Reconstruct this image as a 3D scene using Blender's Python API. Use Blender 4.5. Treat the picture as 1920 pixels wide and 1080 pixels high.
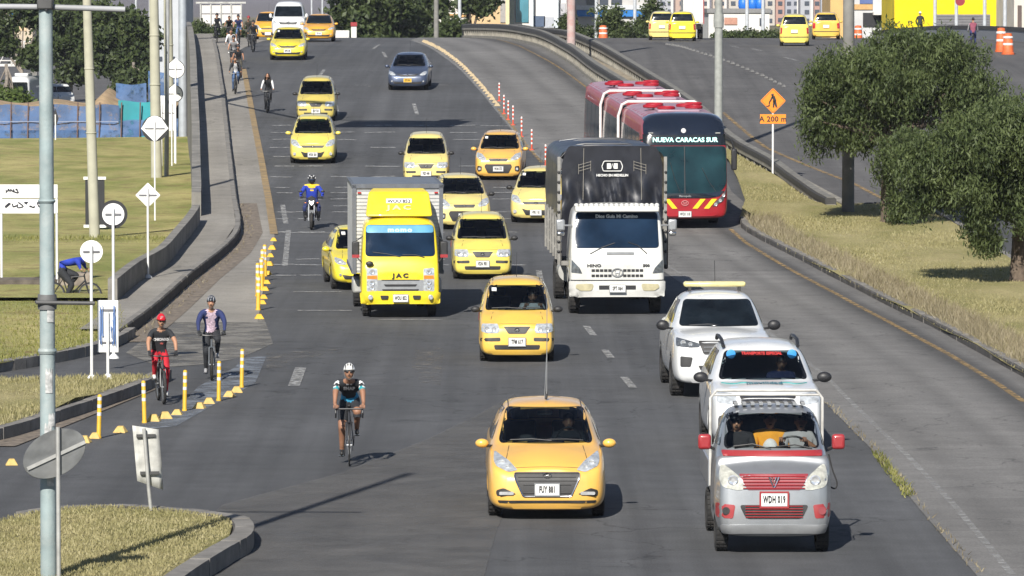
import bpy, bmesh, math, random
import numpy as np
from mathutils import Vector, Matrix, geometry
from mathutils.bvhtree import BVHTree

for o in list(bpy.data.objects):
    bpy.data.objects.remove(o)
random.seed(7)
rng = np.random.default_rng(7)
C = bpy.context.scene.collection
S = bpy.context.scene
R = math.radians

# ------------------------------------------------------------------ camera, sky, sun, exposure
FPX = 9500.0
CAMZ = 7.1
PITCH = math.atan(532 / FPX)
cd = bpy.data.cameras.new('camera')
cam = bpy.data.objects.new('camera', cd)
C.objects.link(cam)
cam.location = (0, 0, CAMZ)
cam.rotation_euler = (R(90) - PITCH, 0, 0)
cd.sensor_width = 36
cd.lens = 36 * FPX / 1920
cd.clip_start = 1
cd.clip_end = 20000
S.camera = cam

SUNV = Vector((-0.36, -1.42, 1.0)).normalized()     # towards the sun: behind the camera, to the left
SUN_EL = math.asin(SUNV.z)
sd = bpy.data.lights.new('sun', 'SUN')
sd.energy = 5.0
sd.angle = R(0.5)
sd.color = (1.0, 0.95, 0.87)
sun = bpy.data.objects.new('sun', sd)
C.objects.link(sun)
sun.rotation_euler = SUNV.to_track_quat('Z', 'Y').to_euler()
w = bpy.data.worlds.new('World')
S.world = w
w.use_nodes = True
nt = w.node_tree
sky = nt.nodes.new('ShaderNodeTexSky')
sky.sky_type = 'NISHITA'
sky.sun_disc = False
sky.sun_elevation = SUN_EL
sky.sun_rotation = math.atan2(SUNV.x, SUNV.y)
sky.altitude = 2600
sky.air_density = 1.0
sky.dust_density = 1.5
bgn = nt.nodes['Background']
bgn.inputs[1].default_value = 0.062
nt.links.new(sky.outputs[0], bgn.inputs[0])
S.view_settings.view_transform = 'Standard'
S.view_settings.look = 'None'
S.view_settings.exposure = 0.62
S.view_settings.gamma = 1
S.cycles.max_bounces = 5
S.cycles.transparent_max_bounces = 12
S.cycles.caustics_reflective = False
S.cycles.caustics_refractive = False


# ------------------------------------------------------------------ heights of the road and of the ground
def interp(tab):
    xs = np.array([t[0] for t in tab], float)
    ys = np.array([t[1] for t in tab], float)
    m = np.zeros(len(xs))
    d = np.diff(ys) / np.diff(xs)
    for i in range(1, len(xs) - 1):
        m[i] = 0 if d[i - 1] * d[i] <= 0 else 2 * d[i - 1] * d[i] / (d[i - 1] + d[i])
    xl, yl, ml = xs.tolist(), ys.tolist(), m.tolist()

    def f(x):
        if x <= xl[0]: return yl[0]
        if x >= xl[-1]: return yl[-1]
        k = 0
        while x > xl[k + 1]: k += 1
        h = xl[k + 1] - xl[k]
        t = (x - xl[k]) / h
        return (yl[k] * (1 + 2 * t) * (1 - t) ** 2 + ml[k] * h * t * (1 - t) ** 2
                + yl[k + 1] * t * t * (3 - 2 * t) + ml[k + 1] * h * t * t * (t - 1))
    return f


E = interp([(112, 0), (128, .15), (140, .38), (151, .68), (164, 1.15), (176, 1.72), (194, 2.62), (211, 3.48), (237, 4.5), (260, 5.0),
            (285, 5.15), (300, 5.12), (330, 4.6), (380, 2.6), (450, 0)])
E2 = interp([(112, 0), (128, .15), (140, .38), (151, .66), (164, 1.05), (176, 1.5), (190, 2.2), (205, 3.0), (220, 3.75), (240, 4.6), (256, 5.0),
             (285, 5.12), (300, 5.1), (330, 4.6), (380, 2.6), (450, 0)])
FLAT = lambda y: 0.0


def ray(px, py):
    cp, sp = math.cos(PITCH), math.sin(PITCH)
    a, b = (px - 960) / FPX, (540 - py) / FPX
    return Vector((a, cp + b * sp, -sp + b * cp))


def U(px, py, f=E, off=0.0):
    """point of the road surface that the photograph shows at a pixel"""
    d = ray(px, py)

    def g(Y): return CAMZ + Y * d.z / d.y - f(Y) - off
    Y = 50.0
    best = (1e9, 50)
    while Y < 700:
        v = g(Y)
        if v < best[0]: best = (v, Y)
        if v <= 0: break
        Y += 1.0
    else:
        Y = best[1]
        return Vector((d.x / d.y * Y, Y, f(Y) + off))
    lo, hi = Y - 1, Y
    for _ in range(24):
        m = (lo + hi) / 2
        if g(m) > 0: lo = m
        else: hi = m
    return Vector((d.x / d.y * hi, hi, f(hi) + off))


def AT(px, py, Y):
    d = ray(px, py)
    t = Y / d.y
    return Vector((d.x * t, Y, CAMZ + d.z * t))


def PXM(Y):
    return FPX / Y


def curve_x(pts):
    """x as a function of Y from a list of points"""
    p = sorted(((q[1], q[0]) for q in pts))
    xs = np.array([a for a, b in p]); ys = np.array([b for a, b in p])
    return lambda Y: float(np.interp(Y, xs, ys))


# ------------------------------------------------------------------ materials
MAT = {}


def lin(c):
    if isinstance(c, str):
        c = [int(c[i:i + 2], 16) / 255 for i in (0, 2, 4)]
        c = [x / 12.92 if x <= .04045 else ((x + .055) / 1.055) ** 2.4 for x in c]
    return (c[0], c[1], c[2], 1)


def N(t, typ, **kw):
    n = t.nodes.new(typ)
    for k, v in kw.items():
        if k.startswith('i_'):
            n.inputs[int(k[2:])].default_value = v
        else:
            setattr(n, k, v)
    return n


def mat(name, col, rough=.6, metal=0, coat=0, spec=.5, var=.12, scale=6, bump=0, bscale=40, dirt=0, dirtcol=(.12, .10, .08), emis=None, sub=None):
    """base colour with two scales of noise variation, roughness variation and bump"""
    if name in MAT: return MAT[name]
    m = bpy.data.materials.new(name)
    MAT[name] = m
    m.use_nodes = True
    t = m.node_tree
    b = t.nodes['Principled BSDF']
    L = t.links.new
    c = lin(col)
    tc = N(t, 'ShaderNodeTexCoord')
    no = N(t, 'ShaderNodeTexNoise')
    no.inputs['Scale'].default_value = scale
    no.inputs['Detail'].default_value = 6
    L(tc.outputs['Object'], no.inputs['Vector'])
    mr = N(t, 'ShaderNodeMapRange')
    mr.inputs[1].default_value = .3; mr.inputs[2].default_value = .7
    mr.inputs[3].default_value = 1 - var; mr.inputs[4].default_value = 1 + var
    L(no.outputs[0], mr.inputs[0])
    mx = N(t, 'ShaderNodeMix', data_type='RGBA', blend_type='MULTIPLY')
    mx.inputs[0].default_value = 1
    mx.inputs[6].default_value = c
    L(mr.outputs[0], mx.inputs[7])
    out = mx.outputs[2]
    if dirt:
        n2 = N(t, 'ShaderNodeTexNoise')
        n2.inputs['Scale'].default_value = scale * .6
        n2.inputs['Detail'].default_value = 8
        n2.inputs['Roughness'].default_value = .7
        L(tc.outputs['Object'], n2.inputs['Vector'])
        r2 = N(t, 'ShaderNodeMapRange')
        r2.inputs[1].default_value = .45; r2.inputs[2].default_value = .75
        r2.inputs[3].default_value = 0; r2.inputs[4].default_value = dirt
        L(n2.outputs[0], r2.inputs[0])
        m2 = N(t, 'ShaderNodeMix', data_type='RGBA')
        L(r2.outputs[0], m2.inputs[0]); L(out, m2.inputs[6])
        m2.inputs[7].default_value = lin(dirtcol)
        out = m2.outputs[2]
    L(out, b.inputs['Base Color'])
    rr = N(t, 'ShaderNodeMapRange')
    rr.inputs[3].default_value = max(0, rough - .08); rr.inputs[4].default_value = min(1, rough + .08)
    L(no.outputs[0], rr.inputs[0]); L(rr.outputs[0], b.inputs['Roughness'])
    b.inputs['Metallic'].default_value = metal
    b.inputs['Coat Weight'].default_value = coat
    b.inputs['Coat Roughness'].default_value = .06
    b.inputs['Specular IOR Level'].default_value = spec
    if bump:
        n3 = N(t, 'ShaderNodeTexNoise')
        n3.inputs['Scale'].default_value = bscale
        n3.inputs['Detail'].default_value = 5
        L(tc.outputs['Object'], n3.inputs['Vector'])
        bp = N(t, 'ShaderNodeBump')
        bp.inputs['Strength'].default_value = bump
        bp.inputs['Distance'].default_value = .02
        L(n3.outputs[0], bp.inputs['Height']); L(bp.outputs[0], b.inputs['Normal'])
    if emis:
        b.inputs['Emission Color'].default_value = lin(emis[0])
        b.inputs['Emission Strength'].default_value = emis[1]
    return m


def glass_mat(name, tint=(.25, .3, .32), refl=.9):
    if name in MAT: return MAT[name]
    m = bpy.data.materials.new(name); MAT[name] = m
    m.use_nodes = True
    t = m.node_tree; t.nodes.clear()
    o = N(t, 'ShaderNodeOutputMaterial')
    tr = N(t, 'ShaderNodeBsdfTransparent'); tr.inputs[0].default_value = (*tint, 1)
    gl = N(t, 'ShaderNodeBsdfGlossy'); gl.inputs[0].default_value = (refl, refl, refl, 1); gl.inputs[1].default_value = .04
    fr = N(t, 'ShaderNodeFresnel'); fr.inputs[0].default_value = 1.5
    mx = N(t, 'ShaderNodeMixShader')
    t.links.new(fr.outputs[0], mx.inputs[0]); t.links.new(tr.outputs[0], mx.inputs[1]); t.links.new(gl.outputs[0], mx.inputs[2])
    t.links.new(mx.outputs[0], o.inputs[0])
    return m


def paint(name, col, **kw):
    k = dict(rough=.32, coat=.7, var=.05, scale=2.5, dirt=.22, dirtcol=(.16, .14, .11))
    k.update(kw)
    return mat(name, col, **k)


# ------------------------------------------------------------------ mesh helpers
def tag(o, label=None, cat=None, group=None, kind=None):
    if label: o['label'] = label
    if cat: o['category'] = cat
    if group: o['group'] = group
    if kind: o['kind'] = kind
    return o


def empty(name, loc=(0, 0, 0), rz=0, label=None, cat=None, group=None, rx=0):
    o = bpy.data.objects.new(name, None)
    C.objects.link(o)
    o.empty_display_size = .2
    o.location = loc
    o.rotation_euler = (rx, 0, rz)
    return tag(o, label, cat, group)


def link(name, me, mats, parent=None, smooth=True, ang=38):
    o = bpy.data.objects.new(name, me)
    C.objects.link(o)
    if not isinstance(mats, (list, tuple)): mats = [mats]
    me.materials.clear()
    for m in mats: me.materials.append(m)
    if smooth and len(me.polygons):
        me.polygons.foreach_set('use_smooth', [True] * len(me.polygons))
        me.set_sharp_from_angle(angle=R(ang))
    if parent: o.parent = parent
    return o


class MB:
    def __init__(s):
        s.v = []; s.f = []; s.m = []; s.cur = 0

    def add(s, vs, fs):
        b = len(s.v)
        s.v.extend([tuple(x) for x in vs])
        for f in fs:
            s.f.append(tuple(i + b for i in f)); s.m.append(s.cur)
        return s

    def box(s, c, d, rz=0, taper=1, rot=None):
        x, y, z = (k / 2 for k in d)
        P = []
        for sz in (-1, 1):
            k = taper if sz > 0 else 1
            for sx, sy in ((-1, -1), (1, -1), (1, 1), (-1, 1)):
                P.append(Vector((sx * x * k, sy * y * k, sz * z)))
        M = rot if rot is not None else Matrix.Rotation(rz, 3, 'Z')
        P = [M @ p + Vector(c) for p in P]
        return s.add(P, [(3, 2, 1, 0), (4, 5, 6, 7), (0, 1, 5, 4), (1, 2, 6, 5), (2, 3, 7, 6), (3, 0, 4, 7)])

    def tube(s, pts, r, n=8, cap=True):
        pts = [Vector(p) for p in pts]
        rs = r if isinstance(r, (list, tuple)) else [r] * len(pts)
        rings = []
        prev = None
        for i, p in enumerate(pts):
            d = (pts[min(i + 1, len(pts) - 1)] - pts[max(i - 1, 0)])
            if d.length < 1e-9: d = Vector((0, 0, 1))
            d.normalize()
            if prev is None:
                a = d.orthogonal().normalized()
            else:
                a = prev - d * prev.dot(d)
                a = a.normalized() if a.length > 1e-6 else d.orthogonal().normalized()
            prev = a
            b = d.cross(a)
            rings.append([p + (a * math.cos(2 * math.pi * k / n) + b * math.sin(2 * math.pi * k / n)) * rs[i] for k in range(n)])
        V = [q for rg in rings for q in rg]
        F = []
        for i in range(len(pts) - 1):
            for k in range(n):
                F.append((i * n + k, i * n + (k + 1) % n, (i + 1) * n + (k + 1) % n, (i + 1) * n + k))
        if cap:
            F.append(tuple(reversed(range(n))))
            F.append(tuple((len(pts) - 1) * n + k for k in range(n)))
        return s.add(V, F)

    def lathe(s, prof, c=(0, 0, 0), axis='Z', n=24, close=False):
        """prof: (radius, height) pairs turned about an axis"""
        V = []
        for r, h in prof:
            for k in range(n):
                a = 2 * math.pi * k / n
                x, y = r * math.cos(a), r * math.sin(a)
                if axis == 'Z': q = (x, y, h)
                elif axis == 'X': q = (h, x, y)
                else: q = (x, h, y)
                V.append((q[0] + c[0], q[1] + c[1], q[2] + c[2]))
        F = []
        m = len(prof)
        for i in range(m if close else m - 1):
            j = (i + 1) % m
            for k in range(n):
                F.append((i * n + k, i * n + (k + 1) % n, j * n + (k + 1) % n, j * n + k))
        if not close:
            F.append(tuple(reversed(range(n)))); F.append(tuple((m - 1) * n + k for k in range(n)))
        return s.add(V, F)

    def ball(s, c, r, n=14, m=9):
        r = r if isinstance(r, (list, tuple)) else (r, r, r)
        V = [(c[0], c[1], c[2] - r[2])]
        for i in range(1, m):
            t = math.pi * i / m
            for k in range(n):
                a = 2 * math.pi * k / n
                V.append((c[0] + r[0] * math.sin(t) * math.cos(a), c[1] + r[1] * math.sin(t) * math.sin(a), c[2] - r[2] * math.cos(t)))
        V.append((c[0], c[1], c[2] + r[2]))
        F = []
        for k in range(n): F.append((0, 1 + (k + 1) % n, 1 + k))
        for i in range(m - 2):
            for k in range(n):
                a = 1 + i * n
                F.append((a + k, a + (k + 1) % n, a + n + (k + 1) % n, a + n + k))
        a = 1 + (m - 2) * n
        for k in range(n): F.append((a + k, a + (k + 1) % n, len(V) - 1))
        return s.add(V, F)

    def prism(s, poly, y0, y1, plane='XZ'):
        """a 2-d outline given real thickness"""
        n = len(poly)
        if plane == 'XZ':
            V = [(p[0], y0, p[1]) for p in poly] + [(p[0], y1, p[1]) for p in poly]
        elif plane == 'XY':
            V = [(p[0], p[1], y0) for p in poly] + [(p[0], p[1], y1) for p in poly]
        else:
            V = [(y0, p[0], p[1]) for p in poly] + [(y1, p[0], p[1]) for p in poly]
        F = [tuple(range(n)), tuple(reversed(range(n, 2 * n)))]
        for i in range(n):
            j = (i + 1) % n
            F.append((j, i, n + i, n + j))
        return s.add(V, F)

    def build(s, name, mats, parent=None, bevel=0, seg=2, smooth=True, ang=38):
        me = bpy.data.meshes.new(name)
        me.from_pydata(s.v, [], s.f)
        o = link(name, me, mats, parent, smooth, ang)
        if any(s.m): me.polygons.foreach_set('material_index', s.m)
        bm = bmesh.new(); bm.from_mesh(me)
        bmesh.ops.recalc_face_normals(bm, faces=bm.faces)
        bm.to_mesh(me); bm.free()
        if bevel:
            md = o.modifiers.new('bevel', 'BEVEL')
            md.width = bevel; md.segments = seg; md.limit_method = 'ANGLE'; md.angle_limit = R(40)
        return o


def text_mesh(s, size, font_depth=.003, spacing=1.0, bold=0.0):
    cu = bpy.data.curves.new('lettering', 'FONT')
    cu.body = s
    cu.size = size
    cu.align_x = 'CENTER'
    cu.align_y = 'CENTER'
    cu.extrude = font_depth
    cu.space_character = spacing
    cu.offset = bold
    cu.resolution_u = 2
    o = bpy.data.objects.new('tmp', cu)
    C.objects.link(o)
    dg = bpy.context.evaluated_depsgraph_get()
    me = bpy.data.meshes.new_from_object(o.evaluated_get(dg))
    bpy.data.objects.remove(o)
    return me


def text(s, size, loc, m, parent=None, rx=90, rz=0, ry=0, sx=1, name='lettering', **kw):
    """raised letters facing -Y"""
    me = text_mesh(s, size, **kw)
    o = link(name, me, m, parent, smooth=False)
    o.location = loc
    o.rotation_euler = (R(rx), R(ry), R(rz))
    o.scale = (sx, 1, 1)
    return o


def rounded(poly, r, n=4):
    """round the corners of an outline"""
    out = []
    L = len(poly)
    for i in range(L):
        a, b, c = Vector(poly[i - 1]), Vector(poly[i]), Vector(poly[(i + 1) % L])
        d1, d2 = a - b, c - b
        k = min(r, d1.length * .45, d2.length * .45)
        p, q = b + d1.normalized() * k, b + d2.normalized() * k
        for j in range(n + 1):
            t = j / n
            out.append(tuple(p * (1 - t) ** 2 + b * 2 * t * (1 - t) + q * t * t))
    return out


def densify(poly, step):
    out = []
    for i in range(len(poly)):
        a, b = Vector(poly[i]), Vector(poly[(i + 1) % len(poly)])
        n = max(1, int((b - a).length / step))
        for k in range(n): out.append(tuple(a.lerp(b, k / n)))
    return out


def inside(p, poly):
    x, y = p
    c = False
    j = len(poly) - 1
    for i in range(len(poly)):
        xi, yi = poly[i]; xj, yj = poly[j]
        if (yi > y) != (yj > y) and x < (xj - xi) * (y - yi) / (yj - yi) + xi: c = not c
        j = i
    return c


def fill(poly, step):
    """triangulate an outline with inner points; returns 2-d points, triangles, length of the border"""
    b = densify(poly, step)
    nb = len(b)
    pts = [Vector(p) for p in b]
    xs = [p[0] for p in poly]; ys = [p[1] for p in poly]
    y = min(ys) + step * .5
    k = 0
    while y < max(ys):
        x = min(xs) + step * (.5 if k % 2 else .25)
        while x < max(xs):
            if inside((x, y), poly): pts.append(Vector((x, y)))
            x += step
        y += step * .9; k += 1
    r = geometry.delaunay_2d_cdt(pts, [(i, (i + 1) % nb) for i in range(nb)], [list(range(nb))], 1, 1e-5)
    return r[0], r[2]


def ground_sheet(name, poly, zf, m, step=2.0, kind='structure', parent=None):
    v, f = fill(poly, step)
    me = bpy.data.meshes.new(name)
    me.from_pydata([(p.x, p.y, zf(p.x, p.y)) for p in v], [], [tuple(t) for t in f])
    me.polygons.foreach_set('use_smooth', [True] * len(me.polygons))
    o = link(name, me, m, parent)
    bm = bmesh.new(); bm.from_mesh(me)
    for fc in bm.faces:
        if fc.normal.z < 0: fc.normal_flip()
    bm.to_mesh(me); bm.free()
    if kind: o['kind'] = kind
    return o


def resample(pts, step):
    out = [Vector(pts[0])]
    for i in range(len(pts) - 1):
        a, b = Vector(pts[i]), Vector(pts[i + 1])
        n = max(1, int((b - a).length / step))
        for k in range(1, n + 1): out.append(a.lerp(b, k / n))
    return out


def smooth_line(pts, n=3):
    """Catmull-Rom through points"""
    out = []
    P = [Vector(p) for p in pts]
    P = [P[0] * 2 - P[1]] + P + [P[-1] * 2 - P[-2]]
    for i in range(1, len(P) - 2):
        for k in range(n):
            t = k / n
            a, b, c, d = P[i - 1], P[i], P[i + 1], P[i + 2]
            out.append(.5 * ((2 * b) + (c - a) * t + (2 * a - 5 * b + 4 * c - d) * t * t + (3 * b - a - 3 * c + d) * t ** 3))
    out.append(P[-2])
    return out


def profile_run(mb, line, prof, zf, caps=True):
    """sweep a profile [(side, up)] along a line; side>0 is to the right of travel"""
    n = len(prof)
    V = []
    for i, p in enumerate(line):
        d = line[min(i + 1, len(line) - 1)] - line[max(i - 1, 0)]
        d = Vector((d.x, d.y, 0)).normalized()
        r = Vector((d.y, -d.x, 0))
        z = zf(p.x, p.y)
        for s_, u in prof:
            V.append((p.x + r.x * s_, p.y + r.y * s_, z + u))
    F = []
    for i in range(len(line) - 1):
        for k in range(n):
            F.append((i * n + k, i * n + (k + 1) % n, (i + 1) * n + (k + 1) % n, (i + 1) * n + k))
    if caps:
        F.append(tuple(range(n))); F.append(tuple((len(line) - 1) * n + k for k in reversed(range(n))))
    mb.add(V, F)


def strip(mb, line, w, zf, off=.012):
    n = len(line)
    V = []
    for i, p in enumerate(line):
        d = line[min(i + 1, n - 1)] - line[max(i - 1, 0)]
        d = Vector((d.x, d.y, 0)).normalized()
        r = Vector((d.y, -d.x, 0)) * w / 2
        for q in (p - r, p + r): V.append((q.x, q.y, zf(q.x, q.y) + off))
    mb.add(V, [(2 * i, 2 * i + 1, 2 * i + 3, 2 * i + 2) for i in range(n - 1)])


def PX(pts, f=E, off=0):
    return [U(a, b, f, off) for a, b in pts]
# ------------------------------------------------------------------ the setting: ground, roads, kerbs
def ez(x, y): return E(y)
def ez2(x, y): return E2(y)

# lines read off the photograph, laid on the road surface
KERB_L = PX([(224, 642), (285, 596), (367, 523), (428, 474), (452, 437), (444, 382), (436, 313), (430, 262), (422, 187), (415, 140)])
KERB_L.append(Vector((-16.9, 286, 5)))
WALL_L = PX([(220, 563), (261, 529), (310, 500), (338, 468), (367, 431), (377, 405), (376, 341), (374, 262), (370, 180), (367, 120)], off=.25)
WALL_L.append(Vector((-18.4, 290, 5.2)))
RAIL1 = PX([(1345, 300), (1290, 268), (1215, 218), (1122, 157), (1077, 122), (1027, 93)])
RAIL1 += [Vector((1.1, 262, 5)), Vector((-.6, 285, 5)), Vector((-2.9, 306, 5))]
RAIL2T = PX([(1558, 372), (1480, 330)], E2, .38) + PX([(1443, 302)], E2, .5) + PX([(1369, 252), (1320, 205), (1265, 165), (1215, 135), (1140, 90), (1077, 62), (1035, 55), (1000, 52)], E2, .8)
RAIL2 = RAIL2T
for i in range(1, len(RAIL2)):                       # the rails run on over the crest
    if RAIL2[i].y < RAIL2[i - 1].y + 1: RAIL2[i].y = RAIL2[i - 1].y + 6
for i in range(1, len(RAIL1)):
    if RAIL1[i].y < RAIL1[i - 1].y + 1: RAIL1[i].y = RAIL1[i - 1].y + 6
print('RAIL1', [tuple(round(c, 1) for c in p) for p in RAIL1])
print('RAIL2', [tuple(round(c, 1) for c in p) for p in RAIL2])
print('KERB', [tuple(round(c, 1) for c in p) for p in KERB_L])
print('WALL', [tuple(round(c, 1) for c in p) for p in WALL_L])
Y0 = RAIL2[0].y
xr1, xr2 = curve_x(RAIL1), curve_x(RAIL2)
xwl = curve_x(WALL_L)
xkl = curve_x(KERB_L)
WL0 = WALL_L[5].y


def road_material(name, col, tracks, joint=0, rough=.85, patch=.5, grit=.35):
    """asphalt or concrete; the UV's U is metres across and V metres along"""
    m = bpy.data.materials.new(name); MAT[name] = m
    m.use_nodes = True
    t = m.node_tree; L = t.links.new
    b = t.nodes['Principled BSDF']
    uv = N(t, 'ShaderNodeUVMap'); uv.uv_map = 'UVMap'
    tc = N(t, 'ShaderNodeTexCoord')
    c = Vector(lin(col)[:3])

    def noise(scale, vec, detail=6, rough_=.6):
        n = N(t, 'ShaderNodeTexNoise')
        n.inputs['Scale'].default_value = scale; n.inputs['Detail'].default_value = detail; n.inputs['Roughness'].default_value = rough_
        L(vec, n.inputs['Vector']); return n.outputs[0]

    def rmap(v, a, b_, c_, d):
        r = N(t, 'ShaderNodeMapRange')
        for i, x in enumerate((a, b_, c_, d)): r.inputs[i + 1].default_value = x
        L(v, r.inputs[0]); return r.outputs[0]

    def mul(a, b_):
        x = N(t, 'ShaderNodeMath', operation='MULTIPLY'); L(a, x.inputs[0])
        if isinstance(b_, float): x.inputs[1].default_value = b_
        else: L(b_, x.inputs[1])
        return x.outputs[0]
    geo = tc.outputs['Object']
    fine = rmap(noise(38, geo, 3), .25, .75, 1 - grit, 1 + grit)
    mid = rmap(noise(1.3, geo, 8, .65), .3, .7, .86, 1.14)
    big = rmap(noise(.11, geo, 4), .35, .65, 1 - patch * .28, 1 + patch * .28)
    # long streaks along the lane
    mp = N(t, 'ShaderNodeMapping'); mp.inputs['Scale'].default_value = (1.6, .022, 1)
    L(uv.outputs[0], mp.inputs[0])
    streak = rmap(noise(1.0, mp.outputs[0], 5, .6), .32, .68, 1 - tracks, 1 + tracks)
    v = mul(mul(fine, mid), mul(big, streak))
    # cross-wise stains
    mp2 = N(t, 'ShaderNodeMapping'); mp2.inputs['Scale'].default_value = (.25, 1.4, 1)
    L(uv.outputs[0], mp2.inputs[0])
    v = mul(v, rmap(noise(.9, mp2.outputs[0], 5, .7), .35, .65, .95, 1.05))
    # cracks
    vo = N(t, 'ShaderNodeTexVoronoi', feature='DISTANCE_TO_EDGE')
    vo.inputs['Scale'].default_value = .35
    wv = N(t, 'ShaderNodeVectorMath', operation='ADD')
    nz = N(t, 'ShaderNodeTexNoise'); nz.inputs['Scale'].default_value = .8; nz.inputs['Detail'].default_value = 6
    L(geo, nz.inputs['Vector'])
    sc = N(t, 'ShaderNodeVectorMath', operation='SCALE'); sc.inputs['Scale'].default_value = 2.2
    L(nz.outputs['Color'], sc.inputs[0]); L(geo, wv.inputs[0]); L(sc.outputs[0], wv.inputs[1])
    L(wv.outputs[0], vo.inputs['Vector'])
    crack = rmap(vo.outputs['Distance'], .0, .014, .55, 1.0)
    gate = rmap(noise(.07, geo, 3), .45, .52, 0, 1)
    cm = N(t, 'ShaderNodeMix', data_type='FLOAT'); L(gate, cm.inputs[0]); cm.inputs[2].default_value = 1.0; L(crack, cm.inputs[3])
    v = mul(v, cm.outputs[0])
    if joint:
        sp = N(t, 'ShaderNodeSeparateXYZ'); L(uv.outputs[0], sp.inputs[0])
        fr = N(t, 'ShaderNodeMath', operation='FRACT')
        dv = N(t, 'ShaderNodeMath', operation='DIVIDE'); dv.inputs[1].default_value = joint
        L(sp.outputs[1], dv.inputs[0]); L(dv.outputs[0], fr.inputs[0])
        v = mul(v, rmap(fr.outputs[0], 0, .016, .72, 1.0))
        fl = N(t, 'ShaderNodeMath', operation='FLOOR'); L(dv.outputs[0], fl.inputs[0])
        wn = N(t, 'ShaderNodeTexWhiteNoise', noise_dimensions='1D'); L(fl.outputs[0], wn.inputs['W'])
        v = mul(v, rmap(wn.outputs[0], 0, 1, .93, 1.07))
        # two dark wheel paths and a light crown
        s2 = N(t, 'ShaderNodeMath', operation='MULTIPLY'); s2.inputs[1].default_value = 1
        L(sp.outputs[0], s2.inputs[0])
        rp = N(t, 'ShaderNodeValToRGB')
        e = rp.color_ramp.elements
        e[0].position = 0; e[0].color = (.95, .95, .95, 1)
        e[1].position = 1; e[1].color = (.8, .8, .8, 1)
        for pos, val in ((.10, 1.0), (.22, .80), (.33, .98), (.42, 1.0), (.52, .80), (.60, 1.02), (.70, .86), (.80, .42), (.87, .50), (.93, .85)):
            k = e.new(pos); k.color = (val, val, val, 1)
        nn = N(t, 'ShaderNodeMath', operation='ADD')
        L(s2.outputs[0], nn.inputs[0])
        mp3 = N(t, 'ShaderNodeMapping'); mp3.inputs['Scale'].default_value = (.5, .04, 1); L(uv.outputs[0], mp3.inputs[0])
        L(rmap(noise(1, mp3.outputs[0], 4), 0, 1, -.04, .04), nn.inputs[1])
        L(nn.outputs[0], rp.inputs[0])
        v = mul(v, rp.outputs[0])
    cc = N(t, 'ShaderNodeVectorMath', operation='SCALE'); cc.inputs[0].default_value = c
    L(v, cc.inputs['Scale']); L(cc.outputs[0], b.inputs['Base Color'])
    b.inputs['Roughness'].default_value = rough
    b.inputs['Specular IOR Level'].default_value = .35
    bp = N(t, 'ShaderNodeBump'); bp.inputs['Strength'].default_value = .5; bp.inputs['Distance'].default_value = .01
    L(noise(60, geo, 3), bp.inputs['Height']); L(bp.outputs[0], b.inputs['Normal'])
    return m


ASPH = road_material('asphalt', (.072, .0735, .0765), .20)
ASPH2 = road_material('worn_asphalt', (.092, .089, .087), .18)
CONC = road_material('concrete_lane', (.165, .160, .153), .10, joint=4.5, patch=.3)
WALKM = road_material('walkway_concrete', (.24, .225, .20), .08, joint=0, patch=.5)
def worn(m, scale, lo, hi, amount=1.0):
    t = m.node_tree; L = t.links.new
    out = t.nodes['Material Output']; b = t.nodes['Principled BSDF']
    tc = N(t, 'ShaderNodeTexCoord')
    n = N(t, 'ShaderNodeTexNoise'); n.inputs['Scale'].default_value = scale; n.inputs['Detail'].default_value = 9; n.inputs['Roughness'].default_value = .72
    L(tc.outputs['Object'], n.inputs['Vector'])
    r = N(t, 'ShaderNodeMapRange'); r.inputs[1].default_value = lo; r.inputs[2].default_value = hi; r.inputs[4].default_value = amount
    L(n.outputs[0], r.inputs[0])
    tr = N(t, 'ShaderNodeBsdfTransparent'); mx = N(t, 'ShaderNodeMixShader')
    L(r.outputs[0], mx.inputs[0]); L(tr.outputs[0], mx.inputs[1]); L(b.outputs[0], mx.inputs[2]); L(mx.outputs[0], out.inputs[0])
    return m


FADE = worn(mat('worn_white_paint', (.38, .38, .37), .8, var=.25, scale=5), 6, .36, .60, .8)
FADEY = worn(mat('worn_yellow_paint', (.33, .22, .09), .8, var=.3, scale=4), 4, .34, .60, .8)
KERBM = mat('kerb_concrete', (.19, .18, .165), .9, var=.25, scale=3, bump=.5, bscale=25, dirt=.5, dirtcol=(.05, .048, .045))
KERBD = mat('shaded_dirty_kerb_face', (.055, .052, .05), .95, var=.4, scale=3, bump=.5, bscale=20, dirt=.5, dirtcol=(.11, .10, .09))  # kerb sides: shade painted into the dark colour, along with dirt
WALLM = mat('wall_concrete', (.20, .19, .17), .9, var=.3, scale=1.6, bump=.5, bscale=20, dirt=.7, dirtcol=(.06, .058, .055))
RAILC = mat('rail_concrete', (.24, .225, .19), .9, var=.2, scale=3, bump=.4, bscale=25, dirt=.5, dirtcol=(.07, .065, .055))


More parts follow.
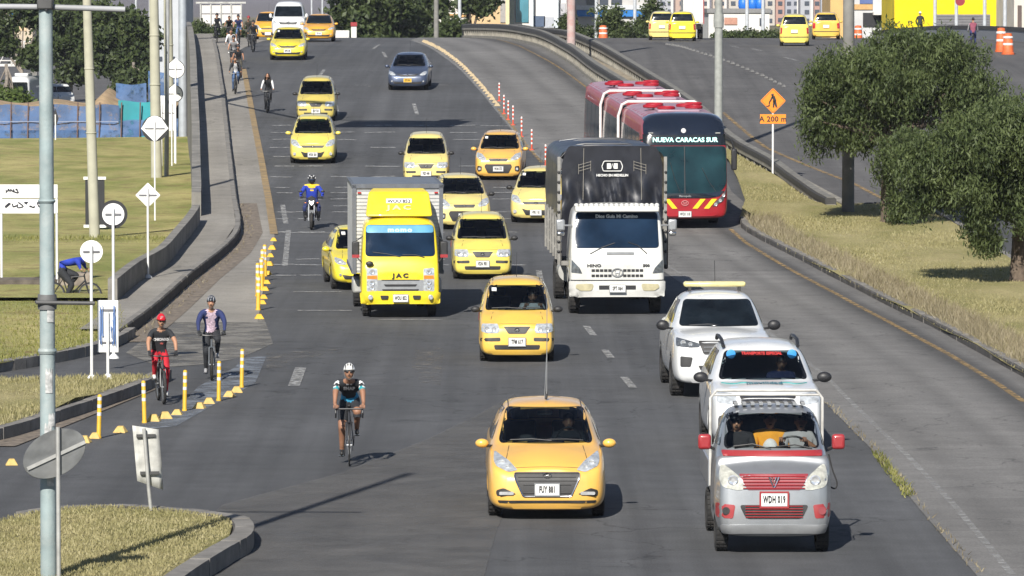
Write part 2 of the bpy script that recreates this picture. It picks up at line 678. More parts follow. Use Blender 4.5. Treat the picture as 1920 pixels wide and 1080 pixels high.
def grass_material(name, a, b_, c_, scale=1.0):
    m = bpy.data.materials.new(name); MAT[name] = m
    m.use_nodes = True
    t = m.node_tree; L = t.links.new
    b = t.nodes['Principled BSDF']
    tc = N(t, 'ShaderNodeTexCoord')

    def nz(s_, d=6, r=.6, v=tc.outputs['Object']):
        n = N(t, 'ShaderNodeTexNoise'); n.inputs['Scale'].default_value = s_; n.inputs['Detail'].default_value = d; n.inputs['Roughness'].default_value = r
        L(v, n.inputs['Vector']); return n.outputs[0]
    mp = N(t, 'ShaderNodeMapping'); mp.inputs['Scale'].default_value = (1, .35, 1); L(tc.outputs['Object'], mp.inputs[0])
    r1 = N(t, 'ShaderNodeValToRGB')
    e = r1.color_ramp.elements
    e[0].position = .36; e[0].color = lin(a); e[1].position = .66; e[1].color = lin(b_)
    k = e.new(.5); k.color = lin([(x + y) / 2 for x, y in zip(a, b_)])
    L(nz(.32 * scale, 8, .62, mp.outputs[0]), r1.inputs[0])
    mx = N(t, 'ShaderNodeMix', data_type='RGBA')
    rr = N(t, 'ShaderNodeMapRange'); rr.inputs[1].default_value = .5; rr.inputs[2].default_value = .68; rr.inputs[4].default_value = .8
    L(nz(.9 * scale, 9, .7), rr.inputs[0]); L(rr.outputs[0], mx.inputs[0]); L(r1.outputs[0], mx.inputs[6]); mx.inputs[7].default_value = lin(c_)
    f = N(t, 'ShaderNodeMapRange'); f.inputs[1].default_value = .3; f.inputs[2].default_value = .7; f.inputs[3].default_value = .66; f.inputs[4].default_value = 1.34
    L(nz(17, 5, .7), f.inputs[0])
    m2 = N(t, 'ShaderNodeVectorMath', operation='SCALE'); L(mx.outputs[2], m2.inputs[0]); L(f.outputs[0], m2.inputs['Scale'])
    L(m2.outputs[0], b.inputs['Base Color'])
    b.inputs['Roughness'].default_value = .95
    b.inputs['Specular IOR Level'].default_value = .15
    bp = N(t, 'ShaderNodeBump'); bp.inputs['Strength'].default_value = .9; bp.inputs['Distance'].default_value = .06
    L(nz(14, 6, .7), bp.inputs['Height']); L(bp.outputs[0], b.inputs['Normal'])
    return m


GRASS_DRY = grass_material('dry_grass', (.22, .21, .08), (.38, .33, .17), (.30, .25, .13), 1.6)
GRASS_L = grass_material('park_grass', (.20, .225, .065), (.42, .37, .16), (.19, .125, .07), 1.1)
GRASS_G = grass_material('green_grass', (.07, .12, .02), (.13, .15, .04), (.16, .15, .06), 1.5)


def lane_grid(name, ys, xl, xr, zf, m, dx=3.0, off=0.0, bottom=None):
    """a road sheet as rows across, with metre UVs"""
    V, F, UVc = [], [], []
    cols = max(2, int(max(abs(xr(y) - xl(y)) for y in (ys[0], ys[len(ys) // 2], ys[-1])) / dx))
    cols = min(cols, 40)
    for y in ys:
        a, b_ = xl(y), xr(y)
        for k in range(cols + 1):
            x = a + (b_ - a) * k / cols
            V.append((x, y, zf(x, y) + off)); UVc.append((x, y))
    for i in range(len(ys) - 1):
        for k in range(cols):
            q = i * (cols + 1) + k
            F.append((q, q + 1, q + cols + 2, q + cols + 1))
    me = bpy.data.meshes.new(name); me.from_pydata(V, [], F)
    u = me.uv_layers.new(name='UVMap')
    for l in me.loops: u.data[l.index].uv = UVc[l.vertex_index]
    o = link(name, me, m)
    o['kind'] = 'structure'
    return o


# big ground, a little under everything, out to the horizon
MB().add([(-6000, -200, -.25), (6000, -200, -.25), (6000, 9000, -.25), (-6000, 9000, -.25)], [(0, 1, 2, 3)]).build(
    'ground', grass_material('far_ground', (.10, .10, .05), (.2, .17, .09), (.14, .12, .08), .05))['kind'] = 'structure'

ysA = list(np.arange(30, Y0, 2.0)) + [Y0]
split = 121.0


lane_grid('road', ysA, lambda y: -60 if y < split else xwl(y) - .1, lambda y: 60, ez, ASPH, 3)
ysB = list(np.arange(Y0, 450, 2.0))
XM = lambda y: xr1(y) + .25 if y > RAIL1[0].y else xr2(y)
lane_grid('road', ysB, lambda y: xwl(y) - .1, XM, ez, ASPH, 2)
lane_grid('far_carriageway', ysB, lambda y: xr2(y), lambda y: 60, ez2, ASPH2, 3)
# left part of the site lies low: flat asphalt behind the fence, park grass in front of it
WHITE_R = PX([(1898, 1080), (1787, 947), (1698, 853), (1609, 769), (1545, 705), (1435, 620), (1313, 537), (1253, 500), (1180, 432), (1090, 350), (1012, 297),
              (965, 248), (935, 213), (905, 175), (868, 135), (830, 105), (795, 85), (770, 76)])
SEP_C = [p + Vector((.45, 0, 0)) for p in WHITE_R]
BND = PX([(1831, 1080), (1720, 951), (1631, 840), (1547, 756), (1480, 694), (1375, 606), (1280, 534), (1232, 500), (1166, 434)]) + WHITE_R[9:]
xb = curve_x(BND)
ORANGE = PX([(1990, 800), (1920, 755), (1875, 724), (1782, 667), (1658, 600), (1570, 553), (1464, 496), (1400, 457), (1369, 430)])
GRS = PX([(2100, 830), (1920, 709), (1831, 660), (1742, 611), (1613, 547), (1506, 491), (1400, 436), (1387, 416), (1397, 381), (1372, 360)])
xg = curve_x(GRS)


def uv_lane(name, ys, xl, xr, m, off, zf=ez):
    cols = 8
    V, F, UVc = [], [], []
    s = 0
    for i, y in enumerate(ys):
        a, b_ = xl(y), xr(y)
        if i: s += math.hypot(y - ys[i - 1], (a + b_) / 2 - pm)
        pm = (a + b_) / 2
        for k in range(cols + 1):
            x = a + (b_ - a) * k / cols
            V.append((x, y, zf(x, y) + off)); UVc.append((k / cols, s))
    for i in range(len(ys) - 1):
        for k in range(cols):
            q = i * (cols + 1) + k
            F.append((q, q + 1, q + cols + 2, q + cols + 1))
    me = bpy.data.meshes.new(name); me.from_pydata(V, [], F)
    u = me.uv_layers.new(name='UVMap')
    for l in me.loops: u.data[l.index].uv = UVc[l.vertex_index]
    o = link(name, me, m); o['kind'] = 'structure'
    return o


def xright_bus(y):
    if y < RAIL1[0].y - 12: return xg(y)
    if y < RAIL1[0].y: return xg(y) + (xr1(y) - xg(y)) * (y - RAIL1[0].y + 12) / 12
    return xr1(y)


uv_lane('bus_lane', list(np.arange(50, 330, 1.5)), lambda y: xb(y), xright_bus, CONC, .012)
# cycle and service lane on the left, paler than the main road
YL = PX([(487, 640), (483, 605), (497, 520), (515, 445), (513, 425), (503, 370), (490, 300), (478, 240), (465, 170), (455, 128), (448, 95)])
xyl = curve_x(YL)
uv_lane('cycle_lane', list(np.arange(YL[1].y, 300, 1.5)), lambda y: xkl(y) if y > KERB_L[0].y else -8.6, lambda y: xyl(y), WALKM, .010)

# walkway on the left, a real step above the lane
ys = list(np.arange(KERB_L[0].y + 0.5, 300, 1.5))
uv_lane('walkway', ys, lambda y: (xwl(y) if y > WALL_L[0].y else xkl(y) - .9), lambda y: xkl(y) - .15, WALKM, .25)
kp = [(-.16, -.05), (-.16, .262), (-.02, .262), (.0, .23), (.0, -.05)]


def kerb(line, h=.2, w_=.18, zf=ez, name='kerb', side=1, m=None):
    mb = MB()
    ln = resample([Vector((p[0], p[1], 0)) for p in line], .8)
    c = min(.03, h * .2)
    pr = [(0, -.1), (0, h - c), (-c * side, h), (-w_ * side, h), (-w_ * side, -.1)]
    for i in range(len(ln) - 1):
        a, b_ = ln[i], ln[i + 1]
        j = random.uniform(-.006, .006)
        e_ = (b_ - a) * .007
        profile_run(mb, [a + e_, b_ - e_], [(q[0] + j, q[1] + j) for q in pr], zf)
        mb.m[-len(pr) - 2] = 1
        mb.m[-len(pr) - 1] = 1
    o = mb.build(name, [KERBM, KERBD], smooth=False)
    o['kind'] = 'structure'
    return o


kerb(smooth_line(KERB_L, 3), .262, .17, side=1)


def island(name, poly, mtl, h=.2, mound=.0, zf=ez, step=1.5, kw=.16, kerb_part=None, seed=0):
    def z(x, y):
        d = min((Vector((x, y)) - Vector(p)).length for p in poly)
        return zf(x, y) + h - .01 + mound * min(1, d / 3)
    poly = [(p[0], p[1]) for p in poly]
    return ground_sheet(name, densify(poly, 2), z, mtl, step)


# near-left island with the two back-to-front signs
ISL3 = PX([(-60, 1000), (0, 975), (60, 962), (130, 953), (205, 950), (330, 958), (418, 970), (436, 983), (430, 1003), (395, 1023), (330, 1062), (290, 1090), (240, 1125), (-60, 1125)], FLAT, .22)
ISLK = smooth_line(ISL3[2:13], 3)
island('grass_island', [(p.x, p.y) for p in ISL3], GRASS_DRY, .22, .04)
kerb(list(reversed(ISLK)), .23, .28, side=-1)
# middle-left island
ISL2 = PX([(-80, 800), (0, 800), (80, 776), (200, 735), (262, 714), (290, 709), (240, 706), (120, 710), (0, 713), (-80, 714)], FLAT, .2)
island('grass_island', [(p.x, p.y) for p in ISL2], GRASS_DRY, .2, .12)
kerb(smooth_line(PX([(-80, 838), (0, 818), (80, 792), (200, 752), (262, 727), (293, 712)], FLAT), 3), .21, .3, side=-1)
# grass at the foot of the walkway and the park
ISL1 = PX([(-80, 690), (0, 680), (70, 668), (160, 648), (205, 630), (240, 615), (225, 575), (190, 555), (0, 552), (-80, 552)], FLAT, .2)
island('lawn', [(p.x, p.y) for p in ISL1], GRASS_L, .2, .05)
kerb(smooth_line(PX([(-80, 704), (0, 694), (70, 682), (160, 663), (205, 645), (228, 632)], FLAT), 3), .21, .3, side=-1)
ground_sheet('park_grass', [(WALL_L[0].x - 20, WALL_L[0].y - 1)] + [(p.x - .1, p.y) for p in WALL_L[0:8]] + [(WALL_L[7].x - 2, 262), (-60, 262), (-60, 122)],
             lambda x, y: .06 + .22 * math.sin(x * .21 + 1) * math.sin(y * .085) + .18, GRASS_L, 2.5)
MB().add([(-90, 330, -.05), (-14, 330, -.05), (-14, 700, -.05), (-90, 700, -.05)], [(0, 1, 2, 3)]).build('lower_road', ASPH2)['kind'] = 'structure'

# right-hand verge between the bus lane and the far carriageway
VR = [(p.x, p.y) for p in GRS]
VR += [(p.x - .3, p.y) for p in reversed(RAIL2[:3])]
vr2 = PX([(1560, 388), (1600, 392), (1660, 391), (1740, 402), (1810, 440), (1870, 480), (1960, 530), (2100, 580)], E2)
VRALL = [(p.x, p.y) for p in GRS[:-1]] + [(xright_bus(y) + .35, y) for y in np.arange(GRS[-1].y + 3, RAIL2[2].y + 10, 3)] + \
        [(xr2(y) - .25, y) for y in np.arange(RAIL2[2].y + 9, RAIL2[0].y, -3)] + [(p.x, p.y) for p in vr2]
ground_sheet('verge', VRALL, lambda x, y: E(y) + .12 + .05 * math.sin(x * .9) * math.sin(y * .5), GRASS_DRY, 1.4)
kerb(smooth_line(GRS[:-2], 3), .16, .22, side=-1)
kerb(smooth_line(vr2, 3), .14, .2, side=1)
# gap between the two rails: sunlit earth and broken concrete
GAPM = mat('rubble_earth', (.27, .23, .17), .95, var=.4, scale=5, bump=.9, bscale=8, dirt=.5, dirtcol=(.09, .08, .05))
lane_grid('median_strip', list(np.arange(RAIL1[0].y + 1, 300, 2.0)), lambda y: xr1(y) + .2, lambda y: xr2(y) - .05, lambda x, y: E(y) + .05, GAPM, 1)

# edge lines, lane dashes, transverse warning bars
mk = MB()
strip(mk, resample(WHITE_R, 1.5), .10, ez, .018)
mk.build('road_markings', worn(mat('faint_white_paint', (.34, .34, .33), .8, var=.2, scale=5), 3, .38, .62, .7), smooth=False)['kind'] = 'structure'
mk = MB()
strip(mk, resample(ORANGE[1:], 1.5), .13, ez, .018)
strip(mk, resample(PX([(1016, 306), (985, 270), (960, 236), (934, 204)]), 1.5), .12, ez, .018)
strip(mk, resample(PX([(1655, 373), (1600, 344), (1438, 278), (1419, 265), (1355, 211)], E2), 1.5), .16, ez2, .012)
strip(mk, resample(PX([(1250, 280), (1120, 180), (1060, 135), (990, 95), (930, 74)]), 1.5), .10, ez, .018)
mk.build('road_markings', FADEY, smooth=False)['kind'] = 'structure'
mk = MB()
for a, b_ in (((1099, 612), (1113, 630)), ((1134, 657), (1146, 672)), ((1170, 708), (1187, 728)), ((551, 725), (564, 690)), ((541, 432), (534, 500)),
              ((1015, 530), (1010, 508)), ((536, 420), (530, 385)), ((600, 142), (608, 131)), ((700, 92), (712, 84)), ((724, 108), (718, 98)),
              ((1370, 87), (1388, 90)), ((1410, 92), (1430, 96)), ((633, 215), (630, 198)), ((790, 262), (800, 285)), ((782, 215), (776, 195)), ((1470, 108), (1495, 114))):
    f = E2 if a[0] > 1300 else E
    p, q = U(*a, f), U(*b_, f)
    strip(mk, resample([p, q], 1.0), .15 if a[0] != 551 else .22, ez2 if a[0] > 1300 else ez, .014)
mk.build('road_markings', FADE, smooth=False)['kind'] = 'structure'
mk = MB()
rows = [236, 249, 262, 277, 294, 312, 332, 352, 362, 374, 387, 398, 411, 436, 487, 497, 517]
for r_, py in enumerate(rows):
    for seg in ((512, 548), (560, 606), (620, 665), (690, 742), (760, 812), (846, 892), (905, 950)):
        if random.random() < .22: continue
        sh = (py - 236) * .12
        a = seg[0] + random.uniform(-8, 8) + (sh if seg[0] > 700 else 0)
        b_ = seg[1] + random.uniform(-8, 8) + (sh if seg[0] > 700 else 0)
        pa, pb = U(a, py), U(b_, py + random.uniform(-1, 1))
        d = (pb - pa).normalized()
        q = Vector((-d.y, d.x, 0)) * .16
        V = []
        for k in range(5):
            c = pa.lerp(pb, k / 4)
            for s_ in (-1, 1):
                V.append((c.x + q.x * s_, c.y + q.y * s_, E(c.y + q.y * s_) + .014))
        mk.add(V, [(2 * i, 2 * i + 1, 2 * i + 3, 2 * i + 2) for i in range(4)])
for py, a, b_ in ((437, 530, 650), (548, 550, 640), (583, 558, 660), (600, 710, 830), (160, 665, 690), (160, 800, 840), (162, 690, 700)):
    strip(mk, [U(a, py), U(b_, py)], .22, ez, .014)
mk.build('road_markings', FADE, smooth=False)['kind'] = 'structure'
# repaired patches of the junction
for poly, mname in (([(780, 655), (832, 650), (826, 722), (790, 718), (772, 690)], 'rough_patch'), ([(500, 662), (640, 655), (645, 662), (560, 672), (540, 690), (500, 690)], 'rough_patch'),
                    ([(415, 948), (640, 887), (800, 825), (900, 776), (965, 739), (1010, 800), (930, 1000), (900, 1110), (270, 1110)], 'pale_patch')):
    pp = PX(poly, FLAT)
    mm = (MAT.get('rough_patch') or worn(mat('rough_patch', (.17, .16, .145), .95, var=.4, scale=4, bump=.8, bscale=9), 2.6, .50, .62, .8)) if mname == 'rough_patch' else \
        worn(mat('pale_patch', (.125, .122, .118), .9, var=.2, scale=1.5, bump=.4, bscale=30), .5, .2, .6, .62)
    ground_sheet('road_patch', densify([(p.x, p.y) for p in pp], 1.2), lambda x, y: .007, mm, 1.2)
bl = PX([(330, 770), (372, 725), (440, 690), (455, 672), (500, 668), (478, 720), (400, 760), (330, 800), (240, 808)], FLAT)
ground_sheet('cycle_lane', [(p.x, p.y) for p in bl], lambda x, y: .007, worn(mat('blue_worn_paint', (.17, .19, .22), .85, var=.3, scale=2), 1.6, .38, .58, .85), 1.0)

ap = PX([(262, 643), (318, 585), (400, 572), (484, 575), (500, 610), (512, 645), (450, 672), (380, 684), (300, 690), (236, 662)], FLAT)
ground_sheet('cycle_lane', [(p.x, p.y) for p in ap], lambda x, y: .009, worn(mat('dusty_apron', (.20, .19, .17), .9, var=.2, scale=2), 1.1, .34, .58, .85), 1.0)
# drift of dust and dead leaves along the kerbs
DUST = mat('dust_and_leaves', (.17, .14, .11), .95, var=.5, scale=7, bump=.8, bscale=12, dirt=.7, dirtcol=(.08, .07, .06))
mk = MB()
strip(mk, resample([p + Vector((.35, 0, 0)) for p in KERB_L[:6]], 1), .55, ez, .016)
strip(mk, resample(PX([(0, 838), (90, 802), (215, 752), (290, 722)], FLAT), 1), .5, ez, .016)
mk.build('dust_drift', DUST)['kind'] = 'structure'


# ------------------------------------------------------------------ parapet, walls, rails
def wall_run(name, line, prof, m, label, cat, zf=ez, step=1.0, group=None):
    mb = MB()
    profile_run(mb, resample([Vector((p.x, p.y, 0)) for p in line], step), prof, zf)
    o = mb.build(name, m, smooth=False)
    tag(o, label, cat, group)
    return o


Wl = smooth_line(WALL_L, 3)
# front low wall (about 0.8 m, flat) and ramp parapet (1.0 m), meeting at the bend
low = [p for p in Wl if p.y < WALL_L[5].y - .5]
par = [p for p in Wl if p.y > WALL_L[5].y - .5]
wall_run('low_wall', low, [(0, -.2), (0, .75), (-.22, .75), (-.22, -1.2)], WALLM, 'grey concrete low wall curving beside the walkway, below the sloping parapet', 'wall')
wall_run('parapet', par, [(0, -.2), (0, .95), (-.28, .95), (-.28, -6.0)], WALLM, 'tall grey concrete parapet running up the left edge of the flyover', 'wall')
lw2 = PX([(-40, 565), (20, 565), (75, 565), (150, 562)], FLAT)
mb = MB()
profile_run(mb, resample(lw2, .6), [(.0, -.1), (0.02, .45), (-.3, .5), (-.35, -.1)], ez)
tag(mb.build('stone_edging', mat('dark_stone', (.10, .085, .07), .95, var=.4, scale=4, bump=.9, bscale=9), smooth=False), 'low dark stone edging at the bottom of the park grass', 'wall')
mb = MB()
profile_run(mb, resample(PX([(112, 566), (160, 566), (172, 566)], FLAT), .5), [(.0, -.1), (-.03, .62), (-.3, .66), (-.35, -.1)], ez)
tag(mb.build('stone_block', mat('pale_stone', (.2, .17, .14), .95, var=.4, scale=5, bump=.9, bscale=7), smooth=False, bevel=.05), 'rough pale stone block at the end of the edging by the cyclist in blue', 'rock')

DARKRAIL = mat('dark_rail', (.035, .035, .035), .75, var=.3, scale=5, dirt=.4, dirtcol=(.1, .09, .08))


CAPM = mat('weathered_cap', (.15, .145, .13), .9, var=.3, scale=4)


def baluster_rail(name, line, zf, label, side, low_base, skip=None):
    """concrete kerb, row of short balusters and a heavy top beam"""
    root = empty(name, (0, 0, 0), label=label, cat='guard rail')
    ln = resample([Vector((p.x, p.y, 0)) for p in line], 1.0)
    mb = MB(); profile_run(mb, ln, [(.16, low_base), (.16, .14), (-.16, .14), (-.16, low_base)], zf)
    mb.build('base_wall', RAILC, root, smooth=False)
    mb = MB(); profile_run(mb, ln, [(.17, .62), (.17, .78), (.12, .82), (-.12, .82), (-.17, .78), (-.17, .62)], zf)
    mb.build('top_beam', DARKRAIL, root, smooth=False)
    mb = MB(); profile_run(mb, ln, [(.15, .48), (.15, .618), (-.15, .618), (-.15, .48)], zf)
    mb.build('middle_beam', RAILC, root, smooth=False)
    mb = MB(); profile_run(mb, ln, [(.12, .80), (.12, .835), (-.12, .835), (-.12, .80)], zf)
    mb.build('cap', CAPM, root, smooth=False)
    mb = MB()
    for p in resample(ln, 1.0)[::1]:
        z = zf(p.x, p.y)
        mb.box((p.x, p.y, z + .3), (.24, .30, .36))
    mb.build('baluster_row', RAILC, root, smooth=False)['kind'] = 'stuff'
    return root


r1 = smooth_line(RAIL1, 3)
r2 = smooth_line(RAIL2, 3); r2.append(Vector((r2[-1].x - 1.2, 300, 0)))
baluster_rail('guard_rail', r1, ez, 'curved concrete guard rail along the bus lane over the crest', 1, -.3)
baluster_rail('guard_rail', r2, lambda x, y: E2(y) - .42 * (1 - min(1, max(0, (y - 158) / 22))), 'long dark topped concrete guard rail beside the opposite carriageway ending in the grass', -1, -.6)
mb = MB(); profile_run(mb, resample([p + Vector((.35, 0, 0)) for p in RAIL2[:8]], 1.5), [(0, -.05), (0, .22), (.3, .22), (.3, -.05)], ez2)
tag(mb.build('footing', RAILC, smooth=False), kind='structure')
# ------------------------------------------------------------------ poles, signs, bollards, fence
PALEPOLE = mat('pale_blue_paint', (.25, .31, .315), .55, var=.22, scale=2.2, dirt=.75, dirtcol=(.42, .43, .41), bump=.2, bscale=30)
CREAMP = mat('cream_concrete_pole', (.38, .37, .29), .85, var=.12, scale=2, dirt=.3, dirtcol=(.25, .24, .19))
GREYP = mat('grey_pole', (.30, .31, .32), .6, var=.15, scale=2, dirt=.3, dirtcol=(.16, .15, .14))
BLUEP = mat('galvanised_pole', (.36, .39, .43), .45, metal=.2, var=.12, scale=3)
CONCP = mat('round_concrete_pole', (.19, .185, .17), .85, var=.18, scale=2.5, dirt=.4, dirtcol=(.09, .085, .08))
WSTEEL = mat('white_steel', (.68, .68, .67), .5, var=.06, scale=3, dirt=.2, dirtcol=(.35, .34, .32))
DSTEEL = mat('dark_steel', (.06, .06, .06), .6, var=.2)
GSTEEL = mat('weathered_steel', (.42, .42, .40), .5, metal=.35, var=.2, scale=4, dirt=.5, dirtcol=(.2, .19, .17))
BLACK = mat('black_paint', (.018, .018, .02), .5)
BLACKR = mat('black_rubber', (.022, .022, .023), .85, var=.3, scale=20, dirt=.3, dirtcol=(.08, .075, .07))


def ground_z(p):
    return p


def pole(name, base, h, r0, r1, m, label, cat='lamp post', group=None, collars=(), arm=None, foot=True, lean=0.0):
    root = empty(name, base, label=label, cat=cat, group=group)
    mb = MB()
    n = 10
    mb.tube([(lean * h * k / n, 0, h * k / n) for k in range(n + 1)], [r0 + (r1 - r0) * k / n for k in range(n + 1)], 20)
    mb.build('shaft', m, root)
    for z, rr, hh in collars:
        MB().lathe([(rr, z - hh / 2), (rr + .012, z), (rr, z + hh / 2)], (lean * z, 0, 0)).build('collar', m, root)
    if foot:
        MB().box((0, 0, .02), (r0 * 3.4, r0 * 3.4, .04)).build('base_plate', DSTEEL, root)
    if arm:
        z, x0, x1, ry, rz_ = arm
        MB().tube([(x0, 0, z + .0), ((x0 + x1) / 2, ry / 2, z + rz_ * .8), (x1, ry, z + rz_)], .05, 10).build('arm', m, root)
        MB().box((x1, ry, z + rz_ - .03), (.7, .28, .14)).build('lamp_head', GREYP, root, bevel=.03)
    return root


# the pale blue pole in the foreground, its cross-arm and clamp
PY = 60.6
s0 = FPX / PY
zb = -.0
bx = (87 - 960) / s0
big = pole('signal_pole', (bx, PY, 0), 11.2, .098, .072, PALEPOLE, 'tall pale blue steel pole with peeling posters and a cross-arm, nearest on the left', 'pole',
           collars=((2.95, .104, .06), (4.75, .098, .04)))
MB().tube([(.02, -.105, AT(87, 20, PY).z), (.02, -.105, AT(87, 2, PY).z)], .022, 6).build('cable_clamp', BLACK, big)
zA = AT(87, 13, PY).z
zB = AT(87, 566, PY).z
MB().box((0, -.02, zA + .04), (.19, .22, .14)).build('clamp', DSTEEL, big, bevel=.02)
mb = MB(); mb.tube([(-1.3, 0, zA + .01), (0, 0, zA), (.95, 0, zA - .03)], .034, 10)
mb.build('cross_arm', GREYP, big)
mb = MB(); mb.tube([(-.12, -.12, zB), (.58, -.12, zB - .01)], .024, 8); mb.tube([(-.1, -.12, zB), (-.13, 0, zB)], .022, 6)
mb.build('bracket', DSTEEL, big)
MB().lathe([(.112, zB - .09), (.118, zB), (.112, zB + .09)]).build('clamp', mat('dark_clamp', (.12, .12, .12), .6, var=.3), big)
post_ = MB()
for (a0, zz, hh) in ((-1.9, 1.75, .34), (-1.6, 1.33, .22), (-1.4, 2.05, .16), (-1.75, 2.45, .3), (-1.5, 3.3, .3)):
    V = []
    for k in range(9):
        a = a0 + k * .11
        for q in (0, hh * (1 if k % 3 else .8)):
            V.append((.1005 * math.cos(a), .1005 * math.sin(a), zz + q))
    post_.add(V, [(2 * i, 2 * i + 2, 2 * i + 3, 2 * i + 1) for i in range(8)])
post_.build('torn_poster', mat('torn_paper', (.46, .46, .45), .9, var=.4, scale=18, dirt=.9, dirtcol=(.2, .22, .22)), big)

# cream poles and thin ones along the park
pole('lamp_post', (AT(178, 460, 150).x, 150, 0), 11.5, .16, .11, CREAMP, 'cream concrete pole in front of the black and white panel', group='cream concrete poles in the park',
     collars=((3.3, .155, .05), (5.2, .145, .05)), foot=False, lean=-.028)
pole('lamp_post', (AT(294, 350, 196).x, 196, 0), 12, .22, .15, CREAMP, 'cream concrete pole behind the big white diamond sign', group='cream concrete poles in the park',
     collars=((4.0, .215, .05), (5.9, .20, .05)), foot=False, lean=-.012)
pole('lamp_post', (AT(318, 266, 262).x, 262, 0), 12, .26, .2, CREAMP, 'farther cream concrete pole behind the two stacked round signs', group='cream concrete poles in the park',
     collars=((5.0, .255, .06),), foot=False, lean=-.008)
gp = pole('gantry_post', (AT(312, 350, 197).x, 197, 0), 13.6, .09, .075, GREYP, 'thin grey post between the cream poles carrying an arm over the road', 'post', foot=False, lean=.010)
pole('lamp_post', (AT(343, 266, 262).x, 262, 0), 12, .23, .19, BLUEP, 'pale blue galvanised pole beside the parapet', foot=False, arm=(11.5, .1, 3.4, 0, .5))

# overhead panel that throws the shadow across the lanes (above the frame of the photograph)
gy = 179.9
og = empty('overhead_sign', (-9.2, gy, 0), label='green overhead road sign panel hanging above the left lanes', cat='road sign')
MB().box((1.75, 0, 11.5), (4.6, .12, 2.4)).build('panel', mat('green_sign_back', (.03, .16, .08), .5), og)
MB().box((3.1, 0, 12.9), (.8, .1, .8)).build('panel', mat('green_sign_back', (.03, .16, .08), .5), og)
MB().tube([(-6.6, 12.7, 12.7), (-2.4, 1.0, 12.6), (3.5, .15, 12.45)], .09, 8).build('arm', GREYP, og)

# right side poles
gpos = U(1590, 405)
pole('utility_pole', (gpos.x, gpos.y, E(gpos.y)), 12, .19, .15, CONCP, 'thick dark concrete pole standing in the grass in front of the first tree', 'pole', foot=False)
pole('lamp_post', (AT(1347, 300, 182).x, 182, E(182)), 12, .155, .12, mat('grey_green_pole', (.27, .28, .26), .6, var=.15), 'grey steel lamp post rising behind the articulated bus', foot=False,
     collars=((4.5, .175, .5),))
pole('lamp_post', (AT(1071, 88, 236).x, 236, E(236) - .1), 12, .2, .17, mat('rust_stained_concrete', (.40, .33, .31), .85, var=.15, scale=3, dirt=.8, dirtcol=(.42, .14, .12)),
     'pinkish rust stained concrete pole between the two guard rails', 'pole', foot=False)
pole('lamp_post', (AT(818, 74, 300).x, 300, 4.5), 9, .15, .13, CONCP, 'grey concrete pole by the dark trees at the crest of the flyover', 'pole', foot=False)

# ------------------------------------------------------------------ signs
WFACE = mat('sign_back_white', (.74, .74, .73), .45, metal=0, var=.05, scale=4, dirt=.18, dirtcol=(.45, .44, .42))
SHAD = mat('worn_zinc', (.16, .165, .165), .5, metal=.3, var=.3, scale=5, dirt=.6, dirtcol=(.16, .16, .15))


def disc(r, n=36): return [(r * math.cos(2 * math.pi * k / n), r * math.sin(2 * math.pi * k / n)) for k in range(n)]


def diamond(r): return rounded([(r, 0), (0, r), (-r, 0), (0, -r)], r * .08)


def teardrop(r):
    p = [(r * math.cos(a), r * math.sin(a)) for a in np.linspace(R(140), R(400), 30)]
    return p + [(0, r * 1.28)]


def sign(px, py_c, py_base, Y, shape, label, cat='road sign', group=None, zbase=0.0, m=None, ring=None, postr=.028, plate=True, bars=(0,), w_=None, rz=0, postm=None):
    """a road sign seen from behind: plate, bars of the bracket, post and foot"""
    c = AT(px, py_c, Y)
    root = empty('road_sign', (c.x, Y, zbase), rz=rz, label=label, cat=cat, group=group)
    h = c.z - zbase
    top = max(p[1] for p in shape)
    MB().tube([(0, .0, 0), (0, .0, h + top * .55)], postr, 10).build('post', postm or WSTEEL, root)
    sh = [(p[0], p[1] + h) for p in shape]
    MB().prism(sh, .045, .055).build('plate', m or WFACE, root, smooth=False)
    if ring:
        o = [(p[0] * ring, (p[1]) * ring + h) for p in disc(max(abs(p[0]) for p in shape))]
        MB().prism(o, .075, .085).build('backing_disc', BLACK, root, smooth=False)
    ww = w_ or max(p[0] for p in shape) * .72
    for b_ in bars:
        MB().box((0, .032, h + b_), (ww * 2, .02, .035)).build('bracket', mat('bracket_grey', (.13, .13, .14), .6), root)
    if plate:
        MB().lathe([(.11, 0), (.10, .03), (.04, .09)], n=12).build('foot', postm or WSTEEL, root)
    return root


GS = 'white road signs seen from behind along the park'


def Yat(py, z=0.0):
    """distance of a foot standing on flat ground"""
    return U(960, py, lambda y: z).y


sign(171, 472, 712, Yat(712, .2), disc(.21), 'white round sign back on a thin post, in front of the cyclist in blue', group=GS, zbase=.2)
y2 = Yat(672, .2)
sign(212, 402, 568, y2, disc(.215), 'white sign back with a dark round rim above the small graffiti board', group=GS, zbase=.2, ring=1.28)
# narrow white board with graffiti
rb = sign(202, 612, 710, Yat(710, .2), [(-.19, -.48), (.19, -.48), (.19, .48), (-.19, .48)], 'narrow upright white board with blue graffiti near the walkway kerb', group=GS, zbase=.2, bars=(-.3, .3), w_=.15)
sign(277, 366, 553, Yat(553, .0) + 1, diamond(.31), 'white diamond sign back on a tall post with a wide foot beside the walkway', group=GS, zbase=E(125) + .25)
sign(290, 241, 352, 163, [(.44, 0), (.36, .12), (.22, .33), (.08, .40), (0, .41), (-.08, .40), (-.22, .33), (-.36, .12), (-.44, 0), (0, -.44)],
     'large white diamond sign back with a dark edge in front of the cream pole', group=GS, zbase=.15, ring=.95, plate=False)
sign(329, 130, 300, 215, teardrop(.37), 'upper one of the two pointed round white sign backs', group=GS, zbase=.15, ring=1.08, plate=False)
sign(327, 176, 300, 216.2, teardrop(.33), 'lower one of the two pointed round white sign backs', group=GS, zbase=.15, ring=1.12, plate=False)
